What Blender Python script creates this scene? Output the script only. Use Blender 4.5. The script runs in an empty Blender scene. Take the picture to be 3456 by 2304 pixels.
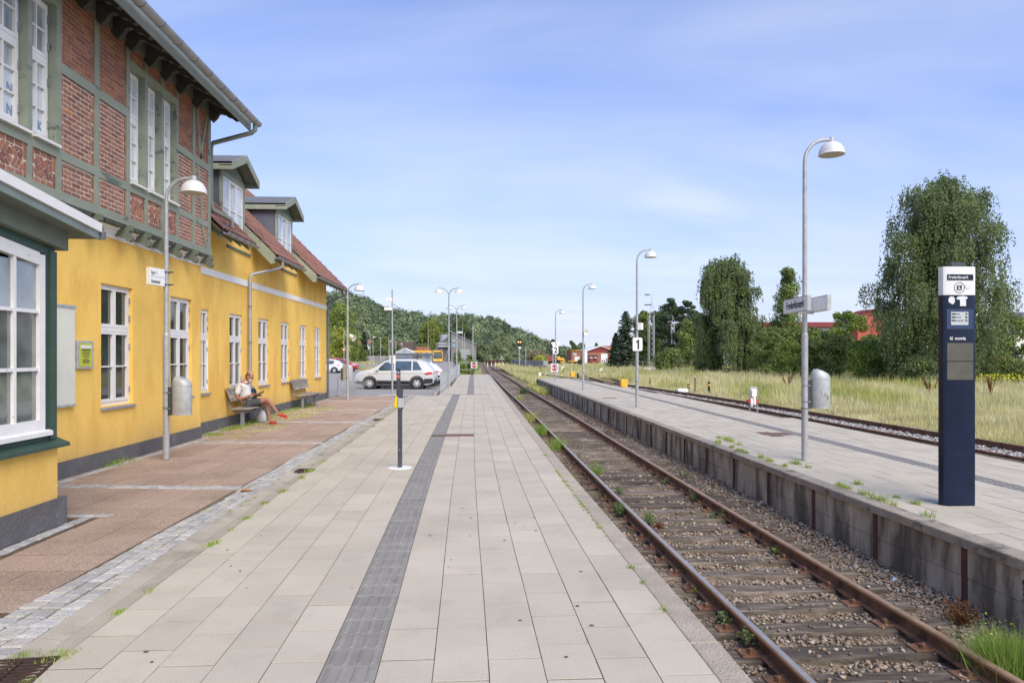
import bpy, math, random
import numpy as np
from mathutils import Vector, Matrix
S = bpy.context.scene
COL = S.collection
# ---------------------------------------------------------------- camera
FPX, EYE = 2351.0, 1.85
YAW = math.atan(104/FPX)
cam = bpy.data.objects.new('camera', bpy.data.cameras.new('camera'))
COL.objects.link(cam)
cam.location = (0, 0, EYE)
cam.rotation_euler = (math.radians(90), 0, -YAW)
cam.data.sensor_width = 36
cam.data.lens = 36*FPX/3456
cam.data.shift_y = 45/3456
cam.data.clip_start = .05
cam.data.clip_end = 6000
S.camera = cam
# ---------------------------------------------------------------- sky and sun
SUN_EL, SUN_AZ = math.radians(44), math.radians(152)      # azimuth clockwise from +Y (the line of the tracks)
W = bpy.data.worlds.new('World'); S.world = W; W.use_nodes = True
nt = W.node_tree; nt.nodes.clear()
def wn(t, **k):
    n = nt.nodes.new(t)
    for a, b in k.items(): setattr(n, a, b)
    return n
out = wn('ShaderNodeOutputWorld'); bg = wn('ShaderNodeBackground'); bg.inputs[1].default_value = .13
sky = wn('ShaderNodeTexSky', sky_type='NISHITA', sun_disc=False)
sky.sun_elevation = SUN_EL; sky.sun_rotation = SUN_AZ; sky.air_density = 1.0; sky.dust_density = 1.2; sky.ozone_density = 2.5
tc = wn('ShaderNodeTexCoord'); sep = wn('ShaderNodeSeparateXYZ')
nt.links.new(tc.outputs['Generated'], sep.inputs[0])
def wm(op, a, b=None, c=None, clamp=False):
    n = wn('ShaderNodeMath', operation=op, use_clamp=clamp)
    for i, v in enumerate((a, b, c)):
        if v is None: continue
        if isinstance(v, (int, float)): n.inputs[i].default_value = v
        else: nt.links.new(v, n.inputs[i])
    return n.outputs[0]
def wmix(f, a, b, bt='MIX'):
    n = wn('ShaderNodeMix', data_type='RGBA', blend_type=bt)
    for i, v in ((0, f), (6, a), (7, b)):
        if isinstance(v, (int, float)): n.inputs[i].default_value = v
        elif isinstance(v, tuple): n.inputs[i].default_value = (*v, 1)
        else: nt.links.new(v, n.inputs[i])
    return n.outputs[2]
# thin cloud layer: direction projected on a flat sheet overhead, stretched streaks
zc = wm('ADD', wm('MAXIMUM', sep.outputs[2], 0.0), .12)
cx_ = wm('DIVIDE', sep.outputs[0], zc); cy_ = wm('DIVIDE', sep.outputs[1], zc)
cmb = wn('ShaderNodeCombineXYZ'); nt.links.new(cx_, cmb.inputs[0]); nt.links.new(cy_, cmb.inputs[1])
mp = wn('ShaderNodeMapping'); mp.inputs['Scale'].default_value = (.55, 1.0, 1); mp.inputs['Rotation'].default_value = (0, 0, .55)
mp.inputs['Location'].default_value = (1.3, .2, 0)
nt.links.new(cmb.outputs[0], mp.inputs[0])
def wnoise(sc, det, rough, dist):
    n = wn('ShaderNodeTexNoise'); nt.links.new(mp.outputs[0], n.inputs['Vector'])
    n.inputs['Scale'].default_value = sc; n.inputs['Detail'].default_value = det
    n.inputs['Roughness'].default_value = rough; n.inputs['Distortion'].default_value = dist
    return n.outputs[0]
n1 = wnoise(.55, 5, .5, .6); n2 = wnoise(1.7, 6, .5, .9)
veil = wm('MULTIPLY_ADD', wm('ADD', wm('MULTIPLY', n1, .75), wm('MULTIPLY', n2, .25)), 3.6, -1.5, clamp=True)
hz = wm('POWER', wm('SUBTRACT', 1.0, wm('MAXIMUM', sep.outputs[2], 0.0), clamp=True), 3.3)
# one brighter patch of cloud low on the right
dp = wn('ShaderNodeVectorMath', operation='DOT_PRODUCT'); nt.links.new(tc.outputs['Generated'], dp.inputs[0])
dv = Vector((.275, .945, .19)).normalized(); dp.inputs[1].default_value = dv
patch = wm('MULTIPLY', wm('MULTIPLY_ADD', dp.outputs['Value'], 1/.009, -.992/.009, clamp=True), wm('MULTIPLY_ADD', n2, 3.2, -.9, clamp=True))
cloud = wm('MAXIMUM', veil, patch)
blue = wmix(1.0, sky.outputs[0], (.6, .8, 1.25), 'MULTIPLY')
base = wmix(wm('MULTIPLY', hz, .97), blue, (4.1, 4.42, 5.35))
full = wmix(wm('MULTIPLY', cloud, .48), base, (5.3, 5.5, 6.0))
nt.links.new(full, bg.inputs[0]); nt.links.new(bg.outputs[0], out.inputs[0])
sl = bpy.data.lights.new('sun', 'SUN'); sl.energy = 2.6; sl.angle = math.radians(52); sl.color = (1, .87, .66)
sun = bpy.data.objects.new('sun', sl); COL.objects.link(sun)
sd = Vector((math.sin(SUN_AZ)*math.cos(SUN_EL), math.cos(SUN_AZ)*math.cos(SUN_EL), math.sin(SUN_EL)))
sun.rotation_euler = sd.to_track_quat('Z', 'Y').to_euler(); sun.location = sd*80
S.view_settings.view_transform = 'Standard'; S.view_settings.look = 'None'
S.view_settings.gamma = 1; S.view_settings.use_curve_mapping = False
S.view_settings.exposure = .56
S.cycles.max_bounces = 6; S.cycles.diffuse_bounces = 3; S.cycles.glossy_bounces = 3; S.cycles.transparent_max_bounces = 8
# ---------------------------------------------------------------- survey helpers (picture ray -> place in the world)
ca, sa = math.cos(YAW), math.sin(YAW)
def ray(px, py):
    l = (px-1728)/FPX; v = (1197-py)/FPX
    return (sa+l*ca, ca-l*sa, v)
def gz(px, py, z=0.):
    r = ray(px, py); t = (z-EYE)/r[2]; return (r[0]*t, r[1]*t)
def fy(px, py, Y):
    r = ray(px, py); t = Y/r[1]; return (r[0]*t, EYE+r[2]*t)
def fX(px, Y):
    return fy(px, 1197, Y)[0]
# lateral drift of platform and track along the line
CY = np.array([-4, 0, 4, 6.5, 10, 16, 22, 32, 52, 66, 90, 128, 220, 400.])
CX = np.array([.05, .03, 0, -.065, -.14, -.22, -.285, -.38, -.62, -.74, -1.0, -1.3, -1.35, -1.2])
def cc(y): return float(np.interp(y, CY, CX))
def curve(y): return .25*cc(y-1.5)+.5*cc(y)+.25*cc(y+1.5)
def cslope(y): return (curve(y+.5)-curve(y-.5))
# ---------------------------------------------------------------- materials
def mat(name, col, rough=.8, metal=0, var=.1, sc=4., bump=0., bsc=60., pal=None, rnd=0., col2=None, c2=.55, c2w=.08, c2sc=2.,
        stretch=(1, 1, 1), speck=0., ssc=180., spec=.4, emit=None, trans=0., coat=0., obj=False, splash=None):
    m = bpy.data.materials.new(name); m.use_nodes = True
    t = m.node_tree; b = t.nodes['Principled BSDF']; L = t.links.new
    def N(k, **kw):
        n = t.nodes.new(k)
        for a, v in kw.items(): setattr(n, a, v)
        return n
    def M(op, a, bb=None, cl=False):
        n = N('ShaderNodeMath', operation=op, use_clamp=cl)
        for i, v in enumerate((a, bb)):
            if v is None: continue
            if isinstance(v, (int, float)): n.inputs[i].default_value = v
            else: L(v, n.inputs[i])
        return n.outputs[0]
    def mix(f, a, c, bt='MIX'):
        n = N('ShaderNodeMix', data_type='RGBA', blend_type=bt)
        for i, v in ((0, f), (6, a), (7, c)):
            if isinstance(v, (int, float)): n.inputs[i].default_value = v
            elif isinstance(v, (tuple, list)): n.inputs[i].default_value = (*v[:3], 1)
            else: L(v, n.inputs[i])
        return n.outputs[2]
    if obj:
        src = N('ShaderNodeTexCoord').outputs['Object']
    else:
        src = N('ShaderNodeNewGeometry').outputs['Position']
    mpn = N('ShaderNodeMapping'); mpn.inputs['Scale'].default_value = stretch; L(src, mpn.inputs[0])
    def noise(s, det=3, rg=.55):
        n = N('ShaderNodeTexNoise'); L(mpn.outputs[0], n.inputs['Vector'])
        n.inputs['Scale'].default_value = s; n.inputs['Detail'].default_value = det; n.inputs['Roughness'].default_value = rg
        return n.outputs[0]
    c = tuple(col)
    r = None
    if pal or rnd:
        g = N('ShaderNodeNewGeometry'); oi = N('ShaderNodeObjectInfo')
        r = M('FRACT', M('ADD', g.outputs['Random Per Island'], M('MULTIPLY', oi.outputs['Random'], 7.31)))
    if pal:
        cr = N('ShaderNodeValToRGB'); cr.color_ramp.interpolation = 'CONSTANT'
        els = cr.color_ramp.elements; els[0].color = (*pal[0], 1); els[0].position = 0
        els[1].color = (*pal[1], 1); els[1].position = 1/len(pal)
        for i, p in enumerate(pal[2:]):
            e = els.new((i+2)/len(pal)); e.color = (*p, 1)
        L(r, cr.inputs[0]); c = cr.outputs[0]
    if col2:
        f = M('MULTIPLY_ADD', noise(c2sc, 5, .6), 1/c2w); t.nodes[-1].inputs[2].default_value = -c2/c2w+.5
        t.nodes[-1].use_clamp = True
        c = mix(t.nodes[-1].outputs[0], c, col2)
    if var:
        mr = N('ShaderNodeMapRange'); L(noise(sc, 4), mr.inputs[0])
        mr.inputs[1].default_value = .3; mr.inputs[2].default_value = .7; mr.inputs[3].default_value = 1-var; mr.inputs[4].default_value = 1+var
        v3 = N('ShaderNodeVectorMath', operation='SCALE')
        if isinstance(c, tuple): v3.inputs[0].default_value = c
        else: L(c, v3.inputs[0])
        L(mr.outputs[0], v3.inputs['Scale']); c = v3.outputs[0]
    if rnd:
        v3 = N('ShaderNodeVectorMath', operation='SCALE')
        if isinstance(c, tuple): v3.inputs[0].default_value = c
        else: L(c, v3.inputs[0])
        r2 = M('FRACT', M('MULTIPLY', r, 13.7))
        L(M('ADD', M('MULTIPLY', r2, 2*rnd), 1-rnd), v3.inputs['Scale']); c = v3.outputs[0]
    if speck:
        mr = N('ShaderNodeMapRange'); L(noise(ssc, 2, .7), mr.inputs[0])
        mr.inputs[1].default_value = .35; mr.inputs[2].default_value = .65; mr.inputs[3].default_value = 1-speck; mr.inputs[4].default_value = 1+speck
        v3 = N('ShaderNodeVectorMath', operation='SCALE')
        if isinstance(c, tuple): v3.inputs[0].default_value = c
        else: L(c, v3.inputs[0])
        L(mr.outputs[0], v3.inputs['Scale']); c = v3.outputs[0]
    if splash:       # earth splashed up the foot of the wall, and faint vertical weather streaks
        gp = N('ShaderNodeNewGeometry'); sx = N('ShaderNodeSeparateXYZ'); L(gp.outputs['Position'], sx.inputs[0])
        mh = N('ShaderNodeMapRange'); L(sx.outputs[2], mh.inputs[0]); mh.inputs[1].default_value = .95; mh.inputs[2].default_value = .25; mh.inputs[3].default_value = 0; mh.inputs[4].default_value = 1
        f1 = M('MULTIPLY', M('POWER', mh.outputs[0], 2.0), noise(3.5, 5, .65))
        m2 = N('ShaderNodeMapping'); m2.inputs['Scale'].default_value = (5, 5, .35); L(gp.outputs['Position'], m2.inputs[0])
        ns = N('ShaderNodeTexNoise'); ns.inputs['Scale'].default_value = 1.6; ns.inputs['Detail'].default_value = 5; L(m2.outputs[0], ns.inputs['Vector'])
        ms_ = N('ShaderNodeMapRange'); L(ns.outputs[0], ms_.inputs[0]); ms_.inputs[1].default_value = .56; ms_.inputs[2].default_value = .78; ms_.inputs[3].default_value = 0; ms_.inputs[4].default_value = .26
        c = mix(M('MAXIMUM', M('MULTIPLY', f1, 1.15, cl=True), ms_.outputs[0]), c, splash)
    if isinstance(c, tuple): b.inputs['Base Color'].default_value = (*c[:3], 1)
    else: L(c, b.inputs['Base Color'])
    b.inputs['Roughness'].default_value = rough; b.inputs['Metallic'].default_value = metal
    b.inputs['Specular IOR Level'].default_value = spec
    if coat: b.inputs['Coat Weight'].default_value = coat; b.inputs['Coat Roughness'].default_value = .04
    if emit: b.inputs['Emission Color'].default_value = (*emit[:3], 1); b.inputs['Emission Strength'].default_value = emit[3]
    if bump:
        bn = N('ShaderNodeBump'); bn.inputs['Strength'].default_value = bump; bn.inputs['Distance'].default_value = .02
        L(noise(bsc, 4, .6), bn.inputs['Height']); L(bn.outputs[0], b.inputs['Normal'])
    if trans:
        tr = N('ShaderNodeBsdfTranslucent'); ms = N('ShaderNodeMixShader'); ms.inputs[0].default_value = trans
        if isinstance(c, tuple): tr.inputs[0].default_value = (*c[:3], 1)
        else: L(c, tr.inputs[0])
        L(b.outputs[0], ms.inputs[1]); L(tr.outputs[0], ms.inputs[2]); L(ms.outputs[0], t.nodes['Material Output'].inputs[0])
    return m
M_ = {}
def mk(key, *a, **k): M_[key] = mat(key, *a, **k)
mk('yellow_render', (.97, .625, .15), .92, var=.07, sc=1.1, bump=.3, bsc=50, speck=.05, ssc=50, stretch=(1, 1, .45), col2=(.86, .52, .115), c2=.56, c2w=.16, c2sc=1.3, spec=.2, splash=(.6, .4, .15))
mk('plinth_grey', (.14, .135, .13), .9, var=.12, sc=3, bump=.9, bsc=25, col2=(.17, .165, .16), c2=.62, c2w=.1, c2sc=3)
mk('eave_shaded', (.075, .075, .062), .85, var=.25, sc=5)  # timber tone taken down, with the deep shade under the eaves painted in
mk('white_paint', (.84, .82, .77), .45, var=.04, sc=5)
mk('old_white_paint', (.82, .8, .75), .5, var=.05, sc=6, col2=(.45, .43, .38), c2=.68, c2w=.04, c2sc=14)
mk('white_render', (.84, .82, .77), .85, var=.04, sc=3)
mk('sage_timber', (.285, .315, .24), .75, var=.12, sc=3, bump=.5, bsc=18, stretch=(1, .25, 1), col2=(.13, .17, .14), c2=.63, c2w=.06, c2sc=5)
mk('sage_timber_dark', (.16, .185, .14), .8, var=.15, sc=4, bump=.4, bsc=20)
mk('dark_green', (.045, .085, .06), .5, var=.1, sc=3)
mk('brick', (.3, .1, .06), .9, pal=[(.35, .15, .095), (.3, .13, .088), (.4, .18, .11), (.25, .115, .085), (.36, .165, .11), (.41, .195, .12), (.3, .14, .105)],
   var=.18, sc=18, bump=.6, bsc=60)
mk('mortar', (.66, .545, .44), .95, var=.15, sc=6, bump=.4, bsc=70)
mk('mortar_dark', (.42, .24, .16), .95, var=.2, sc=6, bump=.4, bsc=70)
mk('orange_brick', (.5, .2, .07), .9, var=.15, sc=20)
mk('roof_tile', (.22, .085, .06), .85, pal=[(.27, .13, .095), (.23, .115, .088), (.3, .145, .105), (.21, .11, .085), (.25, .135, .11)], var=.2, sc=3, bump=.3, bsc=30)
mk('slate_cheek', (.13, .14, .17), .8, var=.1, sc=4)
mk('zinc', (.36, .365, .37), .5, metal=.35, var=.18, sc=3, bump=.15, bsc=12)
mk('zinc_green', (.24, .275, .245), .55, metal=.1, var=.12, sc=3)
mk('zinc_dark', (.2, .2, .2), .6, metal=.3, var=.1)
mk('galvanised', (.42, .43, .43), .5, metal=.3, var=.13, sc=9, bump=.08, bsc=30, speck=.09, ssc=45)
mk('galvanised_light', (.46, .48, .47), .5, metal=.25, var=.14, sc=9)
mk('glass_dark', (.045, .055, .055), .04, var=.5, sc=1.3, spec=1.0, coat=.6)
mk('glass_pale', (.5, .54, .55), .06, var=.45, sc=1.6, spec=.9, coat=.5)  # pale blotchy tone stands for curtains and painted-in reflections
mk('glass_frosted', (.6, .66, .7), .25, var=.06, sc=3)
mk('glass_room_reflect', (.24, .28, .3), .05, var=.45, sc=1.8, spec=1.0, coat=.7)  # pane colour lightened so pale reflections are painted into the glass
mk('glass_mid', (.15, .17, .155), .05, var=.5, sc=2.2, spec=1.0, coat=.7)  # lower bay panes, tone lifted to paint in a weaker reflection
mk('curtain', (.5, .52, .54), .9, var=.1)
mk('blue_letter', (.2, .31, .5), .6, var=0)
mk('slab', (.52, .472, .372), .85, var=.07, sc=1.1, rnd=.055, bump=.2, bsc=120, speck=.1, ssc=130, spec=.2, col2=(.485, .44, .345), c2=.6, c2w=.12, c2sc=2.6)
mk('slab_joint', (.13, .115, .075), .95, var=.3, sc=8, bump=.3, bsc=60, col2=(.1, .13, .04), c2=.6, c2w=.06, c2sc=3)
mk('tactile', (.26, .245, .22), .8, var=.1, sc=5, rnd=.08, bump=.1, bsc=90)
mk('coping', (.46, .4, .31), .9, var=.12, sc=4, rnd=.06, bump=.9, bsc=55, speck=.12, ssc=90)
mk('coping_grey', (.36, .315, .245), .9, var=.18, sc=4, rnd=.08, bump=.9, bsc=55, speck=.15, ssc=90, col2=(.16, .145, .11), c2=.6, c2w=.1, c2sc=3)
mk('wall_panel', (.52, .455, .345), .9, var=.4, sc=2.2, rnd=.12, bump=.6, bsc=45, speck=.1, stretch=(4, 4, .9), col2=(.15, .13, .095), c2=.53, c2w=.14, c2sc=1.1)
mk('rusty_post', (.11, .05, .035), .9, var=.25, sc=8, bump=.4, bsc=50)
mk('channel', (.42, .38, .3), .85, var=.1, sc=2.5, rnd=.04, bump=.2, bsc=80, speck=.05, col2=(.34, .305, .235), c2=.56, c2w=.1, c2sc=2.2)
mk('sett', (.35, .36, .37), .8, pal=[(.45, .44, .415), (.38, .37, .35), (.52, .505, .475), (.41, .4, .375), (.47, .45, .4)], var=.12, sc=12, bump=.9, bsc=40, speck=.15, ssc=110)
mk('sett_joint', (.18, .155, .1), .95, var=.3, sc=9, col2=(.1, .14, .04), c2=.62, c2w=.05, c2sc=5, bump=.5, bsc=60)
mk('brown_slab', (.46, .345, .262), .95, var=.07, sc=1.0, rnd=.08, bump=1.0, bsc=95, speck=.42, ssc=95, col2=(.39, .285, .21), c2=.6, c2w=.2, c2sc=1.1)
mk('brown_joint', (.12, .085, .055), .95, var=.3, sc=9, bump=.4, bsc=60)
mk('rail_rust', (.2, .1, .055), .8, metal=.0, var=.25, sc=6, bump=.2, bsc=60, col2=(.1, .05, .03), c2=.55, c2w=.1, c2sc=5)
mk('rail_brown', (.42, .27, .16), .4, metal=.35, var=.2, sc=7)
mk('rail_head', (.52, .46, .4), .36, metal=.7, var=.1, sc=5)
mk('rail_edge', (.36, .21, .11), .6, metal=.15, var=.2, sc=7)
mk('sleeper', (.14, .112, .084), .92, rnd=.35, var=.4, sc=3.5, stretch=(.7, 7, 2), bump=1.0, bsc=22, col2=(.27, .225, .17), c2=.55, c2w=.14, c2sc=2.2)
mk('stone', (.2, .15, .11), .9, pal=[(.32, .25, .18), (.23, .175, .12), (.38, .32, .25), (.18, .145, .11), (.3, .21, .14), (.46, .41, .34), (.25, .21, .165), (.33, .235, .15), (.28, .24, .19)],
   var=.3, sc=25, bump=.3, bsc=90)
mk('stone_grey', (.4, .41, .42), .9, pal=[(.5, .49, .47), (.4, .395, .38), (.6, .59, .56), (.32, .31, .3), (.48, .45, .4)], var=.2, sc=20)
mk('ballast_bed', (.2, .15, .1), .95, var=.5, sc=28, bump=1, bsc=35, speck=.5, ssc=22)
mk('ballast_grey', (.38, .37, .345), .95, var=.35, sc=22, bump=1, bsc=30, speck=.5, ssc=16)
mk('ground_dirt', (.3, .25, .13), .95, var=.3, sc=.35, bump=.6, bsc=8, col2=(.22, .22, .08), c2=.5, c2w=.15, c2sc=.12)
mk('asphalt', (.34, .32, .29), .9, var=.1, sc=.5, bump=.3, bsc=40, speck=.12, ssc=40, col2=(.29, .27, .245), c2=.58, c2w=.1, c2sc=.3)
mk('kerb_stone', (.42, .4, .36), .9, var=.1, sc=3, rnd=.06, bump=.3)
mk('marking', (.62, .61, .58), .8, var=.1, sc=4)
mk('black_metal', (.025, .025, .027), .5, var=.1)
mk('dark_grey_metal', (.06, .065, .075), .5, var=.08, sc=4)
mk('iron_grate', (.075, .045, .035), .8, metal=.3, var=.3, sc=20)
mk('rusty_cover', (.2, .115, .085), .8, metal=.2, var=.3, sc=25, bump=.5, bsc=40)
mk('totem_navy', (.007, .015, .038), .3, var=.2, sc=2.5, coat=.1, spec=.25)
mk('totem_white', (.78, .78, .74), .35, var=.03)
mk('totem_grey', (.1, .095, .075), .35, var=.15, sc=5)
mk('totem_blue', (.03, .05, .115), .4, var=.08)
mk('sticker', (.7, .72, .72), .6, var=.12, sc=30)
mk('sign_white', (.85, .84, .8), .4, var=.04, sc=6, col2=(.6, .59, .55), c2=.68, c2w=.1, c2sc=3)
mk('lamp_white', (.68, .69, .69), .35, var=.04, sc=5)
mk('lamp_diffuser', (.42, .38, .3), .3, var=.05)
mk('ink', (.02, .02, .022), .6, var=0)
mk('lcd', (.52, .56, .55), .3, var=.02)
mk('red_sign', (.55, .02, .025), .4, var=.05)
mk('green_sign', (.01, .25, .17), .4, var=.05)
mk('yellow_plastic', (.8, .55, .01), .4, var=.03)
mk('bright_yellow', (.85, .47, .05), .5, var=.1, sc=3)
mk('lime_poster', (.52, .56, .05), .5, var=.05)
mk('board_cream', (.75, .74, .6), .6, var=.06, sc=2, col2=(.35, .36, .33), c2=.68, c2w=.1, c2sc=1.6)
mk('bench_slat', (.36, .31, .26), .85, rnd=.15, var=.25, sc=6, stretch=(4, .6, 4), bump=.4, bsc=30, col2=(.2, .19, .15), c2=.56, c2w=.1, c2sc=7)
mk('bench_frame', (.23, .235, .235), .6, var=.1, sc=6)
mk('skin', (.42, .2, .12), .55, var=.06, sc=12)
mk('skin_pink', (.5, .25, .17), .5, var=.06, sc=12)
mk('shirt', (.72, .71, .68), .9, var=.05, sc=9, bump=.35, bsc=14)
mk('shorts', (.075, .08, .085), .9, var=.12, sc=14, bump=.3, bsc=18)
mk('hair_grey', (.12, .085, .065), .9, var=.3, sc=60)
mk('beard_white', (.55, .5, .46), .9, var=.15, sc=60)
mk('red_sandal', (.55, .03, .03), .5, var=.06)
mk('tablet_black', (.02, .02, .022), .25, var=0)
mk('bag_white', (.6, .6, .6), .8, var=.08, sc=9)
def leafmat(key, pal, trans=.32, rough=.6):
    k_ = 1.35 if 'dry' in key else 1.2 if any(q in key for q in ('rust', 'weed')) else 2.0
    pal = [tuple(min(.7, c*k_) for c in p) for p in pal]
    mk(key, pal[0], rough, pal=pal, var=.42 if 'hill' in key or 'far' in key else .22, sc=.09 if 'hill' in key or 'far' in key else .5, trans=trans, spec=.25)
leafmat('leaf_birch', [(.085, .115, .05), (.065, .09, .04), (.11, .14, .058), (.075, .1, .045), (.1, .12, .045)])
leafmat('leaf_spruce', [(.03, .045, .025), (.04, .055, .03), (.05, .065, .035), (.025, .04, .022)], .1)
leafmat('leaf_pine', [(.03, .05, .025), (.045, .065, .03), (.035, .055, .025)], .1)
leafmat('leaf_mid', [(.085, .12, .035), (.065, .1, .03), (.12, .155, .045), (.075, .1, .032), (.13, .14, .05)])
leafmat('leaf_bright', [(.15, .2, .04), (.115, .165, .032), (.19, .23, .05), (.1, .14, .032)])
leafmat('leaf_dark', [(.055, .085, .03), (.045, .07, .027), (.07, .1, .036), (.06, .09, .036)])
leafmat('leaf_yellow', [(.24, .23, .04), (.17, .2, .035), (.28, .24, .06), (.12, .17, .03)])
leafmat('leaf_willow', [(.16, .19, .045), (.12, .155, .035), (.19, .21, .06), (.1, .13, .035)])
leafmat('leaf_hill', [(.085, .115, .06), (.078, .105, .056), (.098, .128, .062), (.088, .115, .06)], .15)
leafmat('leaf_hill_dark', [(.042, .062, .038), (.048, .07, .04), (.052, .074, .04)], .1)
leafmat('leaf_hill2', [(.125, .155, .08), (.14, .168, .088), (.11, .142, .075)], .15)
leafmat('leaf_mid_far', [(.11, .155, .06), (.13, .17, .07), (.15, .155, .075)], .15)
leafmat('leaf_scrub', [(.14, .12, .07), (.1, .1, .05), (.17, .15, .09)], .15)
leafmat('leaf_weed', [(.15, .22, .08), (.12, .18, .06), (.18, .24, .1)])
leafmat('leaf_grass', [(.12, .2, .03), (.16, .24, .04), (.09, .15, .025), (.2, .24, .07)])
leafmat('leaf_dry', [(.66, .5, .25), (.6, .45, .22), (.74, .6, .36), (.52, .42, .2), (.66, .52, .29), (.5, .43, .19)])
leafmat('leaf_field_green', [(.2, .23, .06), (.26, .26, .08), (.15, .19, .045), (.32, .28, .1)])
leafmat('leaf_rust', [(.2, .08, .03), (.14, .06, .03), (.26, .11, .04)])
leafmat('flower_yellow', [(.7, .55, .02), (.6, .5, .03)], .2)
mk('bark', (.12, .1, .075), .9, var=.3, sc=6, bump=.6, bsc=20)
mk('birch_bark', (.5, .49, .45), .8, var=.15, sc=4, col2=(.07, .065, .06), c2=.56, c2w=.04, c2sc=3.5, stretch=(1, 1, .6))
# ---------------------------------------------------------------- mesh building
class MB:
    def __init__(s): s.v = []; s.f = []; s.m = []; s.cur = 0
    def add(s, vs, fs):
        o = len(s.v); s.v += [tuple(map(float, p)) for p in vs]
        s.f += [tuple(i+o for i in f) for f in fs]; s.m += [s.cur]*len(fs); return s
    def mi(s, i): s.cur = i; return s
    def box(s, x0, x1, y0, y1, z0, z1, T=None):
        vs = [(x0, y0, z0), (x1, y0, z0), (x1, y1, z0), (x0, y1, z0), (x0, y0, z1), (x1, y0, z1), (x1, y1, z1), (x0, y1, z1)]
        if T: vs = [T @ Vector(p) for p in vs]
        return s.add(vs, [(0, 3, 2, 1), (4, 5, 6, 7), (0, 1, 5, 4), (1, 2, 6, 5), (2, 3, 7, 6), (3, 0, 4, 7)])
    def cbox(s, x0, x1, y0, y1, z0, z1, c):        # box with chamfered top edge
        vs = [(x0, y0, z0), (x1, y0, z0), (x1, y1, z0), (x0, y1, z0), (x0, y0, z1-c), (x1, y0, z1-c), (x1, y1, z1-c), (x0, y1, z1-c),
              (x0+c, y0+c, z1), (x1-c, y0+c, z1), (x1-c, y1-c, z1), (x0+c, y1-c, z1)]
        return s.add(vs, [(8, 9, 10, 11), (0, 1, 5, 4), (1, 2, 6, 5), (2, 3, 7, 6), (3, 0, 4, 7), (4, 5, 9, 8), (5, 6, 10, 9), (6, 7, 11, 10), (7, 4, 8, 11), (0, 3, 2, 1)])
    def tube(s, pts, r, n=8, cap=True):
        pts = [Vector(p) for p in pts]; k = len(pts)
        rs = r if isinstance(r, (list, tuple)) else [r]*k
        vs = []; up = None
        for i, p in enumerate(pts):
            d = (pts[min(i+1, k-1)]-pts[max(i-1, 0)]).normalized()
            if up is None: up = Vector((0, 0, 1)) if abs(d.z) < .9 else Vector((1, 0, 0))
            a = d.cross(up)
            if a.length < 1e-4: a = d.orthogonal()
            a.normalize(); b = a.cross(d).normalized(); up = b
            for j in range(n):
                t = 2*math.pi*j/n
                vs.append(p+a*math.cos(t)*rs[i]+b*math.sin(t)*rs[i])
        fs = [(i*n+j, i*n+(j+1) % n, (i+1)*n+(j+1) % n, (i+1)*n+j) for i in range(k-1) for j in range(n)]
        if cap: fs += [tuple(range(n))[::-1], tuple((k-1)*n+j for j in range(n))]
        return s.add(vs, fs)
    def lathe(s, prof, n=16, c=(0, 0, 0), T=None, sx=1, sy=1):
        vs = [(c[0]+r*math.cos(2*math.pi*j/n)*sx, c[1]+r*math.sin(2*math.pi*j/n)*sy, c[2]+z) for r, z in prof for j in range(n)]
        if T: vs = [T @ Vector(p) for p in vs]
        k = len(prof)
        fs = [(i*n+j, i*n+(j+1) % n, (i+1)*n+(j+1) % n, (i+1)*n+j) for i in range(k-1) for j in range(n)]
        fs += [tuple(range(n))[::-1], tuple((k-1)*n+j for j in range(n))]
        return s.add(vs, fs)
    def prism(s, poly, a, b, ax='y'):              # polygon in the other two axes, extruded from a to b
        n = len(poly)
        def P(p, t): return {'x': (t, p[0], p[1]), 'y': (p[0], t, p[1]), 'z': (p[0], p[1], t)}[ax]
        vs = [P(p, a) for p in poly]+[P(p, b) for p in poly]
        fs = [(i, (i+1) % n, n+(i+1) % n, n+i) for i in range(n)]+[tuple(range(n))[::-1], tuple(range(n, 2*n))]
        return s.add(vs, fs)
    def loft(s, secs, closed=True, cap=True):
        n = len(secs[0]); vs = [p for q in secs for p in q]
        fs = [(i*n+j, i*n+(j+1) % n, (i+1)*n+(j+1) % n, (i+1)*n+j) for i in range(len(secs)-1) for j in range(n if closed else n-1)]
        if cap: fs += [tuple(range(n))[::-1], tuple((len(secs)-1)*n+j for j in range(n))]
        return s.add(vs, fs)
    def mesh(s, name, mats, smooth=False):
        me = bpy.data.meshes.new(name); me.from_pydata(s.v, [], s.f)
        for m in (mats if isinstance(mats, (list, tuple)) else [mats]): me.materials.append(M_[m] if isinstance(m, str) else m)
        if any(s.m): me.polygons.foreach_set('material_index', s.m)
        if smooth:
            me.shade_smooth() if hasattr(me, 'shade_smooth') else None
            if smooth != 'all': me.set_sharp_from_angle(angle=math.radians(smooth if smooth > 1 else 40))
        me.update(); return me
def fixn(me):
    import bmesh
    bm = bmesh.new(); bm.from_mesh(me); bmesh.ops.recalc_face_normals(bm, faces=bm.faces); bm.to_mesh(me); bm.free()
def link(name, me, parent=None, loc=None, rot=None, label=None, cat=None, group=None, kind=None, bevel=0, fix=True):
    if fix and me and len(me.polygons) < 60000: fixn(me)
    o = bpy.data.objects.new(name, me); COL.objects.link(o)
    if parent is not None:
        o.parent = parent
        if loc is None and parent.get('_w'): o.location = -Vector(parent.location)
    if loc is not None: o.location = loc
    if rot is not None: o.rotation_euler = rot
    if label: o['label'] = label
    if cat: o['category'] = cat
    if group: o['group'] = group
    if kind: o['kind'] = kind
    if bevel:
        b = o.modifiers.new('bevel', 'BEVEL'); b.width = bevel; b.segments = 2; b.limit_method = 'ANGLE'
    return o
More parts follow.
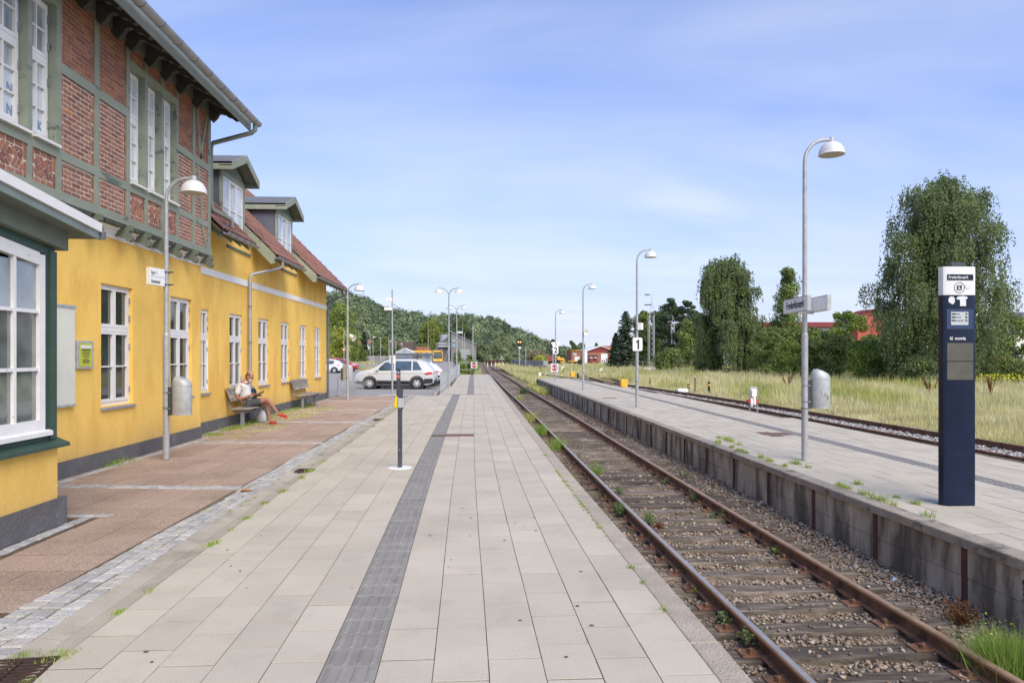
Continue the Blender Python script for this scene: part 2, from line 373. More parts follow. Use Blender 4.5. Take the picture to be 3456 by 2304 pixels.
def thing(name, label, cat, loc=(0, 0, 0), rz=0, group=None, world=False):
    o = bpy.data.objects.new(name, None); COL.objects.link(o); o.location = loc; o.rotation_euler = (0, 0, rz)
    o.empty_display_size = .2
    o['label'] = label; o['category'] = cat
    if group: o['group'] = group
    if world: o['_w'] = 1
    return o
def B(mb, name, mats, parent=None, smooth=False, **k):
    return link(name, mb.mesh(name, mats, smooth), parent, **k)
def inst(o, parent, loc, rz=0, rot=None):          # another piece sharing the mesh
    c = o.copy(); COL.objects.link(c); c.parent = parent; c.location = loc; c.rotation_euler = rot or (0, 0, rz)
    return c
KIDS = {}
def copy_tree(o, loc=None, rz=None, label=None, parent=None):
    c = o.copy(); COL.objects.link(c)
    if parent is not None: c.parent = parent
    if loc is not None: c.location = loc
    if rz is not None: c.rotation_euler[2] = rz
    if label: c['label'] = label
    for k in list(o.children): copy_tree(k, parent=c)
    return c
def text(body, size, m, parent, loc, rot, name='lettering', ext=.002, align='LEFT', sx=1, bold=0):
    cu = bpy.data.curves.new(name, 'FONT'); cu.body = body; cu.size = size; cu.extrude = ext; cu.align_x = align
    cu.offset = bold; cu.resolution_u = 3
    t = bpy.data.objects.new('tmp', cu); COL.objects.link(t)
    dg = bpy.context.evaluated_depsgraph_get()
    me = bpy.data.meshes.new_from_object(t.evaluated_get(dg)); bpy.data.objects.remove(t)
    me.materials.clear(); me.materials.append(M_[m])
    o = link(name, me, parent, loc=loc, rot=rot, fix=False); o.scale = (sx, 1, 1)
    return o
rng = np.random.default_rng(7); random.seed(7)
def np_mesh(name, V, nper, m, mats=None):
    V = np.asarray(V, np.float32).reshape(-1, 3); nf = len(V)//nper
    me = bpy.data.meshes.new(name); me.vertices.add(len(V)); me.vertices.foreach_set('co', V.ravel())
    me.loops.add(len(V)); me.loops.foreach_set('vertex_index', np.arange(len(V), dtype=np.int32))
    me.polygons.add(nf); me.polygons.foreach_set('loop_start', np.arange(0, len(V), nper, dtype=np.int32))
    me.update(calc_edges=True)
    me.materials.append(M_[m])
    if mats is not None:
        for q in mats[0]: me.materials.append(M_[q])
        me.polygons.foreach_set('material_index', mats[1].astype(np.int32))
    return me
def leafmesh(name, C, size, m, flat=.0, asp=.6, jit=.4, mats=None, hang=False, N=None, nz=.75):
    C = np.asarray(C, float); n = len(C)
    d = rng.normal(size=(n, 3))
    if N is not None:
        nn = np.asarray(N, float); nn = nn/(np.linalg.norm(nn, axis=1)[:, None]+1e-9)+rng.normal(size=(n, 3))*nz; nn /= np.linalg.norm(nn, axis=1)[:, None]
        d -= (d*nn).sum(1)[:, None]*nn
    if hang: d[:, 2] = -abs(d[:, 2])*2.2-.6
    d /= np.linalg.norm(d, axis=1)[:, None]
    e = np.cross(nn, d) if N is not None else rng.normal(size=(n, 3)); e -= (e*d).sum(1)[:, None]*d; e /= np.linalg.norm(e, axis=1)[:, None]
    s = np.asarray(size)*(1+jit*(rng.random(n)-.5)*2); s = s[:, None]
    V = np.stack([C-d*s*.5, C+e*s*asp*.5, C+d*s*.5, C-e*s*asp*.5], 1)
    return np_mesh(name, V, 4, m, mats)
def blades(P, h, w, lean=.35):
    P = np.asarray(P, float); n = len(P)
    a = rng.random(n)*2*np.pi; dx = np.stack([np.cos(a), np.sin(a), np.zeros(n)], 1)
    b = rng.random(n)*2*np.pi; l = (rng.random(n)**1.3*lean*h)[:, None]
    tip = P+np.stack([np.cos(b), np.sin(b), np.zeros(n)], 1)*l+np.stack([np.zeros(n), np.zeros(n), h], 1)
    w = np.asarray(w)*np.ones(n)
    return np.stack([P-dx*w[:, None]/2, P+dx*w[:, None]/2, tip], 1)
# ================================================================ GROUND
def sm(a, b, x):
    t = min(1, max(0, (x-a)/(b-a))); return t*t*(3-2*t)
def drop(y): return .0034*min(max(y-60, 0), 170)
def terr(x, y):
    h = -.74+.19*sm(5.2, 9.5, x)+.5*sm(-1.5, -3.5, x)
    if y > 56: h = max(h, -.68+.13*sm(3.5, 7, x) if x > 1 else h)
    return h-drop(y)
def grid(xs, ys, zf):
    mb = MB(); nx = len(xs)
    vs = [(x, y, zf(x, y)) for y in ys for x in xs]
    fs = [(j*nx+i, j*nx+i+1, (j+1)*nx+i+1, (j+1)*nx+i) for j in range(len(ys)-1) for i in range(nx-1)]
    return mb.add(vs, fs)
gx = [-3000, -800, -300, -120, -60, -20, -8, -3.5, -3, -2.5, -2, -1.5, -1, 0, 2, 4, 5.2, 6, 7, 8, 9, 9.5, 12, 16, 25, 40, 80, 160, 400, 900, 3000]
gy = [-400, -100, -30, 0, 15, 30, 45, 55, 57, 60, 75, 90, 120, 160, 200, 230, 300, 500, 900, 2000, 5000]
B(grid(gx, gy, lambda x, y: terr(x, y)-.02), 'ground', 'ground_dirt', kind='structure', fix=False)
def ribbon(ys, xl, xr, z, skirt=0, nx=1):
    mb = MB(); vs = []
    for y in ys:
        a, b = xl(y), xr(y); zz = z(y)
        row = [(a+(b-a)*i/nx, y, zz) for i in range(nx+1)]
        if skirt: row = [(a, y, zz-skirt)]+row+[(b, y, zz-skirt)]
        vs += row
    n = len(vs)//len(ys)
    fs = [(j*n+i, j*n+i+1, (j+1)*n+i+1, (j+1)*n+i) for j in range(len(ys)-1) for i in range(n-1)]
    if skirt: fs += [tuple(range(n))[::-1], tuple((len(ys)-1)*n+i for i in range(n))]
    return mb.add(vs, fs)
def fr(a, b, s):
    n = max(2, int(round((b-a)/s))+1); return [a+(b-a)*i/(n-1) for i in range(n)]
def stuffmesh(tv, tf, Ts, name, m, parent, mats=None, smooth=False):   # many copies of one small shape joined into one mesh
    tv = np.array(tv, float); nv = len(tv); V = []; Fs = []
    for i, T in enumerate(Ts):
        T = np.array(T); V.append(tv @ T[:3, :3].T+T[:3, 3]); Fs += [tuple(k+i*nv for k in f) for f in tf]
    me = bpy.data.meshes.new(name); me.from_pydata(np.concatenate(V).tolist(), [], Fs)
    for q in (m if isinstance(m, list) else [m]): me.materials.append(M_[q])
    return link(name, me, parent, kind='stuff', fix=False)
def TR(x, y, z, rz=0, s=1, tx=0, ty=0):
    return Matrix.Translation((x, y, z)) @ Matrix.Rotation(rz, 4, 'Z') @ Matrix.Rotation(tx, 4, 'X') @ Matrix.Rotation(ty, 4, 'Y') @ Matrix.Diagonal((s, s, s, 1))
def spread_pieces(items, name, mb, m, parent, limit=300, near=None):
    """items: (x,y,z,rz,tx,ty); the nearest in view become parts, the rest one joined part"""
    def key(t):
        l = math.atan2(t[0], t[1])-YAW
        vis = t[1] > 2.8 and abs(l) < .66
        return (not vis, t[0]**2+t[1]**2)
    items = sorted(items, key=key)
    me = mb.mesh(name, m); fixn(me)
    for t in items[:limit]:
        link(name, me, parent, loc=t[:3], rot=(t[4], t[5], t[3]), fix=False)
    rest = items[limit:]
    if rest:
        stuffmesh([v.co[:] for v in me.vertices], [tuple(p.vertices) for p in me.polygons], [TR(t[0], t[1], t[2], t[3], 1, t[4], t[5]) for t in rest],
                  name+'_field', m, parent)
# ================================================================ PLATFORM BY THE STATION
SW, SL = .3265, .484
U0 = -2.558
def pl_left(y): return U0+curve(y) if y < 31.8 else max(-2.0-.004*(y-32), U0+curve(y)+.98-.33)
bed1 = ribbon(fr(-2, 66.2, 1.0), lambda y: pl_left(y), lambda y: 1.355+curve(y), lambda y: -.0045, .8)
plat1 = B(bed1, 'station_platform', 'slab_joint', kind='structure')
def slabmb(w, l, g=.003, t=.05, c=.0012):
    return MB().cbox(-w/2+g, w/2-g, -l/2+g*2.1, l/2-g*2.1, -t, 0, c)
items = []; tac = []; tac2 = []
NC = 12
for k in range(NC):
    uc = U0+SW*(k+.5)
    off = (.5 if k % 2 else 0)+random.uniform(-.06, .06)
    j = -3
    while True:
        y = (j+off)*SL+.12; j += 1
        if y > 65.9: break
        x = uc+curve(y)
        if x-SW*.4 < pl_left(y): continue
        if k == 5 and y < 32.4: continue
        if k == 7 and y > 32.7: continue
        if k in (5, 6, 7) and 15.75 < y < 16.4 and k != 7: continue
        items.append((x, y, random.uniform(-.0022, .0015), -cslope(y), random.uniform(-.003, .003), random.uniform(-.004, .004)))
spread_pieces(items, 'slab', slabmb(SW, SL), 'slab', plat1)
for j in range(140):
    y = 1.4+j*.2420
    if y > 32.3: break
    if 15.7 < y < 16.4: continue
    tac.append((U0+SW*5.5+curve(y), y, 0, -cslope(y), 0, 0))
for j in range(140):
    y = 32.8+j*.242
    if y > 65.8: break
    tac.append((U0+SW*7.5+curve(y), y, 0, -cslope(y), 0, 0))
tm = MB().cbox(-SW/2+.003, SW/2-.003, -.1185, .1185, -.05, 0, .003)
for i in range(4):
    xx = -SW/2+.041+i*.0815
    tm.add([(xx-.0165, -.105, -.001), (xx+.0165, -.105, -.001), (xx+.0165, .105, -.001), (xx-.0165, .105, -.001),
            (xx-.010, -.094, .0055), (xx+.010, -.094, .0055), (xx+.010, .094, .0055), (xx-.010, .094, .0055)],
           [(4, 5, 6, 7), (0, 1, 5, 4), (1, 2, 6, 5), (2, 3, 7, 6), (3, 0, 4, 7)])
spread_pieces(tac, 'tactile_tile', tm, 'tactile', plat1)
# coping stones along the edge
cop = []
y = -1.2
cm = MB().cbox(-.095, .095, -.797, .797, -.16, .004, .008)
while y < 65.6:
    cop.append((1.452+curve(y), y, 0, -cslope(y), 0, 0)); y += 1.605
spread_pieces(cop, 'coping_stone', cm, 'coping', plat1)
B(ribbon(fr(-2, 66.2, 1.0), lambda y: 1.36+curve(y), lambda y: 1.5+curve(y), lambda y: -.17, .6), 'edge_wall', 'wall_panel', plat1)
# inspection cover and cross drain
B(MB().cbox(-.36, .36, -.24, .24, -.03, .004, .01), 'inspection_cover', 'rusty_cover', plat1, loc=(-.52, 16.08, 0), rot=(0, 0, .012))
B(MB().box(-1.35, .75, -.03, .03, -.02, .006), 'drain_slot', 'iron_grate', plat1, loc=(-.3, 32.55, 0))
B(MB().box(-.72, .72, -.02, .02, -.02, .006), 'drain_slot', 'rusty_cover', plat1, loc=(-.6, 40.5, 0))
# dark spots of old chewing gum
gm = MB()
for i in range(44):
    yy = random.choice([random.uniform(3.8, 9), random.uniform(3.8, 20)]); xx = random.uniform(-2.4, 1.2)+curve(yy); r = random.uniform(.007, .017)
    n = 7; ph = random.random()*6
    gm.add([(xx+r*math.cos(ph+q*2*math.pi/n)*random.uniform(.8, 1.15), yy+r*math.sin(ph+q*2*math.pi/n)*random.uniform(.8, 1.15), .0035) for q in range(n)], [tuple(range(n))])
B(gm, 'gum_spots', 'totem_grey', plat1, kind='stuff', fix=False)
# ================================================================ GUTTER CHANNEL, SETTS, BROWN FORECOURT
fore = B(ribbon(fr(-3, 31.9, 1.0), lambda y: -6.6, lambda y: U0-.003+curve(y), lambda y: -.03, .7), 'forecourt', 'brown_joint', kind='structure')
ch = MB(); hw = SW/2
CHS = 1.0
secs = [(-hw+.002, 0), (-.02, -.02), (0, -.026), (.02, -.02), (hw-.002, 0)]
ch.add([(x, -CHS/2+.004, z) for x, z in secs]+[(x, CHS/2-.004, z) for x, z in secs]+[(-hw+.002, -CHS/2+.004, -.05), (hw-.002, -CHS/2+.004, -.05), (-hw+.002, CHS/2-.004, -.05), (hw-.002, CHS/2-.004, -.05)],
       [(i, i+1, i+6, i+5) for i in range(4)]+[(0, 5, 12, 10), (4, 11, 13, 9), (10, 11, 4, 3, 2, 1, 0), (13, 12, 5, 6, 7, 8, 9)])
chi = []
y = -2.4+.6
while y < 31.5:
    if not (3.9 < y < 4.5) and not (10.9 < y < 11.3): pass
    chi.append((U0-SW/2+curve(y), y, 0, -cslope(y), 0, 0)); y += CHS
GRY = [4.22, 11.35, 20.2]
chi = [c for c in chi]
spread_pieces(chi, 'channel_stone', ch, 'channel', fore)
def grate(x, y, rz, w, l, label):
    g = thing('drain_grate', label, 'drain grate', (x, y, 0), rz, 'drain grates in the paving')
    B(MB().box(-w/2, w/2, -l/2, -l/2+.02, -.03, .007).box(-w/2, w/2, l/2-.02, l/2, -.03, .007).box(-w/2, -w/2+.02, -l/2+.02, l/2-.02, -.03, .007)
      .box(w/2-.02, w/2, -l/2+.02, l/2-.02, -.03, .007), 'frame', 'iron_grate', g)
    B(MB().box(-w/2+.02, w/2-.02, -l/2+.02, l/2-.02, -.03, -.014), 'sump', 'ink', g)
    m = MB().box(-.006, .006, -l/2+.02, l/2-.02, -.02, .002)
    n = 7
    for i in range(n):
        yy = -l/2+.02+(i+.5)*(l-.04)/n
        m.box(-w/2+.02, -.02, yy-.008, yy+.008, -.02, .003).box(.02, w/2-.02, yy-.008, yy+.008, -.02, .003)
    B(m, 'grille', 'iron_grate', g)
    return g
grate(U0-SW/2+curve(4.2)-.03, 4.19, .12, .42, .36, 'large rusty drain grate in the gutter channel at the front left corner')
grate(U0-SW/2+curve(11.3)+.05, 11.3, 0, .26, .3, 'small dark drain grate in the gutter channel beyond the stone strip')
grate(U0-SW/2+curve(20.1)+.05, 20.1, 0, .26, .3, 'distant little drain grate in the gutter channel beside the second bench')
# granite setts: three winding rows, cross strips and a wall strip
def settmesh(k):
    mb = MB(); r = random.Random(k); 
    vs = []
    for z, s in ((-.05, 1), (-.006, 1), (.005, .82)):
        for qx, qy in ((-1, -1), (1, -1), (1, 1), (-1, 1)):
            vs.append((qx*.5*s+r.uniform(-.06, .06), qy*.5*s+r.uniform(-.06, .06), z))
    fs = [(8, 9, 10, 11)]
    for a in (0, 4): fs += [(a+i, a+(i+1) % 4, a+4+(i+1) % 4, a+4+i) for i in range(4)]
    return mb.add(vs, fs)
sme = [settmesh(k).mesh('sett', 'sett') for k in range(8)]
for m in sme: fixn(m)
setts = []
def sett(x, y, w, l, rz=0): setts.append((x, y, w, l, rz))
def sleft(y): return -3.345+.03*math.sin(y*.9)+.02*math.sin(y*2.3)
for row in range(3):
    y = 3.0
    while y < 30.8:
        l = random.uniform(.12, .2)
        a, b = sleft(y), U0-SW-.005+curve(y); w = (b-a)/3
        sett(a+w*(row+.5), y+l/2, w*.91, l*.92, random.uniform(-.05, .05)-cslope(y)); y += l
STRIPS = [4.3, 9.95, 14.9, 19.4, 23.7, 28.2]
for i, ys in enumerate(STRIPS):
    for rrow in range(5 if i == 0 else 2):
        x = -6.2 if i else -4.6
        while x < -3.4:
            l = random.uniform(.09, .15) if i else random.uniform(.13, .19)
            ry = ys+rrow*(.1 if i else .155)
            sett(x+l/2, ry-(.1*(x+4.8)*.9 if i else 0), l*.93, .094 if i else .145, random.uniform(-.08, .08)-(.09 if i else 0)); x += l
for (x0, ya, yb) in ((-4.5, 3.0, 8.2), (-6.12, 8.4, 15.9), (-6.42, 16.2, 29.8)):
    y = ya
    while y < yb:
        l = random.uniform(.1, .16); sett(x0, y+l/2, .11, l*.93, random.uniform(-.06, .06)); y += l
x = -6.0
while x < -4.2:
    l = random.uniform(.1, .16); sett(x, 8.25, l*.93, .11, 0); x += l
setts.sort(key=lambda s: s[0]**2+s[1]**2)
for i, s in enumerate(setts[:300]):
    o = link('sett', sme[i % 8], fore, loc=(s[0], s[1], random.uniform(-.004, .003)), rot=(random.uniform(-.02, .02), random.uniform(-.02, .02), s[4]), fix=False)
    o.scale = (s[2], s[3], 1)
Vv, Ff = [], []
base = [([v.co[:] for v in m.vertices], [tuple(p.vertices) for p in m.polygons]) for m in sme]
for i, s in enumerate(setts[300:]):
    vs, fs = base[i % 8]; c_, s_ = math.cos(s[4]), math.sin(s[4]); o = len(Vv); dz = random.uniform(-.004, .002)
    for p in vs:
        a, b = p[0]*s[2], p[1]*s[3]; Vv.append((s[0]+a*c_-b*s_, s[1]+a*s_+b*c_, p[2]+dz))
    Ff += [tuple(q+o for q in f) for f in fs]
B(MB().add(Vv, Ff), 'sett_field', 'sett', fore, kind='stuff', fix=False)
B(ribbon(fr(-3, 31, 1.0), lambda y: -3.36, lambda y: U0-SW+.02+curve(y), lambda y: -.008), 'sett_joint', 'sett_joint', fore, fix=False)
B(ribbon(fr(-3, 31.8, 1.0), lambda y: -6.6, lambda y: -3.37, lambda y: -.0125), 'brown_joint', 'brown_joint', fore, fix=False)
# brown exposed-aggregate slabs
br = []; BS = .492
for i in range(7):
    for j in range(66):
        x = -3.38-BS*(i+.5); y = .3+BS*(j+.5)-.09*(x+4.8)*.4
        if x < -6.75: continue
        if j < 16 and x < -4.5: continue
        if 4.0 < y < 5.3: continue
        if any(abs(y-(s+.05)+.1*(x+4.8)*.9) < BS*.5 for s in STRIPS[1:]) : pass
        if y > 31.6: continue
        br.append((x, y, -.006+random.uniform(-.003, .002), 0, random.uniform(-.004, .004), random.uniform(-.004, .004)))
spread_pieces(br, 'brown_slab', slabmb(BS, BS, .0055, .05, .0015), 'brown_slab', fore)
# ================================================================ SECOND PLATFORM
P2E = [(-4, 9.5), (12, 9.42), (22.5, 8.95), (30.6, 8.8), (36.7, 8.35), (44.6, 7.95), (55, 7.3)]
def p2r(y): return float(np.interp(y, [a for a, b in P2E], [b for a, b in P2E]))
def p2l(y): return 4.93+curve(y)
bed2 = ribbon(fr(-2, 54, 1.0), lambda y: p2l(y)+.06, lambda y: p2r(y), lambda y: -.0045, .8)
plat2 = B(bed2, 'island_platform', 'slab_joint', kind='structure')
items = []; tac = []
TK = 6
for k in range(14):
    uc = 5.15+.42*(k+.5) if False else 5.15+SW*(k+.5)
    off = (.5 if k % 2 else 0)+random.uniform(-.06, .06)
    for j in range(-4, 130):
        y = (j+off)*SL
        if y > 53.8: break
        x = uc+curve(y)
        if x+SW*.3 > p2r(y): continue
        if k == 7: continue
        if k in (5, 6) and 15.6 < y < 16.4: continue
        items.append((x, y, random.uniform(-.003, .002), -cslope(y), random.uniform(-.004, .004), random.uniform(-.005, .005)))
for j in range(220):
    y = 4+.242*j
    if y > 53.7: break
    tac.append((5.15+SW*7.5+curve(y), y, 0, -cslope(y), 0, 0))
spread_pieces(items, 'slab', slabmb(SW, SL, .0036), 'slab', plat2)
spread_pieces(tac, 'tactile_tile', tm, 'tactile', plat2)
B(MB().cbox(-.33, .33, -.24, .24, -.03, .004, .01), 'inspection_cover', 'rusty_cover', plat2, loc=(6.85, 16.05, 0))
B(MB().cbox(-.3, .3, -.24, .24, -.03, .004, .01), 'inspection_cover', 'rusty_cover', plat2, loc=(5.5, 29.6, 0))
cop = []; pan = []; post = []
y = -1.6; PS = 1.54
while y < 53.6:
    cop.append((p2l(y)+.105, y+.6, 0, -cslope(y)+random.uniform(-.004, .004), 0, random.uniform(-.01, .01)))
    pan.append((p2l(y)+.07, y, 0, -cslope(y), 0, 0)); post.append((p2l(y)+.055, y+PS/2, 0, -cslope(y), 0, 0)); y += PS
spread_pieces(cop, 'coping_stone', MB().cbox(-.12, .115, -PS/2+.006, PS/2-.006, -.095, .004, .01), 'coping_grey', plat2)
spread_pieces(pan, 'wall_panel', MB().cbox(-.02, .03, -PS/2+.045, PS/2-.045, -.75, -.408, .006), 'wall_panel', plat2)
spread_pieces([(a, b, c+.001, d, e, f) for a, b, c, d, e, f in pan], 'wall_panel', MB().cbox(-.022, .03, -PS/2+.045, PS/2-.045, -.402, -.1, .006), 'wall_panel', plat2)
spread_pieces(post, 'steel_post', MB().box(-.03, -.022, -.042, .042, -.8, -.1).box(-.022, .06, -.006, .006, -.8, -.1), 'rusty_post', plat2)
B(MB().box(p2l(54), p2r(54), 54.0, 54.15, -.8, .003), 'end_wall', 'coping_grey', plat2)
# ================================================================ MAIN TRACK
def tcx(y): return float(np.interp(y, [0, 25, 50, 90, 130, 250], [3.16, 3.16, 2.98, 2.92, 2.92, 2.92]))+curve(y)
def rz_(y): return -.5-.9*drop(y)
def railpath(cf, off, ys):
    out_ = []
    for y in ys:
        d = (cf(y+.5)-cf(y-.5)); n = math.sqrt(1+d*d); out_.append((cf(y)+off/n, y-off*d/n, d))
    return out_
PROF = [(-.065, 0), (.065, 0), (.065, .012), (.014, .03), (.01, .105), (.036, .115), (.036, .138), (.024, .148), (-.024, .148), (-.036, .138), (-.036, .115), (-.01, .105), (-.014, .03), (-.065, .012)]
def rail(cf, off, ys, zt, parent, head=True, name='rail', hm='rail_head'):
    mb = MB(); vs = []; P = railpath(cf, off, ys); n = len(PROF)
    for (x, y, d) in P:
        q = math.sqrt(1+d*d)
        for px, pz in PROF: vs.append((x+px/q, y-px*d/q, zt(y)-.148+pz))
    mb.v = vs
    for i in range(len(P)-1):
        for j in range(n):
            mb.f.append((i*n+j, i*n+(j+1) % n, (i+1)*n+(j+1) % n, (i+1)*n+j))
            mb.m.append(1 if j == 7 and head else (2 if j in (6, 8, 5, 9) and head else 0))
    return B(mb, name, ['rail_rust', hm, 'rail_edge'], parent)
trk = thing('railway_track', 'main railway track with shiny rails running between the two platforms', 'railway track', (3.16, 0, -.66), world=True)
ys = fr(-4, 60, .8)+fr(62, 240, 4)
for s in (-1, 1): rail(tcx, s*.7535, ys, rz_, trk, hm='rail_head' if s < 0 else 'rail_brown')
def sleepermb(k):
    r = random.Random(k+50); mb = MB(); secs = []
    for i in range(7):
        x = -1.25+2.5*i/6; secs.append([(x, -.125+r.uniform(-.012, .012), -.15), (x, .125+r.uniform(-.012, .012), -.15), (x, .125+r.uniform(-.012, .012), -.012), (x, .108+r.uniform(-.01, .01), r.uniform(-.006, .004)),
                     (x, -.108+r.uniform(-.01, .01), r.uniform(-.006, .004)), (x, -.125+r.uniform(-.012, .012), -.012)])
    return mb.loft(secs)
slm = []
for k in range(5):
    m = sleepermb(k).mesh('sleeper', 'sleeper'); fixn(m); slm.append(m)
platem = MB().cbox(-.19, .19, -.08, .08, 0, .014, .004)
for s in (-1, 1): platem.lathe([(.022, 0), (.022, .04), (.012, .05), (.004, .052)], 6, (s*.105, .03*s, .012)).box(s*.075-.03, s*.075+.03, -.03, .05, .012, .03)
pm = platem.mesh('base_plate', 'rail_rust'); fixn(pm)
sl_far = []; SLP = []
y = -.5; k = 0
while y < 110:
    x = tcx(y)+random.uniform(-.03, .03); z = rz_(y)-.15; d = -(tcx(y+.5)-tcx(y-.5))+random.uniform(-.012, .012)
    SLP.append((y, z))
    if 0 < y and k < 95:
        o = link('sleeper', slm[k % 5], trk, loc=(x-3.16, y, z+.66), rot=(0, random.uniform(-.004, .004), d), fix=False)
        if y < 26:
            for s in (-1, 1): link('base_plate', pm, o, loc=(s*.7535, 0, .001), fix=False)
    else: sl_far.append(TR(x, y, z, d))
    k += 1; y += .525+random.uniform(-.02, .02)
stuffmesh([v.co[:] for v in slm[0].vertices], [tuple(p.vertices) for p in slm[0].polygons], sl_far, 'sleepers_far', 'sleeper', trk)
# ballast
bl = B(ribbon(fr(-4, 54, 1.0)+fr(56, 240, 4), lambda y: (1.4+curve(y)) if y < 66 else tcx(y)-2.2, lambda y: p2l(y)+.07 if y < 54 else tcx(y)+2.2, lambda y: rz_(y)-.205), 'ballast', 'ballast_bed', kind='structure', fix=False)
def stones(name, X, Y, Z, Sz, m, parent=None, lo=False, **kw):
    n = len(X)
    t = (1+5**.5)/2
    bv = np.array([(-1, t, 0), (1, t, 0), (-1, -t, 0), (1, -t, 0), (0, -1, t), (0, 1, t), (0, -1, -t), (0, 1, -t), (t, 0, -1), (t, 0, 1), (-t, 0, -1), (-t, 0, 1)])/1.9
    bf = np.array([(0, 11, 5), (0, 5, 1), (0, 1, 7), (0, 7, 10), (0, 10, 11), (1, 5, 9), (5, 11, 4), (11, 10, 2), (10, 7, 6), (7, 1, 8), (3, 9, 4), (3, 4, 2), (3, 2, 6), (3, 6, 8), (3, 8, 9), (4, 9, 5), (2, 4, 11), (6, 2, 10), (8, 6, 7), (9, 8, 1)])
    if lo:
        bv = np.array([(1, 0, 0), (0, 1, 0), (-1, 0, 0), (0, -1, 0), (0, 0, 1), (0, 0, -1)])*1.05
        bf = np.array([(0, 1, 4), (1, 2, 4), (2, 3, 4), (3, 0, 4), (1, 0, 5), (2, 1, 5), (3, 2, 5), (0, 3, 5)])
    k_ = len(bv)
    V = bv[None]*(1+.38*(rng.random((n, k_, 1))-.5)*2)
    V = V*(np.stack([rng.uniform(.7, 1.35, n), rng.uniform(.6, 1.05, n), rng.uniform(.45, .8, n)], 1)[:, None, :])
    a = rng.random(n)*2*np.pi; b = rng.normal(0, .45, n)
    ca_, sa_, cb, sb = np.cos(a), np.sin(a), np.cos(b), np.sin(b)
    x = V[..., 0]; y_ = V[..., 1]; z = V[..., 2]
    y2 = y_*cb[:, None]-z*sb[:, None]; z2 = y_*sb[:, None]+z*cb[:, None]
    x3 = x*ca_[:, None]-y2*sa_[:, None]; y3 = x*sa_[:, None]+y2*ca_[:, None]
    V = np.stack([x3, y3, z2], 2)*np.asarray(Sz)[:, None, None]/2+np.stack([X, Y, Z], 1)[:, None, :]
    Fa = (bf[None]+(np.arange(n)*k_)[:, None, None]).reshape(-1)
    me = bpy.data.meshes.new(name); me.vertices.add(n*k_); me.vertices.foreach_set('co', V.astype(np.float32).ravel())
    me.loops.add(len(Fa)); me.loops.foreach_set('vertex_index', Fa.astype(np.int32))
    me.polygons.add(len(Fa)//3); me.polygons.foreach_set('loop_start', np.arange(0, len(Fa), 3, dtype=np.int32)); me.update(calc_edges=True)
    me.materials.append(M_[m])
    return link(name, me, parent, fix=False, **kw)
def onbed(n, ya, yb, xl, xr, p=1.0):
    y = ya+(yb-ya)*rng.random(n)**p
    lo = np.array([xl(v) for v in y]); hi = np.array([xr(v) for v in y])
    return lo+(hi-lo)*rng.random(n), y
SY = np.array([s[0] for s in SLP])
def notsleeper(x, y, keep=.06):
    i = np.clip(np.searchsorted(SY, y), 1, len(SY)-1)
    d = np.minimum(abs(y-SY[i]), abs(y-SY[i-1]))
    c = np.array([tcx(v) for v in y])
    on = (d < .13) & (abs(x-c) < 1.27)
    onrail = (abs(abs(x-c)-.7535) < .075)
    return (~on | (rng.random(len(x)) < keep)) & ~onrail, on
for (n, ya, yb, s0) in ((25000, 2.9, 9.5, .039), (18000, 9.5, 21, .05), (11000, 21, 45, .07)):
    X, Y = onbed(n, ya, yb, lambda v: 1.56+curve(v), lambda v: p2l(v)+.04)
    keep, on = notsleeper(X, Y)
    X, Y, on = X[keep], Y[keep], on[keep]
    Z = np.full(len(X), -.705)+.012*np.sin(X*5+Y*3)+rng.uniform(-.012, .02, len(X))+.05*np.clip((X-np.array([tcx(v) for v in Y])-1.3), 0, 1)
    Z = np.where(on, -.64, Z)
    stones('ballast_stones', X, Y, Z, s0*rng.uniform(.55, 1.35, len(X)), 'stone', bl, lo=ya > 15, kind='stuff')
# a few bits of litter
for (x, y, c, lb) in ((3.0, 4.7, 'red_sign', 'orange cigarette end on the ballast'),):
    pass
# ================================================================ SECOND AND THIRD TRACKS, SIDINGS
def pathf(P):
    a = np.array([p[1] for p in P]); b = np.array([p[0] for p in P])
    def f(y):
        return float(sum(np.interp(y+o*2.2, a, b) for o in (-1, -.5, 0, .5, 1))/5)
    return f
Z2 = -.32
def zr2(y): return Z2-.9*drop(y)-.0035*max(0, y-30)
def side_track(name, label, P, ya, yb, step=1.2, zt=zr2, slp=.62, bed='ballast_grey', hw=1.5, st=True, parts=70):
    f = pathf(P); t = thing(name, label, 'railway track', (f(ya), ya, zt(ya)-.16), world=True, group='sidings beyond the island platform')
    ys_ = fr(ya, yb, step)
    for s in (-1, 1): rail(f, s*.7535, ys_, zt, t, head=False)
    if bed: B(ribbon(ys_, lambda y: f(y)-hw, lambda y: f(y)+hw, lambda y: zt(y)-.17, .1), 'ballast_bed', bed, t)
    y = ya+.2; k = 0
    L0 = t.location
    Ts = []
    while y < yb:
        if k < parts: link('sleeper', slm[k % 5], t, loc=(f(y)-L0.x, y-L0.y, zt(y)-.15-L0.z), rot=(0, 0, -(f(y+.5)-f(y-.5))), fix=False)
        else: Ts.append(TR(f(y), y, zt(y)-.15, -(f(y+.5)-f(y-.5))))
        y += slp; k += 1
    if Ts: stuffmesh([v.co[:] for v in slm[0].vertices], [tuple(p.vertices) for p in slm[0].polygons], Ts, 'sleepers_far', 'sleeper', t)
    return t, f
def wp(px, py, z): return gz(px, py, z)
T2 = [(12.2, -6), (12.2, 14), (12.0, 22), (11.75, 30), (11.3, 40), (10.4, 52), (9.1, 66), (7.0, 86), (4.6, 110), (2.2, 134)]
side_track('siding_track', 'rusty siding track with pale grey ballast just beyond the island platform', T2, -6, 60, parts=90)
f2 = pathf(T2)
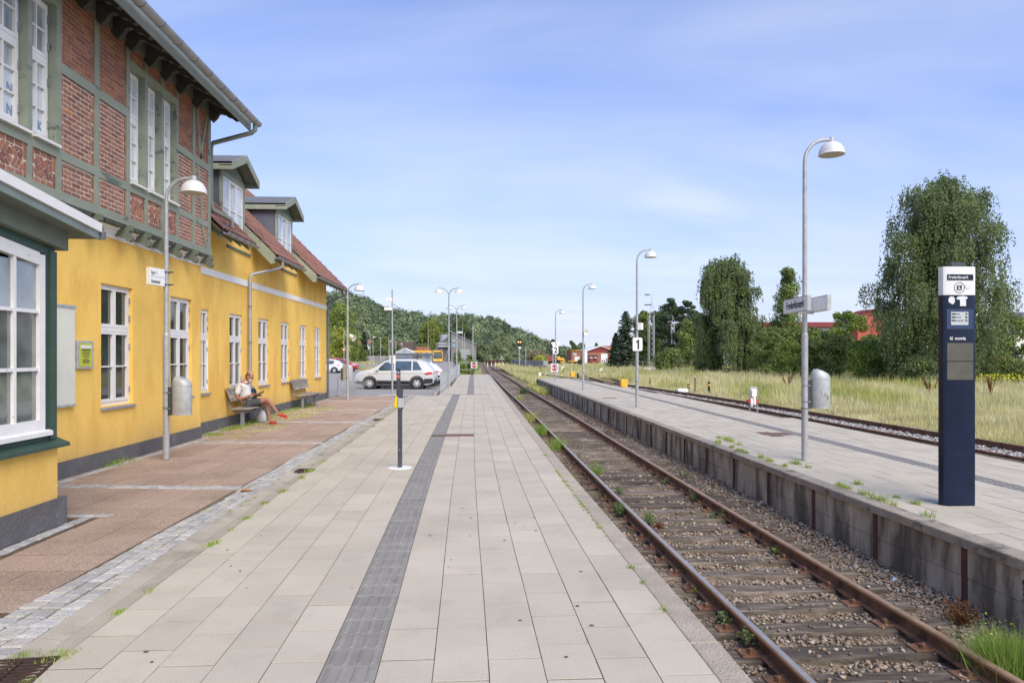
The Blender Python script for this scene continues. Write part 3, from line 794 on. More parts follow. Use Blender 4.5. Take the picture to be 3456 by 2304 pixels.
for (n, ya, yb) in ((9000, 10, 30), (5000, 30, 55)):
    X, Y = onbed(n, ya, yb, lambda v: f2(v)-1.9, lambda v: f2(v)+1.7)
    c = np.array([f2(v) for v in Y]); k_ = abs(abs(X-c)-.7535) > .08
    stones('grey_ballast_stones', X[k_], Y[k_], np.array([zr2(v)-.155 for v in Y[k_]])+rng.uniform(-.02, .02, k_.sum()), rng.uniform(.05, .1, k_.sum()), 'stone_grey', bl, lo=True, kind='stuff')
X, Y = onbed(6000, 8, 50, lambda v: p2r(v)+.02, lambda v: f2(v)-1.4)
stones('dirty_gravel', X, Y, np.full(len(X), Z2-.13)+rng.uniform(-.02, .02, len(X)), rng.uniform(.03, .07, len(X)), 'stone', bl, lo=True, kind='stuff')
B(ribbon(fr(-2, 54, 1.5), lambda y: p2r(y)-.05, lambda y: f2(y)-1.4, lambda y: Z2-.14), 'gravel_strip', 'ballast_bed', bl, fix=False)
side_track('turnout_track', 'rusty rails curving from the siding to join the main line beyond the platforms', [(10.0, 56), (8.6, 70), (6.6, 88), (4.4, 108), (2.1, 132)], 58, 126, bed=None, parts=40, zt=lambda y: rz_(y)+.03)
side_track('depot_track', 'rusty track curving right towards the red depot', [(10.5, 54), (11.5, 70), (14.5, 95), (20, 125), (27, 165), (33, 200)], 56, 196, 3, bed='ballast_bed', parts=40, zt=lambda y: zr2(y)+.14)
side_track('overgrown_track', 'overgrown track in the yard left of the depot track', [(11.6, 60), (11.6, 80), (13, 110), (15.5, 150), (20, 200)], 72, 190, 3, bed='ballast_bed', parts=40, zt=lambda y: zr2(y)+.12)
# spare rail pieces and a loose turnout lying in the grass
for (px, py, L_, a) in ((2075, 1273, 5.5, .3), (2095, 1262, 6.0, 1.35), (2110, 1267, 5, -.55), (2090, 1280, 4.0, .9)):
    x, y = gz(px, py, -.45)
    t = MB().prism([(p[0], p[1]) for p in PROF], -L_/2, L_/2)
    B(t, 'loose_rail', 'rail_rust', loc=(x, y, -.5), rot=(0, 0, a), label={5.5: 'short rusty rail lying crosswise at the back of the loose pile', 6.0: 'longest rusty rail of the loose pile in the yard grass', 5: 'rusty rail slanting left in the loose pile in the yard grass', 4.0: 'nearest short rusty rail of the loose pile in the yard grass'}[L_], cat='rail', group='loose rails piled in the yard grass')
# ================================================================ CAR PARK
PZ = -.1
park = B(ribbon(fr(31.9, 205, 6), lambda y: -95, lambda y: pl_left(y)-.03 if y < 66 else -2.6, lambda y: PZ, .6), 'car_park', 'asphalt', kind='structure')
B(MB().box(-30, -6.75, 10, 31.9, -.6, PZ-.004), 'car_park_side', 'asphalt', kind='structure')
for i in range(8):
    B(MB().box(-12, -7.0, -.05, .05, 0, .004), 'parking_line', 'marking', park, loc=(5.0, 41.5+i*2.5, PZ+.002))
for i in range(11):
    B(MB().cbox(-.5, .49, -.06, .06, -.1, .1, .01), 'kerb_stone', 'kerb_stone', park, loc=(-13.5+i*1.0, 31.9, PZ))
for i in range(24):
    B(MB().cbox(-.06, .06, -.5, .49, -.2, .1, .01), 'kerb_stone', 'kerb_stone', park, loc=(pl_left(34+i)-.12, 33+i, 0), rot=(0, 0, .004))
B(MB().cbox(-.45, .45, -.12, .12, -.12, .1, .02), 'kerb_stone', 'kerb_stone', park, loc=(-4.3, 32.4, PZ+.02), rot=(0, 0, .5))
# grass verge at the back of the car park
B(MB().box(-40, -12.5, 86, 92, -.2, PZ+.05), 'grass_verge', 'ground_dirt', park)
B(MB().box(-44, -12.2, 84.6, 85.0, -.2, PZ+.12), 'verge_kerb', 'kerb_stone', park)
# ================================================================ STATION BUILDING
st = thing('station_building', 'yellow station building with half-timbered brick upper storey and a long red-tiled wing', 'station building', (-6.27, 15.9, 0), world=True)
def SB(mb, name, m, parent=None, **k): return B(mb, name, m, parent or st, **k)
XA, XU, XW, XB = -6.27, -6.07, -6.55, -4.6          # main wall, jettied storey, wing wall, front bay
def wall_with_holes(X, y0, y1, z0, z1, holes, depth, th=.3):
    """wall in the plane x=X facing +x with rectangular openings; reveals included"""
    mb = MB(); ys = sorted({y0, y1} | {h[0] for h in holes} | {h[1] for h in holes}); zs = sorted({z0, z1} | {h[2] for h in holes} | {h[3] for h in holes})
    def inh(a, b, c, d): return any(h[0] <= a+1e-6 and b <= h[1]+1e-6 and h[2] <= c+1e-6 and d <= h[3]+1e-6 for h in holes)
    for i in range(len(ys)-1):
        for j in range(len(zs)-1):
            a, b, c, d = ys[i], ys[i+1], zs[j], zs[j+1]
            if not inh(a, b, c, d): mb.add([(X, a, c), (X, b, c), (X, b, d), (X, a, d)], [(0, 1, 2, 3)])
    for a, b, c, d in holes:
        mb.add([(X, a, c), (X, b, c), (X, b, d), (X, a, d), (X-depth, a, c), (X-depth, b, c), (X-depth, b, d), (X-depth, a, d)],
               [(0, 1, 5, 4), (1, 2, 6, 5), (2, 3, 7, 6), (3, 0, 4, 7), (4, 5, 6, 7)])
    mb.add([(X, y1, z0), (X-th, y1, z0), (X-th, y1, z1), (X, y1, z1)], [(0, 1, 2, 3)])
    mb.add([(X, y0, z0), (X-th, y0, z0), (X-th, y0, z1), (X, y0, z1)], [(0, 1, 2, 3)])
    return mb
WA = [(11.79, 12.84, .99, 3.04), (14.36, 15.41, .99, 3.04)]
SB(wall_with_holes(XA, 7.9, 15.88, .25, 4.0, WA, .16), 'wall', 'yellow_render', fix=False)
SB(MB().box(XA-9, XA-.3, 6, 15.88, -.4, 7.2), 'back_wall', 'yellow_render')
SB(MB().box(XA-.2, XA+.02, 7.9, 15.9, -.4, .25), 'plinth', 'plinth_grey')
WW = [(16.55, 17.08, .96, 2.93)]+[(a, a+.98, .96, 2.93) for a in (18.46, 20.82, 23.14, 25.47, 27.76)]
SB(wall_with_holes(XW, 15.9, 29.8, .26, 5.2, WW, .13), 'wall', 'yellow_render', fix=False)
SB(MB().box(XW-.25, XW+.02, 15.9, 29.82, -.4, .26), 'plinth', 'plinth_grey')
SB(MB().prism([(XW-.3, -.3), (XW-7.5, -.3), (XW-7.5, 5.0), (XW-3.9, 8.6), (XW-.3, 5.0)], 29.3, 29.78, 'y'), 'gable_wall', 'yellow_render')
SB(MB().box(XW, XW+.025, 15.9, 29.8, 3.75, 3.92).box(XW-.25, XW+.025, 29.8, 29.825, 3.75, 3.92), 'band', 'white_render')
# ---- windows
def window(X, y0, y1, z0, z1, zt, cols=2, low=2, up=1, glassm='glass_dark', sill=True, parent=None, fw=.055, inset=.07, fm='white_paint', blue=None, frost=0, deep=.05):
    """casement window: zt = transom height; cols casements; low/up pane rows below and above the transom"""
    mb = MB(); xo = X-inset; 
    def bar(a, b, c, d, t=0): mb.box(xo-deep, xo+t, a, b, c, d)
    bar(y0, y0+fw*.7, z0, z1); bar(y1-fw*.7, y1, z0, z1); bar(y0+fw*.7, y1-fw*.7, z1-fw*.8, z1); bar(y0+fw*.7, y1-fw*.7, z0, z0+fw)
    bar(y0+fw*.7, y1-fw*.7, zt-.035, zt+.035, .012)
    panes = []
    cw = (y1-y0-1.4*fw)/cols
    for i in range(cols):
        a, b = y0+fw*.7+cw*i+.004, y0+fw*.7+cw*(i+1)-.004
        for (c, d, rows) in ((z0+fw, zt-.035, low), (zt+.035, z1-fw*.8, up)):
            c += .004; d -= .004; s = .042
            bar(a, a+s, c, d, .014); bar(b-s, b, c, d, .014); bar(a+s, b-s, c, c+s+.012, .014); bar(a+s, b-s, d-s, d, .014)
            ih = (d-c-2*s-.012)
            ncol = 1 if cols > 1 else 2
            for r in range(rows):
                p0 = c+s+.012+ih*r/rows; p1 = c+s+.012+ih*(r+1)/rows
                if r: bar(a+s, b-s, p0-.012, p0+.012, .01)
                for q in range(ncol):
                    w_ = (b-a-2*s)/ncol; m0, m1 = a+s+w_*q, a+s+w_*(q+1)
                    if q and r == 0: bar(m0-.012, m0+.012, c+s+.012, d-s, .008)
                    panes.append((m0, m1, p0, p1, r, c > zt))
    w = B(mb, 'window', fm, parent or st)
    for (a, b, c, d, r, uu) in panes:
        g = 'glass_frosted' if (frost and not uu and r < frost) else (glassm if not (blue and uu) else blue)
        B(MB().box(xo-.035, xo-.028, a, b, c, d), 'pane', g, w)
    if sill:
        B(MB().prism([(X-inset, z0-.002), (X+.05, z0-.03), (X+.05, z0-.065), (X-inset, z0-.065)], y0-.03, y1+.03, 'y'), 'sill', 'zinc', w)
    for z in (z0+.25, zt-.25, zt+.2, z1-.25):
        pass
    h = MB()
    for z in (z0+.25, zt-.28, zt+.22, z1-.22): h.box(xo, xo+.03, y1-.045, y1-.02, z-.05, z+.05)
    B(h, 'hinges', 'zinc', w, kind='stuff')
    return w
for (a, b, c, d) in WA: window(XA, a, b, c, d, 2.28)
for i, (a, b, c, d) in enumerate(WW):
    w = window(XW, a, b, c, d, 2.26, cols=1 if i == 0 else 2, inset=.05)
# half-open casement of the narrow window
cs = MB(); 
T = Matrix.Translation((XW-.03, 17.05, 0)) @ Matrix.Rotation(math.radians(-128), 4, 'Z')
for (a, b, c, d) in ((0, .04, 1.0, 2.2), (.4, .44, 1.0, 2.2), (.04, .4, 1.0, 1.06), (.04, .4, 2.15, 2.2), (.04, .4, 1.58, 1.6), (.2, .22, 1.06, 2.15)):
    cs.box(-.02, .02, -b, -a, c, d, T)
B(cs, 'open_casement', 'white_paint', st)
# ---- half timber frame of the jettied storey
YP = [(6.2, 6.3), (7.1, 7.2), (8.0, 8.1), (8.83, 8.93), (9.57, 9.66), (10.2, 10.32), (11.18, 11.31), (12.16, 12.27), (12.82, 12.92), (13.46, 13.56), (14.11, 14.2), (14.9, 15.02), (15.72, 15.87)]
Z_B0, Z_B1, Z_S0, Z_S1, Z_M0, Z_M1, Z_T0, Z_T1 = 4.06, 4.2, 4.66, 4.79, 5.91, 6.06, 7.2, 7.42
BX = .03
def beam(mb, name='beam', m='sage_timber'): return SB(mb, name, m)
for a, b in YP:
    beam(MB().cbox(XU-.1, XU+BX, a, b, Z_B1, Z_T0, .0), 'post')
beam(MB().box(XU-.1, XU+BX+.004, 6.2, 15.9, Z_T0, Z_T1), 'top_plate', 'sage_timber_dark')
beam(MB().box(XU-.1, XU+BX+.004, 6.2, 15.9, Z_B0, Z_B1), 'bottom_beam')
BAYS = [(YP[i][1], YP[i+1][0]) for i in range(len(YP)-1)]
WIN = {2, 3, 4, 7, 8, 9}
WIN = {0, 2, 3, 4, 7, 8, 9}
for i, (a, b) in enumerate(BAYS):
    beam(MB().box(XU-.1, XU+BX+.002, a, b, Z_S0, Z_S1), 'rail_beam')
    if i not in WIN: beam(MB().box(XU-.1, XU+BX+.002, a, b, Z_M0, Z_M1), 'rail_beam')
    else: beam(MB().box(XU-.1, XU+BX+.002, a, b, 6.82, 6.94), 'rail_beam')
# carved undersides between the console heads
for i, (a, b) in enumerate(BAYS):
    beam(MB().prism([(a+.14, Z_B0), (a+.2, Z_B0-.06), (b-.12, Z_B0-.06), (b-.05, Z_B0)], XU-.09, XU+BX-.002, 'x'), 'carved_edge', 'eave_shaded')
# brick panels
bricks = []; diag = []
def panel(y0, y1, z0, z1, X, pat, dark=False):
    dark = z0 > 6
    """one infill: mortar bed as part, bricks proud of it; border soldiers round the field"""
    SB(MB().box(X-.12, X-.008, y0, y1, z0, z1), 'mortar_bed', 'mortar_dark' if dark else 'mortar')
    bw, bh, g = .2, .053, .018
    if pat == 'run':
        # soldier borders
        z = z0+.004
        while z < z1-.02:
            h = min(.2, z1-.004-z)
            for (a, b) in ((y0+.003, y0+.058), (y1-.058, y1-.003)): bricks.append((X, a, b, z, z+h))
            z += h+g
        r = 0; z = z0+.004
        while z < z1-.02:
            zz = min(z+bh, z1-.004)
            y = y0+.058+g
            first = (r % 2)
            L = y1-.058-g
            k = 0
            while y < L-.02:
                w = bw if not (k == 0 and first) else bw/2-g/2
                if L-(y+w) < .05: w = L-y
                bricks.append((X, y, min(y+w, L), z, zz)); y += w+g; k += 1
            z += bh+g+.002; r += 1
    else:
        for (a, b, c, d) in ((y0+.003, y0+.058, z0+.004, z1-.004), (y1-.058, y1-.003, z0+.004, z1-.004)):
            hh = (d-c-g)/2
            bricks.append((X, a, b, c, c+hh)); bricks.append((X, a, b, c+hh+g, d))
        for (c, d) in ((z0+.004, z0+.07), (z1-.07, z1-.004)):
            n = 3; w = (y1-y0-.116-2*g-(n-1)*g)/n
            for q in range(n): bricks.append((X, y0+.058+g+q*(w+g), y0+.058+g+q*(w+g)+w, c, d))
        cy, cz, hy, hz_ = (y0+y1)/2, (z0+z1)/2, (y1-y0)/2-.058-g, (z1-z0)/2-.07-g
        sgn = {'dl': 1, 'dr': -1}.get(pat, 0)
        def clip(poly, a, b, c):                        # keep a*y+b*z<=c
            o = []
            for i in range(len(poly)):
                p, q = poly[i], poly[(i+1) % len(poly)]; fp, fq = a*p[0]+b*p[1]-c, a*q[0]+b*q[1]-c
                if fp <= 0: o.append(p)
                if fp*fq < 0: t = fp/(fp-fq); o.append((p[0]+(q[0]-p[0])*t, p[1]+(q[1]-p[1])*t))
            return o
        def diagfill(ya, yb, za, zb, ang):
            ux, uz = math.cos(ang), math.sin(ang)
            for i in range(-8, 9):
                for j in range(-4, 5):
                    bx = i*(bh+g); by = (j+(.5 if i % 2 else 0))*(.17+g)
                    c0 = [(bx, by), (bx+bh, by), (bx+bh, by+.17), (bx, by+.17)]
                    poly = [((ya+yb)/2+p*uz+q*ux, (za+zb)/2-p*ux+q*uz) for p, q in c0]
                    for cl in ((1, 0, yb), (-1, 0, -ya), (0, 1, zb), (0, -1, -za)):
                        if len(poly) > 2: poly = clip(poly, *cl)
                    if len(poly) > 2:
                        ar = abs(sum(poly[k][0]*poly[(k+1) % len(poly)][1]-poly[(k+1) % len(poly)][0]*poly[k][1] for k in range(len(poly))))/2
                        if ar > .0007: diag.append((X, poly))
        if sgn: diagfill(cy-hy, cy+hy, cz-hz_, cz+hz_, math.radians(90+33*sgn))
        else:
            h = .006
            for (ya, yb, za, zb, s) in ((cy-hy, cy-h, cz+h, cz+hz_, 1), (cy+h, cy+hy, cz+h, cz+hz_, -1), (cy-hy, cy-h, cz-hz_, cz-h, -1), (cy+h, cy+hy, cz-hz_, cz-h, 1)):
                diagfill(ya, yb, za, zb, math.radians(90-33*s))
XP = XU+.012
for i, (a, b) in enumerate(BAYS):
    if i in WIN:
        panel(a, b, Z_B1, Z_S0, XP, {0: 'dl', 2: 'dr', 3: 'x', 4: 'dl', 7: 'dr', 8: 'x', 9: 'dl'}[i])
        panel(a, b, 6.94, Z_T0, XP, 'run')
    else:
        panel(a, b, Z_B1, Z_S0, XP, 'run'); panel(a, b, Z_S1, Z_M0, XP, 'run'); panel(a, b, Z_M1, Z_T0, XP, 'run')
# slanting braces in the end bays (proud of the bricks)
for (ya, za, yb, zb) in ((15.06, 7.19, 15.28, 6.07), (15.12, 5.9, 15.4, 4.8), (15.62, 7.1, 15.25, 6.07), (15.35, 4.65, 15.62, 4.21)):
    beam(MB().prism([(ya, za), (ya+.09, za), (yb+.09, zb), (yb, zb)], XU-.05, XU+.0285, 'x'), 'brace')
# place bricks: the nearest as parts, the rest one joined part
bricks.sort(key=lambda q: (q[1] < 8.95 or q[3] > 7.35, q[1]**2+(q[3]-1.85)**2))
bu = MB().add([(-1, -.5, -.5), (-1, .5, -.5), (-1, .5, .5), (-1, -.5, .5), (0, -.47, -.44), (0, .47, -.44), (0, .47, .44), (0, -.47, .44)],
              [(4, 5, 6, 7), (0, 1, 5, 4), (1, 2, 6, 5), (2, 3, 7, 6), (3, 0, 4, 7)]).mesh('brick', 'brick')
L0 = Vector(st.location)
nb = 230
ob_i = min(range(len(bricks)), key=lambda i: abs(bricks[i][1]-10.45)+abs(bricks[i][3]-5.35))
for i, (X, a, b, c, d) in enumerate(bricks[:nb]):
    o = link('brick', bu, st, loc=Vector((X+random.uniform(-.002, .002), (a+b)/2, (c+d)/2))-L0, fix=False); o.scale = (.02, b-a, d-c)
    if i == ob_i:
        o.data = bu.copy(); o.data.materials.clear(); o.data.materials.append(M_['orange_brick']); o['label'] = 'bright orange brick'
V_, F_ = [], []
for (X, a, b, c, d) in bricks[nb:]:
    o = len(V_); m = .03*(b-a) if b-a < .1 else .006; n = .003
    V_ += [(X-.02, a, c), (X-.02, b, c), (X-.02, b, d), (X-.02, a, d), (X, a+.004, c+n), (X, b-.004, c+n), (X, b-.004, d-n), (X, a+.004, d-n)]
    F_ += [tuple(q+o for q in f) for f in ((4, 5, 6, 7), (0, 1, 5, 4), (1, 2, 6, 5), (2, 3, 7, 6), (3, 0, 4, 7))]
SB(MB().add(V_, F_), 'brick_field', 'brick', kind='stuff', fix=False)
diag.sort(key=lambda q: q[1][0][0]); 
dvis = [q for q in diag if q[1][0][0] > 8.9]; dn = [q for q in diag if q[1][0][0] <= 8.9]+dvis[70:]
for X, poly in dvis[:70]: SB(MB().prism(poly, X-.02, X+random.uniform(-.001, .002), 'x'), 'brick', 'brick')
mb = MB()
for X, poly in dn: mb.prism(poly, X-.02, X, 'x')
SB(mb, 'slanted_brick_field', 'brick', kind='stuff', fix=False)
# upper windows with their transoms
def upwin(a, b, big):
    return window(XU-.09, a+.01, b-.01, 4.86, 6.81, 5.99, cols=1, low=3 if big else 3, up=2, inset=.0, sill=False, fm='white_paint', glassm='glass_pale' , blue='glass_room_reflect' if big else 'glass_pale', frost=2 if big else 2)
for i in sorted(WIN):
    a, b = BAYS[i]
    upwin(a, b, i < 5)
    SB(MB().prism([(XU-.14, 4.86), (XU+.09, 4.83), (XU+.09, 4.795), (XU-.14, 4.795)], a, b+.02, 'y'), 'window_board', 'white_paint')
    SB(MB().box(XU-.3, XU-.15, a, b, 4.66, 7.0), 'room_back', 'glass_room_reflect')
# letters on the frosted sheets
def winword(ch, y, z, s=.2): text(ch, s, 'blue_letter', st, Vector((XU-.112, y, z))-L0, (math.radians(90), 0, math.radians(90)), 'window_letter', .0015, 'CENTER', sx=.8, bold=.001)
for ch_, y_, z_ in (('A', 9.14, 5.28), ('N', 9.42, 5.28), ('I', 9.14, 5.0), ('N', 9.42, 5.0), ('D', 9.79, 5.28), ('I', 9.79, 4.98), ('K', 10.05, 4.98), ('L', 8.4, 5.28), ('I', 8.4, 5.0)): winword(ch_, y_, z_)
# white cornice under the jetty and console heads
SB(MB().prism([(XA, 3.82), (XA+.03, 3.82), (XA+.03, 3.9), (XA+.07, 3.93), (XA+.07, 3.96), (XA+.13, 4.0), (XA+.13, 4.045), (XA-.2, 4.045), (XA-.2, 4.0), (XA, 4.0)], 6.2, 15.88, 'y'), 'cornice', 'white_render')
for a, b in YP[3:]:
    y = (a+b)/2
    p = [(XA-.1, 4.055), (XU+.1, 4.055), (XU+.1, 3.97), (XU+.07, 3.95)]
    n = 10
    for q in range(n+1):
        t = math.pi*.45-math.pi*1.25*q/n
        p.append((XU+.05+.06*math.cos(t)*1.0, 3.85+.07*math.sin(t)))
    p += [(XU-.05, 3.84), (XA+.005, 3.9), (XA-.1, 3.9)]
    c = SB(MB().prism(p, y-.05, y+.05, 'y'), 'console', 'sage_timber_dark')
    SB(MB().lathe([(.018, 0), (.018, .006)], 8, (0, 0, 0), Matrix.Translation((XU+.05, y-.05, 3.87)) @ Matrix.Rotation(math.radians(90), 4, 'X')), 'console_pin', 'sage_timber_dark')
# ---- eaves of the main roof
EX, EZ = -5.2, 7.2
SB(MB().prism([(EX-.16, 7.02), (EX-.13, 7.02), (EX-.13, 7.3), (EX-.16, 7.3)], 5.0, 16.4, 'y'), 'fascia', 'zinc_green')
SB(MB().prism([(EX-.15, 7.23), (XU-.2, 7.66), (XU-5.5, 10.2), (XU-5.5, 10.3), (EX-.15, 7.27)], 5.0, 16.5, 'y'), 'roof', 'roof_tile')
sf = MB()
for k in range(6):
    t0 = k/6; x0, x1 = EX-.17-(.92)*t0, EX-.17-.92*(k+1)/6+.01
    z0 = 7.19+.46*t0*.9
    sf.box(x1, x0, 5.0, 16.45, z0, z0+.02)
SB(sf, 'soffit_boards', 'eave_shaded')
g_ = SB(MB(), 'gutter', 'zinc') if False else None
def gutter(y0, y1, X, Z, r=.075, step=.62, parent=None, m='zinc', ring=True):
    n = 9; mb = MB(); P = [(X+r*math.cos(math.pi+math.pi*i/n), Z+r*math.sin(math.pi+math.pi*i/n)) for i in range(n+1)]
    Q = [(X+(r-.008)*math.cos(2*math.pi-math.pi*i/n), Z+(r-.008)*math.sin(2*math.pi-math.pi*i/n)) for i in range(n+1)]
    mb.prism(P+Q, y0, y1, 'y')
    g = SB(mb, 'gutter', m, smooth=35)
    y = y0+.2
    if ring:
        while y < y1:
            R = MB(); n2 = 9
            P2 = [(X+(r+.007)*math.cos(math.pi+math.pi*i/n2), Z+(r+.007)*math.sin(math.pi+math.pi*i/n2)) for i in range(n2+1)]
            R.prism(P2+[(x-(x-X)*.06, z-(z-Z)*.06) for x, z in P2[::-1]], y-.01, y+.01, 'y')
            B(R, 'gutter_bracket', 'zinc_dark', g); y += step
    return g
gutter(6.0, 16.45, EX+.02, EZ+.02, .088, .66)
# rafter tails with carved ends
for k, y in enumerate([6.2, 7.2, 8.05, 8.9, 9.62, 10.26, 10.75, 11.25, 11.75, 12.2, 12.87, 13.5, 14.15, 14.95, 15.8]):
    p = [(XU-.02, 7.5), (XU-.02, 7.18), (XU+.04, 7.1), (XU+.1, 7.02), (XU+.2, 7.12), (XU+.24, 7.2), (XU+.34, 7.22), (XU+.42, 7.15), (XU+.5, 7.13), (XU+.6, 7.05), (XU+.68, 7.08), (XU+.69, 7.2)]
    SB(MB().prism(p, y-.05, y+.05, 'y'), 'rafter_tail', 'eave_shaded')
def pipe(pts, r, name='downpipe', m='zinc', n=10, parent=None): return SB(MB().tube(pts, r, n), name, m, smooth=60)
# downpipe at the corner of the tall part
YC = 16.28
pipe([(EX+.0, YC, 7.14), (EX, YC, 7.02), (EX-.08, YC, 6.95), (XU-.1, YC+.05, 6.72), (XU-.15, YC+.05, 6.6), (XU-.15, YC+.05, 5.35), (XU-.12, YC+.1, 5.2), (-5.86, YC+.35, 5.02), (-5.86, YC+.4, 4.85)], .052, m='zinc_green')
# ---- wing roof: three sections with wall dormers between
RE_X, RE_Z = -5.85, 4.66
D1, D2 = (18.24, 20.02), (23.13, 25.0)
SECS = [(15.92, D1[0]-.02), (D1[1], D2[0]-.02), (D2[1], 30.45)]
RX, RZ = -10.2, 4.66+4.35
def roofx(t): return RE_X+(RX-RE_X)*t, RE_Z+(RZ-RE_Z)*t
wr = SB(MB().prism([(RE_X, RE_Z-.03), (RE_X, RE_Z+.0), (RX, RZ), (2*RX-RE_X, RE_Z), (2*RX-RE_X, RE_Z-.06), (RX, RZ-.06)], SECS[2][0], SECS[2][1], 'y')
       .prism([(RE_X, RE_Z-.03), (RE_X, RE_Z+.0), (RX, RZ), (RX, RZ-.06)], SECS[0][0], SECS[0][1], 'y')
       .prism([(RE_X, RE_Z-.03), (RE_X, RE_Z+.0), (RX, RZ), (RX, RZ-.06)], SECS[1][0], SECS[1][1], 'y')
       .prism([(-6.75, 5.53), (RX, RZ-.01), (RX, RZ-.07), (-6.75, 5.47)], D1[0]-.02, D1[1], 'y').prism([(-6.75, 5.53), (RX, RZ-.01), (RX, RZ-.07), (-6.75, 5.47)], D2[0]-.02, D2[1], 'y'), 'roof', 'roof_tile')
# pantiles in courses
def tilemb():
    mb = MB(); L_, w = .36, .235
    prof = [(-w/2, .0), (-w*.3, .035), (-w*.05, .045), (w*.18, .02), (w*.36, .008), (w/2, .018)]
    vs = []
    for (s, h) in ((0, .03), (L_, .005)):
        for a, b in prof: vs.append((s, a, b+h))
    n = len(prof)
    vs += [(0, a, b) for a, b in prof]
    return mb.add(vs, [(i, i+1, n+i+1, n+i) for i in range(n-1)]+[(2*n+i, 2*n+i+1, i+1, i) for i in range(n-1)])
tmesh = tilemb().mesh('roof_tile', 'roof_tile', smooth=50)
s45 = math.atan2(RZ-RE_Z, RE_X-RX)
tiles = []
for (a, b) in SECS:
    nrow = int(6.15/.31)
    for r in range(nrow):
        ny = max(1, round((b-a)/.2)); wy = (b-a)/ny
        for c in range(ny):
            t = r*.31; x = RE_X+.03-t*math.cos(s45); z = RE_Z+.0+t*math.sin(s45)
            y = a+wy*(c+.5)
            hid = any(d[0]-.1 < y < d[1]+.1 and z > 5.5 for d in (D1, D2))
            tiles.append((x, y, z+.01))
Rt = Matrix.Rotation(s45, 3, 'Y') @ Matrix.Rotation(math.pi, 3, 'Z')
re_ = (Matrix.Rotation(s45, 3, 'Y') @ Matrix.Rotation(math.pi, 3, 'Z')).to_euler()
tiles.sort(key=lambda t: t[1]*1.0+abs(t[2]-5)*1.5)
for t in tiles[:300]: link('roof_tile', tmesh, wr, loc=t, rot=(re_.x, re_.y, re_.z), fix=False)
stuffmesh([v.co[:] for v in tmesh.vertices], [tuple(p.vertices) for p in tmesh.polygons], [Matrix.Translation(t) @ Rt.to_4x4() for t in tiles[300:]], 'roof_tile_field', 'roof_tile', wr)
# verge boards, rafters and gutters
for y, nm in ((SECS[1][0], 'verge_board'), (SECS[2][0], 'verge_board')):
    SB(MB().prism([(RE_X+.02, RE_Z-.22), (RE_X+.02, RE_Z+.03), (-6.72, RE_Z+.9), (-7.4, RE_Z+1.58), (-7.4, RE_Z+1.3), (RE_X-.1, RE_Z-.24)], y-.035, y, 'y'), nm, 'sage_timber')
SB(MB().prism([(RE_X+.02, RE_Z-.16), (RE_X+.02, RE_Z+.05), (RX, RZ+.06), (RX, RZ-.16)], 30.45, 30.49, 'y'), 'verge_board', 'sage_timber')
for (a, b) in (SECS[0], SECS[1]):
    SB(MB().prism([(RE_X+.03, RE_Z-.01), (RE_X+.03, RE_Z+.08), (-6.75, RE_Z+.98), (-6.75, RE_Z+.86)], b, b+.03, 'y'), 'verge_flashing', 'dark_green')
for (a, b) in SECS:
    y = a+.25
    while y < b:
        SB(MB().prism([(RE_X-.06, RE_Z-.05), (RE_X-.06, RE_Z-.16), (XW-.02, RE_Z+.38), (XW-.02, RE_Z+.6)], y-.045, y+.045, 'y'), 'rafter_tail', 'sage_timber'); y += .62
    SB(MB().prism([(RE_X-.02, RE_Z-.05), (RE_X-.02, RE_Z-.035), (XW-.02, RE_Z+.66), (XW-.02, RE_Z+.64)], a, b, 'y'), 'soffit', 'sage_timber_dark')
    gutter(a-.02 if a > 16 else a+.1, b+.05, RE_X+.075, RE_Z-.02, .066, .45)
for (a, b) in (D1, D2):
    SB(MB().box(XW-.4, XW+.05, a-.02, b, 4.62, 4.68), 'ledge', 'sage_timber_dark')
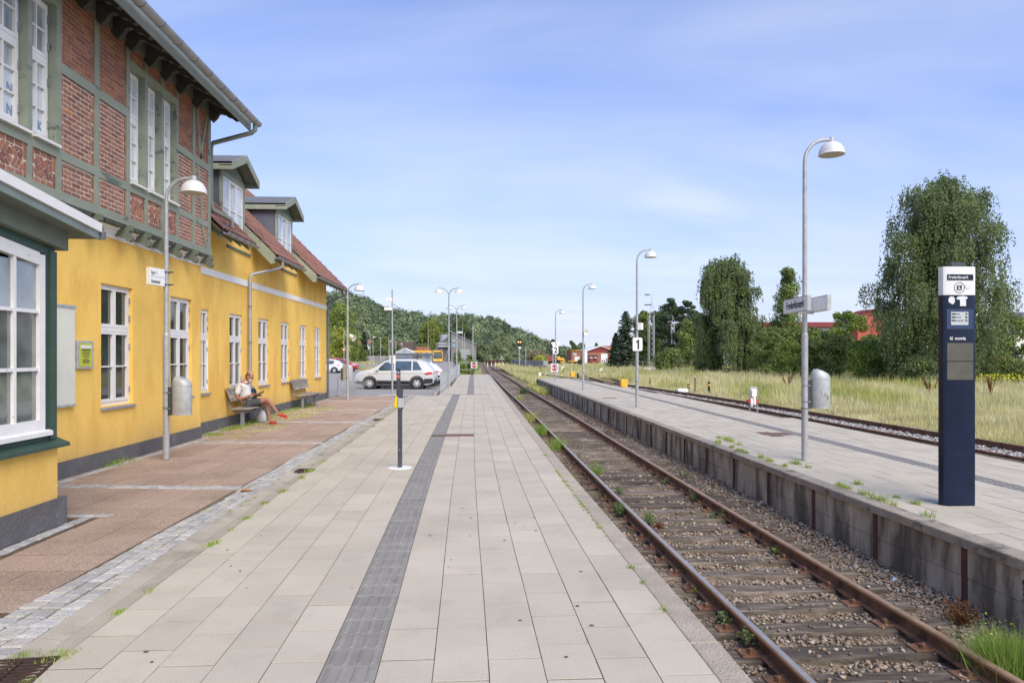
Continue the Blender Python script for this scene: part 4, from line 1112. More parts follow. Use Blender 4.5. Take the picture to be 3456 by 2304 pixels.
# dormers
def dormer(y0, y1):
    X = -6.68; yc = (y0+y1)/2; zt = 6.62; zb = 4.7
    d = SB(MB().prism([(X-.01, zb), (X-.01, zt), (X-3.2, zt), (X-3.2, zt-.1), (X-2.1, 6.9)], y0+.02, y0+.06, 'y').prism([(X-.01, zb), (X-.01, zt), (X-3.2, zt), (X-3.2, zt-.1)], y1-.06, y1-.02, 'y'), 'dormer', 'slate_cheek', kind='stuff')
    f = MB().box(X-.06, X, y0, y0+.13, zb, zt).box(X-.06, X, y1-.13, y1, zb, zt).box(X-.06, X, y0+.13, y1-.13, zt-.12, zt).box(X-.06, X, y0+.13, y1-.13, zb, 4.95)
    B(f, 'frame', 'sage_timber', d)
    # three-light window
    wm_ = MB(); wa, wb = y0+.13, y1-.13; cw = (wb-wa)/3; P = []
    for i in range(3):
        a, b = wa+cw*i, wa+cw*(i+1); s = .05
        for q in ((a, a+s, 4.95, zt-.12), (b-s, b, 4.95, zt-.12), (a+s, b-s, 4.95, 5.02), (a+s, b-s, zt-.18, zt-.12), (a+s, b-s, 5.7, 5.73)): wm_.box(X-.05, X-.012, *q)
        P += [(a+s, b-s, 5.02, 5.7), (a+s, b-s, 5.73, zt-.18)]
    B(wm_, 'window', 'white_paint', d)
    for p in P: B(MB().box(X-.04, X-.034, *p), 'pane', 'glass_pale', d)
    # corrugated gable infill
    g = MB(); g.add([(X-.02, y0, zt), (X-.02, y1, zt), (X-.02, yc, zt+.45)], [(0, 1, 2)])
    k = y0+.08
    while k < y1-.05:
        h = .45*(1-abs(k-yc)/((y1-y0)/2)); g.box(X-.02, X+.005, k-.018, k+.018, zt, zt+h); k += .075
    B(g, 'gable_boarding', 'sage_timber', d)
    ov = .18
    zf, zn = zt+.53, zt+.08
    y_0, y_1 = y0-ov, y1+ov
    for s in (0, 1):
        ya = y_0 if s == 0 else y_1
        q = [(ya, zn+.03), (yc, zf+.03), (yc, zf+.08), (ya, zn+.08)]
        B(MB().prism(q, X-3.6, X+.33, 'x'), 'roof_slope', 'zinc_dark', d)
        q = [(ya, zn-.12), (yc, zf-.12), (yc, zf+.085), (ya, zn+.085)]
        B(MB().prism(q, X+.33, X+.36, 'x'), 'bargeboard', 'sage_timber', d)
        q = [(ya, zn-.12), (ya+(.02 if s == 0 else -.02), zn-.12), (ya+(.02 if s == 0 else -.02), zn+.08), (ya, zn+.08)]
        B(MB().prism(q, X-3.0, X+.33, 'x'), 'eaves_board', 'sage_timber', d)
        q = [(ya, zn-.02), (yc, zf-.02), (yc, zf+.0), (ya, zn+.0)]
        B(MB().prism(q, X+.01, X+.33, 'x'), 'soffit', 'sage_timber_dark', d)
dormer(*D1); dormer(*D2)
# wing downpipes
pipe([(RE_X+.07, 20.55, 4.6), (RE_X+.07, 20.55, 4.42), (RE_X-.0, 20.5, 4.36), (XW+.1, 19.85, 4.1), (XW+.09, 19.8, 3.98), (XW+.09, 19.8, .1)], .045)
pipe([(RE_X+.05, 30.3, 4.6), (RE_X+.05, 30.3, 4.45), (RE_X-.02, 30.28, 4.4), (XW+.06, 29.95, 4.1), (XW+.04, 29.93, 3.98), (XW+.04, 29.93, .0)], .05, m='zinc_dark')
for z in (.9, 2.2, 3.2): SB(MB().lathe([(.056, -.015), (.056, .015)], 10, (XW+.09, 19.8, z)), 'pipe_clamp', 'zinc_dark')
SB(MB().box(-6.0, -5.86, 16.1, 16.35, 4.66, 4.84), 'hopper', 'slate_cheek')
# ---- front bay with the large window
YB = 7.74
SB(MB().box(XB-1.7, XB, 2.6, YB+.04, .3, .86), 'bay_wall', 'yellow_render')
SB(MB().box(XB-1.7, XB+.03, 2.6, YB+.17, -.4, .3), 'plinth', 'plinth_grey')
SB(MB().prism([(XB-.1, .86), (XB+.1, .86), (XB+.1, .895), (XB-.05, .96), (XB-.1, .96)], 2.6, YB+.1, 'y'), 'green_sill', 'dark_green')
SB(MB().box(XB-1.7, XB-.01, YB-.17, YB, .9, 3.0), 'corner_post', 'dark_green')
SB(MB().box(XB-.02, XB+.012, YB-.1, YB+.012, .95, 2.96), 'corner_trim', 'dark_green')
SB(MB().box(XB-.1, XB-.012, 2.6, YB-.17, .9, 1.04), 'lower_rail', 'dark_green')
def slope(y): return .105*(7.74-y)
SB(MB().prism([(2.6, 2.92+slope(2.6)), (YB-.17, 2.92), (YB-.17, 3.06), (2.6, 3.06+slope(2.6))], XB-.1, XB-.012, 'x'), 'head', 'dark_green')
SB(MB().prism([(2.6, 3.0+slope(2.6)), (YB+.12, 2.99), (YB+.12, 3.2), (2.6, 3.2+slope(2.6))], XB-.3, XB+.07, 'x'), 'frieze', 'sage_timber_dark')
wb = MB(); a0, a1, zb_, zt_ = 5.9, YB-.17, 1.07, 2.9
def zh(y): return 2.9+slope(y)
wb.box(XB-.07, XB, a1-.09, a1, 1.04, 2.9); wb.box(XB-.07, XB, a0, a1-.09, 1.04, 1.17)
wb.prism([(a0, zh(a0)-.13), (a1-.09, zh(a1)-.13), (a1-.09, zh(a1)), (a0, zh(a0))], XB-.07, XB, 'x')
wb.box(XB-.06, XB-.008, 7.085, 7.125, 1.17, 2.86)
for z in (1.70, 2.30): wb.box(XB-.06, XB-.01, a0, 7.085, z-.018, z+.018).box(XB-.06, XB-.01, 7.125, a1-.09, z-.018, z+.018)
wb.prism([(XB-.07, 1.04), (XB+.045, 1.0), (XB+.045, 1.045), (XB-.0, 1.06)], a0, a1+.06, 'y')
wb.box(XB-.07, XB, a0, a0+.09, 1.17, 3.0)
bw_ = SB(wb, 'window', 'old_white_paint')
SB(MB().box(XB-.12, XB+.01, 5.74, a0, .95, 3.12), 'corner_post', 'dark_green')
w2_ = MB().box(XB-.07, XB, 3.9, 5.74, 1.04, 1.17).box(XB-.07, XB, 3.9, 3.99, 1.17, 3.0).box(XB-.07, XB, 5.65, 5.74, 1.17, 3.0).prism([(3.99, 3.05), (5.65, 2.98), (5.65, 3.12), (3.99, 3.3)], XB-.07, XB, 'x')
w2_.box(XB-.06, XB-.008, 4.8, 4.84, 1.17, 3.0)
for z in (1.70, 2.30): w2_.box(XB-.06, XB-.01, 3.99, 4.8, z-.018, z+.018).box(XB-.06, XB-.01, 4.84, 5.65, z-.018, z+.018)
w2_ = SB(w2_, 'window', 'old_white_paint')
for (a, b) in ((3.99, 4.8), (4.84, 5.65)):
    for (c, d) in ((1.17, 1.682), (1.718, 2.282), (2.318, 3.02)): B(MB().box(XB-.045, XB-.04, a, b, c, d), 'pane', 'glass_room_reflect' if c > 2 else 'glass_mid', w2_)
SB(MB().box(XB-1.7, XB-.005, 2.6, 3.9, .86, 3.4), 'bay_wall', 'yellow_render')
SB(MB().box(XB-1.72, XB-1.6, 3.9, YB, .86, 3.3), 'room_back', 'curtain')
for (a, b) in ((a0, 7.085), (7.125, a1-.09)):
    for (c, d) in ((1.17, 1.682), (1.718, 2.282), (2.318, 2.8)):
        B(MB().box(XB-.045, XB-.04, a, b, c, d), 'pane', 'glass_room_reflect' if c > 2 else 'glass_mid', bw_)
for (a, b, x) in ((7.3, 7.5, XB-.3), (6.6, 6.75, XB-.4)): SB(MB().box(x-.02, x, a, b, 1.1, 2.8), 'curtain', 'curtain')
# bay roof: board, white edge flashing, soffit
YE = 8.1; XE = -4.33
def zr(y): return 3.16+.105*(YE-y)
SB(MB().prism([(2.6, zr(2.6)), (YE, zr(YE)), (YE, zr(YE)+.085), (2.6, zr(2.6)+.085)], XE-.03, XE, 'x'), 'fascia', 'zinc_green')
SB(MB().prism([(2.6, zr(2.6)+.08), (YE+.02, zr(YE)+.08), (YE+.02, zr(YE)+.18), (2.6, zr(2.6)+.18)], XE-.03, XE+.025, 'x'), 'roof_edge_flashing', 'white_paint')
SB(MB().prism([(2.6, zr(2.6)), (YE, zr(YE)), (YE, zr(YE)+.02), (2.6, zr(2.6)+.02)], XB-1.7, XE-.03, 'x'), 'soffit', 'sage_timber_dark')
SB(MB().prism([(2.6, zr(2.6)+.02), (YE, zr(YE)+.02), (YE, zr(YE)+.12), (2.6, zr(2.6)+.12)], XB-1.7, XE-.04, 'x'), 'bay_roof', 'zinc_dark')
SB(MB().box(XE-.03, XE+.05, YE+.02, YE+.05, zr(YE)-.0, zr(YE)+.09), 'gutter_end', 'slate_cheek')
# ================================================================ NOTICE BOARDS
t = thing('notice_case', 'small wall case with lime green notice beside the first tall window', 'notice board', (XA, 11.26, 1.85))
B(MB().box(.001, .05, -.22, .22, -.22, .22), 'case', 'galvanised_light', t, bevel=.006)
B(MB().box(.05, .053, -.17, .17, -.185, .185), 'poster', 'lime_poster', t)
B(MB().box(.053, .055, -.15, .15, .105, .15), 'poster_header', 'sign_white', t)
lt = MB()
for k, (w, z) in enumerate([(.24, .075), (.2, .05), (.22, .03), (.22, .01), (.18, -.01), (.2, -.03), (.1, -.06), (.2, -.08), (.2, -.095), (.16, -.11), (.19, -.125)]):
    lt.box(.053, .0545, -w/2, w/2, z-(.009 if k == 0 else .0035), z+(.009 if k == 0 else .0035))
B(lt, 'small_print', 'ink', t, kind='stuff')
t = thing('display_board', 'tall cream display board on the wall half hidden by the green window bay', 'notice board', (XA, 10.45, 1.1))
B(MB().box(.001, .06, -.5, .5, 0, 1.46), 'board', 'board_cream', t, bevel=.004)
B(MB().box(.0, .075, -.52, .52, 1.46, 1.5).box(.0, .07, -.51, .51, -.03, 0), 'rail', 'galvanised_light', t)
# ================================================================ LAMP POSTS
def arm_pts(h, r, s, n=8): return [(s*(r-r*math.cos(math.pi/2*i/n)), 0, h-r+r*math.sin(math.pi/2*i/n)) for i in range(n+1)]
def lamp(label, x, y, h, z=0, rz=0, sides=(1,), r=.38, group='curved lamp posts on the platforms', lit=False, th=1):
    t = thing('lamp_post', label, 'lamp post', (x, y, z), rz, group)
    B(MB().tube([(0, 0, 0), (0, 0, 2.2)], .056*th, 14).tube([(0, 0, 2.2), (0, 0, 2.23)], [.056*th, .044*th], 14), 'pole_base', 'galvanised', t, smooth=50)
    up = MB().tube([(0, 0, 2.23), (0, 0, h-r-.05)], [.044*th, .036*th], 14)
    for s in sides: up.tube([(0, 0, h-r-.1)]+arm_pts(h, r, s)+[(s*(r+.1), 0, h)], .03, 10)
    B(up, 'pole', 'galvanised', t, smooth=50)
    B(MB().tube([(0, 0, .9), (0, 0, .925)], .059*th, 14), 'clamp_band', 'zinc_dark', t)
    for s in sides:
        cx = s*(r+.1)
        B(MB().lathe([(.035, .06), (.05, .05), (.06, -.03), (.09, -.05)], 14, (cx, 0, h-.015)), 'lamp_cap', 'galvanised', t, smooth=50)
        pr = [(.06, -.04), (.1, -.05), (.15, -.085), (.19, -.14), (.213, -.2), (.218, -.255), (.222, -.262), (.21, -.264)]
        B(MB().lathe(pr, 22, (cx, 0, h)), 'lamp_shade', 'lamp_white', t, smooth=50)
        B(MB().lathe([(.2, -.268), (.2, -.262)], 20, (cx, 0, h)), 'diffuser', 'lamp_glow' if lit else 'lamp_diffuser', t)
    return t
mk('lamp_glow', (.5, .35, .15), .4, emit=(1, .55, .18, .8))
x, y = gz(561, 1549); lampA = (x, y)
lamp('grey curved lamp post beside the wall under the timbered storey, with platform sign and bin', x, y, 4.98)
x, y = gz(1173, 1349); lampB = (x, y)
lamp('curved lamp post beyond the end of the yellow building with a cream loudspeaker on it', x, y, 4.75)
x, y = gz(2716, 1553); lampC = (x, y)
lamp('tall curved lamp post carrying the station name sign on the island platform', x, y, 5.62)
x, y = gz(2150, 1374); lampD = (x, y)
lamp('curved lamp post with the white number 1 plate on the island platform', x, y, 5.55)
x, y = gz(1968, 1316.5); lampE = (x, y)
lamp('curved lamp post with a round loudspeaker between plates 1 and 2 on the island platform', x, y, 5.55)
x, y = gz(1875, 1287.5); lampF = (x, y)
lamp('curved lamp post at the far tip of the island platform with the number 2 plate', x, y, 4.95)
lamp('nearer of the two twin-headed lamp posts by the railing', *gz(1515, 1311), 5.5, sides=(-1, 1), group='twin-headed lamp posts by the railing', lit=True, r=.45)
lamp('farther of the two twin-headed lamp posts by the railing', *gz(1541.5, 1281), 5.5, sides=(-1, 1), group='twin-headed lamp posts by the railing', r=.45)
# ---- bins
def bin_(label, x, y, z, rz, sx=1, sy=.8, side=1, h=.5):
    t = thing('litter_bin', label, 'litter bin', (x, y, z), rz, 'galvanised litter bins on lamp posts')
    R = .165
    B(MB().lathe([(R*.97, 0), (R, .01), (R, h), (R*.995, h+.004)], 24, sx=sx, sy=sy), 'body', 'galvanised_light', t, smooth=50)
    B(MB().lathe([(R*1.03, -.012), (R*1.03, .012)], 24, sx=sx, sy=sy), 'bottom_rim', 'galvanised', t)
    B(MB().lathe([(R*1.015, h-.008), (R*1.015, h+.008)], 24, sx=sx, sy=sy), 'lid_rim', 'galvanised', t)
    d = MB(); n = 24; pr = [(1, 0), (.97, .05), (.88, .1), (.7, .135), (.4, .15), (.05, .155)]
    vs = []
    for r, zz in pr:
        for j in range(n):
            a = 2*math.pi*j/n; px = R*r*math.cos(a)
            vs.append((px*sx, R*r*math.sin(a)*sy, h+zz*(1-.38*px/R*side)))
    k = len(pr)
    d.add(vs, [(i*n+j, i*n+(j+1) % n, (i+1)*n+(j+1) % n, (i+1)*n+j) for i in range(k-1) for j in range(n)]+[tuple(range((k-1)*n, k*n))])
    B(d, 'lid', 'galvanised_light', t, smooth=60)
    b = MB().box(-side*R*sx-side*.075 if side > 0 else R*sx, -R*sx if side > 0 else R*sx+.075, -.02, .02, -.02, h-.02)
    B(b, 'bracket', 'dark_grey_metal', t)
    for zz in (.1, h-.12): B(MB().box(-side*(R*sx+.15) if side > 0 else R*sx+.02, -side*(R*sx+.02) if side > 0 else R*sx+.15, -.035, .035, zz-.014, zz+.014), 'bracket_arm', 'zinc_dark', t)
    return t
bin_('litter bin on the lamp post nearest to the yellow wall', lampA[0]+.285, lampA[1]-.02, .8, 0, side=1)
bin_('litter bin on the lamp post of the island platform with black scratches', lampC[0]+.27, lampC[1]-.02, .93, 0, side=1)
bx_ = bin_('wide litter bin on the lamp post beyond the yellow building', lampB[0]-.02, lampB[1]+.16, .82, 0, sx=1.28, side=1)
# scratches on the island bin
t = MB()
for (a, b, c, d) in ((-.02, .3, .015, .2), (.02, .19, .075, .27), (.03, .25, .08, .17), (.085, .2, .11, .13), (.08, .14, .12, .2)):
    pass
bc = [o for o in S.objects if o.name.startswith('litter_bin')][1]
gr = MB()
def onbin(u, z, r=.1665): 
    a = -math.pi/2+u/.15; return (r*math.cos(a), r*math.sin(a)*.8, z)
for pts in (((-.05, .3), (-.045, .27), (-.035, .22)), ((0, .2), (.05, .26)), ((.01, .26), (.06, .17)), ((.06, .2), (.09, .14)), ((.055, .14), (.1, .21)), ((-.09, .42), (-.09, .39))):
    gr.tube([onbin(u, z) for u, z in pts], .003, 4)
B(gr, 'scratch_marks', 'ink', bc)
# ---- signs on posts
t = thing('platform_sign', 'small white sign reading Spor 1 Hundested on the lamp post by the wall', 'sign', (lampA[0]-.0, lampA[1], 3.2), -math.radians(12))
B(MB().box(-.05, .03, -.46, -.07, -.15, .15), 'sign_box', 'sign_white', t, bevel=.006)
B(MB().box(.03, .033, -.455, -.075, -.004, .004), 'divider', 'galvanised', t)
for z in (.11, -.11): B(MB().tube([(-.06, -.02, z), (.14, 0, z)], .012, 6).box(-.05, .03, -.1, .07, z-.015, z+.015), 'clamp', 'dark_grey_metal', t)
text('Spor 1', .085, 'zinc_dark', t, (.034, -.44, .04), (math.radians(90), 0, math.radians(90)), sx=.7)
text('Hundested', .085, 'zinc_dark', t, (.034, -.44, -.11), (math.radians(90), 0, math.radians(90)), sx=.62)
def namesign(label, x, y, z, L_, rz, txt):
    t = thing('station_name_sign', label, 'sign', (x, y, z), rz)
    B(MB().box(-.045, .01, -L_/2, L_/2, -.12, .12), 'sign_box', 'sign_white', t, bevel=.008)
    B(MB().box(-.05, .014, -L_/2-.012, L_/2+.012, .12, .128).box(-.05, .014, -L_/2-.012, L_/2+.012, -.128, -.12).box(-.05, .014, -L_/2-.012, -L_/2, -.12, .12).box(-.05, .014, L_/2, L_/2+.012, -.12, .12), 'frame', 'galvanised_light', t)
    if txt: text(txt, .19, 'ink', t, (-.047, .0, -.055), (math.radians(90), 0, math.radians(-90)), align='CENTER', sx=.78, bold=.002)
    return t
namesign('white sign reading Frederiksværk facing the tracks on the tall lamp post', lampC[0]-.13, lampC[1]-.0, 2.72, 1.15, -math.radians(5), 'Frederiksværk')
namesign('blank backed name sign mounted behind the first on the tall lamp post', lampC[0]+.17, lampC[1]-.08, 2.72, 1.15, -math.radians(5), None)
B(MB().box(-.15, .15, -.02, .02, -.02, .02), 'sign_bracket', 'galvanised', loc=(lampC[0], lampC[1]-.0, 2.585), label='grey steel bracket holding the two name signs on the tall post', cat='bracket')
def rrect(w, h, r, n=5):
    P = []
    for cx, cz, a0 in ((w/2-r, h/2-r, 0), (-w/2+r, h/2-r, 90), (-w/2+r, -h/2+r, 180), (w/2-r, -h/2+r, 270)):
        for i in range(n+1):
            a = math.radians(a0+90*i/n); P.append((cx+r*math.cos(a), cz+r*math.sin(a)))
    return P
def numplate(label, lx, ly, z, w, h, ch, r):
    t = thing('track_number_plate', label, 'sign', (lx, ly-.075, z))
    B(MB().prism(rrect(w, h, r), -.015, 0, 'y'), 'plate', 'sign_white', t)
    B(MB().prism(rrect(w+.012, h+.012, r), 0, .012, 'y'), 'rim', 'galvanised_light', t)
    B(MB().box(-.03, .03, .012, .06, h*.35, h*.45).box(-.03, .03, .012, .06, -h*.45, -h*.35), 'clamp', 'zinc_dark', t)
    if ch == '1': B(MB().prism([(-.005, -.17), (.055, -.17), (.055, .17), (.01, .17), (-.005, .125), (-.06, .105), (-.06, .06), (-.005, .06)], -.019, -.015, 'y'), 'numeral', 'ink', t)
    else: text(ch, h*.98, 'ink', t, (0, -.017, -h*.345), (math.radians(90), 0, 0), align='CENTER', sx=.85, bold=.014)
    return t
numplate('rounded white plate with black number 1 on the lamp post', lampD[0], lampD[1], 2.22, .34, .46, '1', .05)
numplate('square white plate with black number 2 on the farthest lamp post', lampF[0], lampF[1], 2.18, .36, .54, '2', .02)
def minisign(label, lx, ly, z, w, h, dx, lines=()):
    t = thing('small_sign', label, 'sign', (lx+dx, ly-.06, z))
    B(MB().box(-w/2, w/2, -.04, .04, -h/2, h/2), 'sign_box', 'sign_white', t, bevel=.004)
    B(MB().box(-w/2, w/2, -.043, -.04, -.006, .006), 'divider', 'galvanised', t)
    for zz, s in lines: text(s, .07, 'ink', t, (-w/2+.03, -.042, zz), (math.radians(90), 0, 0), sx=.8)
minisign('small white two-line sign above the number 1 plate', lampD[0], lampD[1], 2.85, .2, .24, .1, ((.035, 'Spor'), (-.09, 'Hill')))
minisign('small white sign box left above the number 2 plate', lampF[0], lampF[1], 2.58, .2, .3, -.13)
minisign('small white sign box right above the number 2 plate', lampF[0], lampF[1]+.02, 2.6, .22, .28, .16)
# ---- loudspeakers
def speaker(label, x, y, z, rot, s=1):
    t = thing('loudspeaker', label, 'loudspeaker', (x, y, z)); t.rotation_euler = rot
    B(MB().lathe([(.05, 0), (.075, .01), (.08, .1), (.085, .18), (.13, .24), (.14, .25), (.12, .25), (.07, .2)], 16), 'horn', 'board_cream', t, smooth=50)
    B(MB().box(-.1, -.03, -.02, .02, .04, .08), 'bracket', 'galvanised', t)
speaker('cream loudspeaker horn on the lamp post beyond the yellow building', lampB[0]+.1, lampB[1]-.03, 2.65, (math.radians(20), math.radians(125), 0))
speaker('small round cream loudspeaker facing the camera on the middle lamp post of the island', lampE[0]+.05, lampE[1]-.08, 3.05, (math.radians(100), 0, math.radians(15)))
# ================================================================ BUS STOP TOTEM
x, y = gz(3228, 1702.5)
t = thing('bus_stop_totem', 'tall navy bus stop totem with white top and grey panels on the island platform', 'totem', (x, y, 0), 0)
w, d, hh = .213, .065, 2.93
def tsec(z): return [(-w, -d*.2, z), (-w*.95, -d*.75, z), (-w*.8, -d, z), (w*.8, -d, z), (w*.95, -d*.75, z), (w, -d*.2, z), (w, d*.4, z), (w*.8, d, z), (-w*.8, d, z), (-w, d*.4, z)]
t['label'] = 'tall navy bus stop totem with white top and grey panels on the island platform'
B(MB().loft([tsec(0), tsec(2.58)]), 'body', 'totem_navy', t, smooth=35)
B(MB().loft([tsec(2.583), tsec(hh)]), 'white_head', 'totem_white', t, smooth=35)
B(MB().cbox(-.095, .085, -.05, .05, hh, hh+.055, .02), 'top_cap', 'dark_grey_metal', t)
F_Y = -d-.004
def tp(x0, x1, z0, z1, name, m, dy=0, b=.0): return B(MB().box(x0, x1, F_Y-dy, -d+.003, z0, z1), name, m, t, bevel=b)
tp(-.165, .165, 1.545, 1.765, 'panel', 'totem_grey'); tp(-.165, .165, 1.775, 1.995, 'panel', 'totem_grey')
tp(-.17, .165, 2.165, 2.41, 'panel', 'totem_blue'); tp(-.118, .1, 2.215, 2.375, 'screen', 'lcd', .003)
tp(-.165, .165, 2.765, 2.835, 'name_plate', 'totem_navy')
sm_ = MB()
for z in (.62, .8, 1.1, 1.2, 1.32, 1.54, 2.0, 2.16, 2.42): sm_.box(-w*.8, w*.8, -d-.0012, -d+.001, z-.0015, z+.0015)
B(sm_, 'panel_joints', 'ink', t, kind='stuff')
B(MB().box(-w*.8, w*.8, -d-.0012, -d+.001, 2.758, 2.761), 'panel_joint', 'totem_grey', t)
RX_ = (math.radians(90), 0, 0)
text('Frederiksværk', .05, 'totem_white', t, (-.15, F_Y-.002, 2.783), RX_, bold=.0004, sx=.86)
text('movia', .058, 'totem_white', t, (-.07, F_Y, 2.033), RX_, bold=.0006)
lg = MB()
for dx in (0, .02):
    for sg in (-1, 1): lg.prism([(-.133+dx, 2.05), (-.124+dx, 2.05), (-.112+dx, 2.05+.02*sg), (-.121+dx, 2.05+.02*sg)], F_Y-.001, F_Y+.002, 'y')
B(lg, 'logo', 'totem_white', t)
def ring(cx, cz, r0, r1, y0, y1, n=28):
    m = MB(); vs = []
    for yy in (y0, y1):
        for r in (r0, r1):
            for i in range(n): vs.append((cx+r*math.cos(2*math.pi*i/n), yy, cz+r*math.sin(2*math.pi*i/n)))
    def q(a, b, i): return a*2*n+b*n+i % n
    fs = []
    for i in range(n): fs += [(q(0, 0, i), q(0, 0, i+1), q(0, 1, i+1), q(0, 1, i)), (q(1, 0, i), q(1, 0, i+1), q(1, 1, i+1), q(1, 1, i)), (q(0, 1, i), q(0, 1, i+1), q(1, 1, i+1), q(1, 1, i))]
    return m.add(vs, fs)
B(ring(-.01, 2.672, .062, .067, F_Y, -d), 'round_emblem', 'ink', t)
B(MB().prism([(p[0]-.01, p[1]+2.672) for p in rrect(.064, .064, .014)], F_Y, -d, 'y'), 'emblem_square', 'dark_grey_metal', t)
text('L', .058, 'totem_white', t, (-.026, F_Y-.002, 2.652), RX_, bold=.002)
B(MB().lathe([(.035, 0), (.035, .003)], 14, (0, 0, 0), Matrix.Translation((.1, F_Y+.001, 2.69)) @ Matrix.Rotation(math.radians(90), 4, 'X')), 'faded_sticker', 'sticker', t)
for (cx, cz, sx_, sz_, sd_) in ((-.105, 2.52, .045, .05, 3), (.02, 2.545, .075, .028, 5), (.035, 2.485, .038, .035, 8)):
    r_ = random.Random(sd_); P = [(cx+sx_*math.cos(a*.35)*r_.uniform(.75, 1.1), cz+sz_*math.sin(a*.35)*r_.uniform(.75, 1.1)) for a in range(18)]
    if sd_ == 8: P = [(cx-.037, cz-.038), (cx+.037, cz-.038), (cx+.037, cz+.035), (cx-.037, cz+.035)]
    B(MB().prism(P, -d-.0015-.0004*sd_, -d, 'y'), 'torn_sticker', 'sticker', t)
for i, (a, b, c) in enumerate((('920R', 'Hillerød', '10'), ('920R', 'Hundested', '22'), ('920R', 'Hundested Havn', '52'))):
    zz = 2.342-i*.04
    text(a, .024, 'ink', t, (-.112, F_Y-.005, zz), RX_, bold=.0008); text(b, .014, 'ink', t, (-.055, F_Y-.005, zz+.003), RX_); text(c, .028, 'ink', t, (.06, F_Y-.005, zz), RX_, bold=.0008)
    B(MB().box(-.112, .095, F_Y-.0035, F_Y-.003, zz-.0105, zz-.0095), 'screen_line', 'ink', t)
# ================================================================ CHECK-IN POSTS
x, y = gz(1350, 1577.6)
t = thing('check_in_post', 'slim dark check-in post with yellow reader on a white round base', 'check-in post', (x, y, 0), 0, 'check-in posts on the platform')
B(MB().lathe([(.2, 0), (.195, .006), (.05, .012)], 26), 'base_plate', 'sign_white', t)
B(MB().box(-.033, .033, -.045, .045, .0, 1.12), 'post', 'dark_grey_metal', t, bevel=.006)
B(MB().prism([(-.02, .95), (.045, .95), (.045, 1.3), (.03, 1.3), (-.02, 1.25)], -.05, .05, 'y'), 'head', 'dark_grey_metal', t)
B(MB().prism([(-.1, .99), (-.035, .985), (-.035, 1.165), (-.055, 1.172), (-.078, 1.155)], -.045, .045, 'y'), 'reader', 'yellow_plastic', t, bevel=.012)
B(MB().box(-.03, .075, -.056, .056, .985, 1.14), 'reader_box', 'galvanised_light', t, bevel=.006)
for z in (.96, .3): B(MB().lathe([(.009, 0), (.009, .004)], 8, (0, 0, 0), Matrix.Translation((0, -.045, z)) @ Matrix.Rotation(math.radians(90), 4, 'X')), 'bolt', 'galvanised_light', t)
x, y = gz(1345, 1339)
t = thing('check_in_post', 'dark check-out post with blue round symbol and red label near the parked silver car', 'check-in post', (x, y, 0), 0, 'check-in posts on the platform')
B(MB().box(-.085, .085, -.04, .04, 0, 1.2), 'post', 'dark_grey_metal', t, bevel=.008)
B(MB().cbox(-.088, .088, -.043, .043, 1.2, 1.24, .01), 'cap', 'black_metal', t)
B(MB().lathe([(.055, 0), (.055, .003)], 18, (0, 0, 0), Matrix.Translation((0, -.041, 1.07)) @ Matrix.Rotation(math.radians(90), 4, 'X')), 'round_symbol', mat('check_blue', (.1, .25, .6), .4), t)
B(MB().lathe([(.022, 0), (.022, .003)], 12, (0, 0, 0), Matrix.Translation((0, -.0445, 1.07)) @ Matrix.Rotation(math.radians(90), 4, 'X')), 'symbol_centre', 'sign_white', t)
B(MB().box(-.078, .078, -.044, -.04, .82, .97), 'red_label', 'red_sign', t)
text('Check', .052, 'sign_white', t, (0, -.046, .9), RX_, align='CENTER'); text('ud', .052, 'sign_white', t, (0, -.046, .845), RX_, align='CENTER')
# ================================================================ BENCHES
def bench(label, x, y, rz=0):
    t = thing('bench', label, 'bench', (x, y, 0), rz, 'slatted benches against the yellow wall')
    for s in (-.85, .85):       # x: depth (front +), y: along
        B(MB().box(-.02, .06, s-.05, s+.05, 0, .42), 'leg', 'bench_frame', t, bevel=.006)
        pts = [(.18, s, .43), (.08, s, .39)]
        for k in range(11):
            a = math.radians(-85-k*15); pts.append((-.06+.3*math.cos(a), s, .68+.32*math.sin(a)))
        pts.append((-.27, s, .93))
        B(MB().tube(pts, .021, 8), 'side_hoop', 'bench_frame', t, smooth=60)
    B(MB().box(-.0, .04, -.85, .85, .33, .4), 'cross_beam', 'bench_frame', t)
    for k in range(5):
        xx = -.19+k*.098; B(MB().cbox(xx, xx+.075, -1.0, 1.0, .445+.008*(k-2)**2*.3, .475+.008*(k-2)**2*.3, .006), 'seat_slat', 'bench_slat', t)
    for k in range(4):
        zz = .66+k*.085; xx = -.235-.035*k
        B(MB().prism([(xx, zz), (xx+.028, zz-.004), (xx+.005, zz+.07), (xx-.022, zz+.072)], -1.0, 1.0, 'y'), 'back_slat', 'bench_slat', t)
    return t
xb, yb = gz(826, 1440); xb2, yb2 = gz(884, 1418)
BXC, BYC = (xb+xb2)/2-.03, (yb+yb2)/2
bench('bench with the reading man on it against the yellow wall', BXC, BYC)
xc, yc_ = gz(1022, 1379)
bench('empty bench near the far corner of the yellow wall', xc-.02, yc_+.85)
# ================================================================ MAN READING
def skin(name, V, E, m, parent, sub=2, root=0):
    me = bpy.data.meshes.new(name); me.from_pydata([v[:3] for v in V], E, []); me.materials.append(M_[m])
    o = link(name, me, parent, fix=False)
    o.modifiers.new('skin', 'SKIN'); sk = me.skin_vertices[0].data
    for i, v in enumerate(V):
        r = v[3]; sk[i].radius = (r, r if len(v) < 5 else v[4])
    sk[root].use_root = True
    s = o.modifiers.new('sub', 'SUBSURF'); s.levels = sub; s.render_levels = sub
    o.modifiers['skin'].use_smooth_shade = True
    return o
MX, MY = BXC-.02, BYC-.28        # hip position over the bench
man = thing('person', 'bald bearded man in white shirt, grey shorts and red sandals reading on the bench', 'person', (MX, MY, 0))
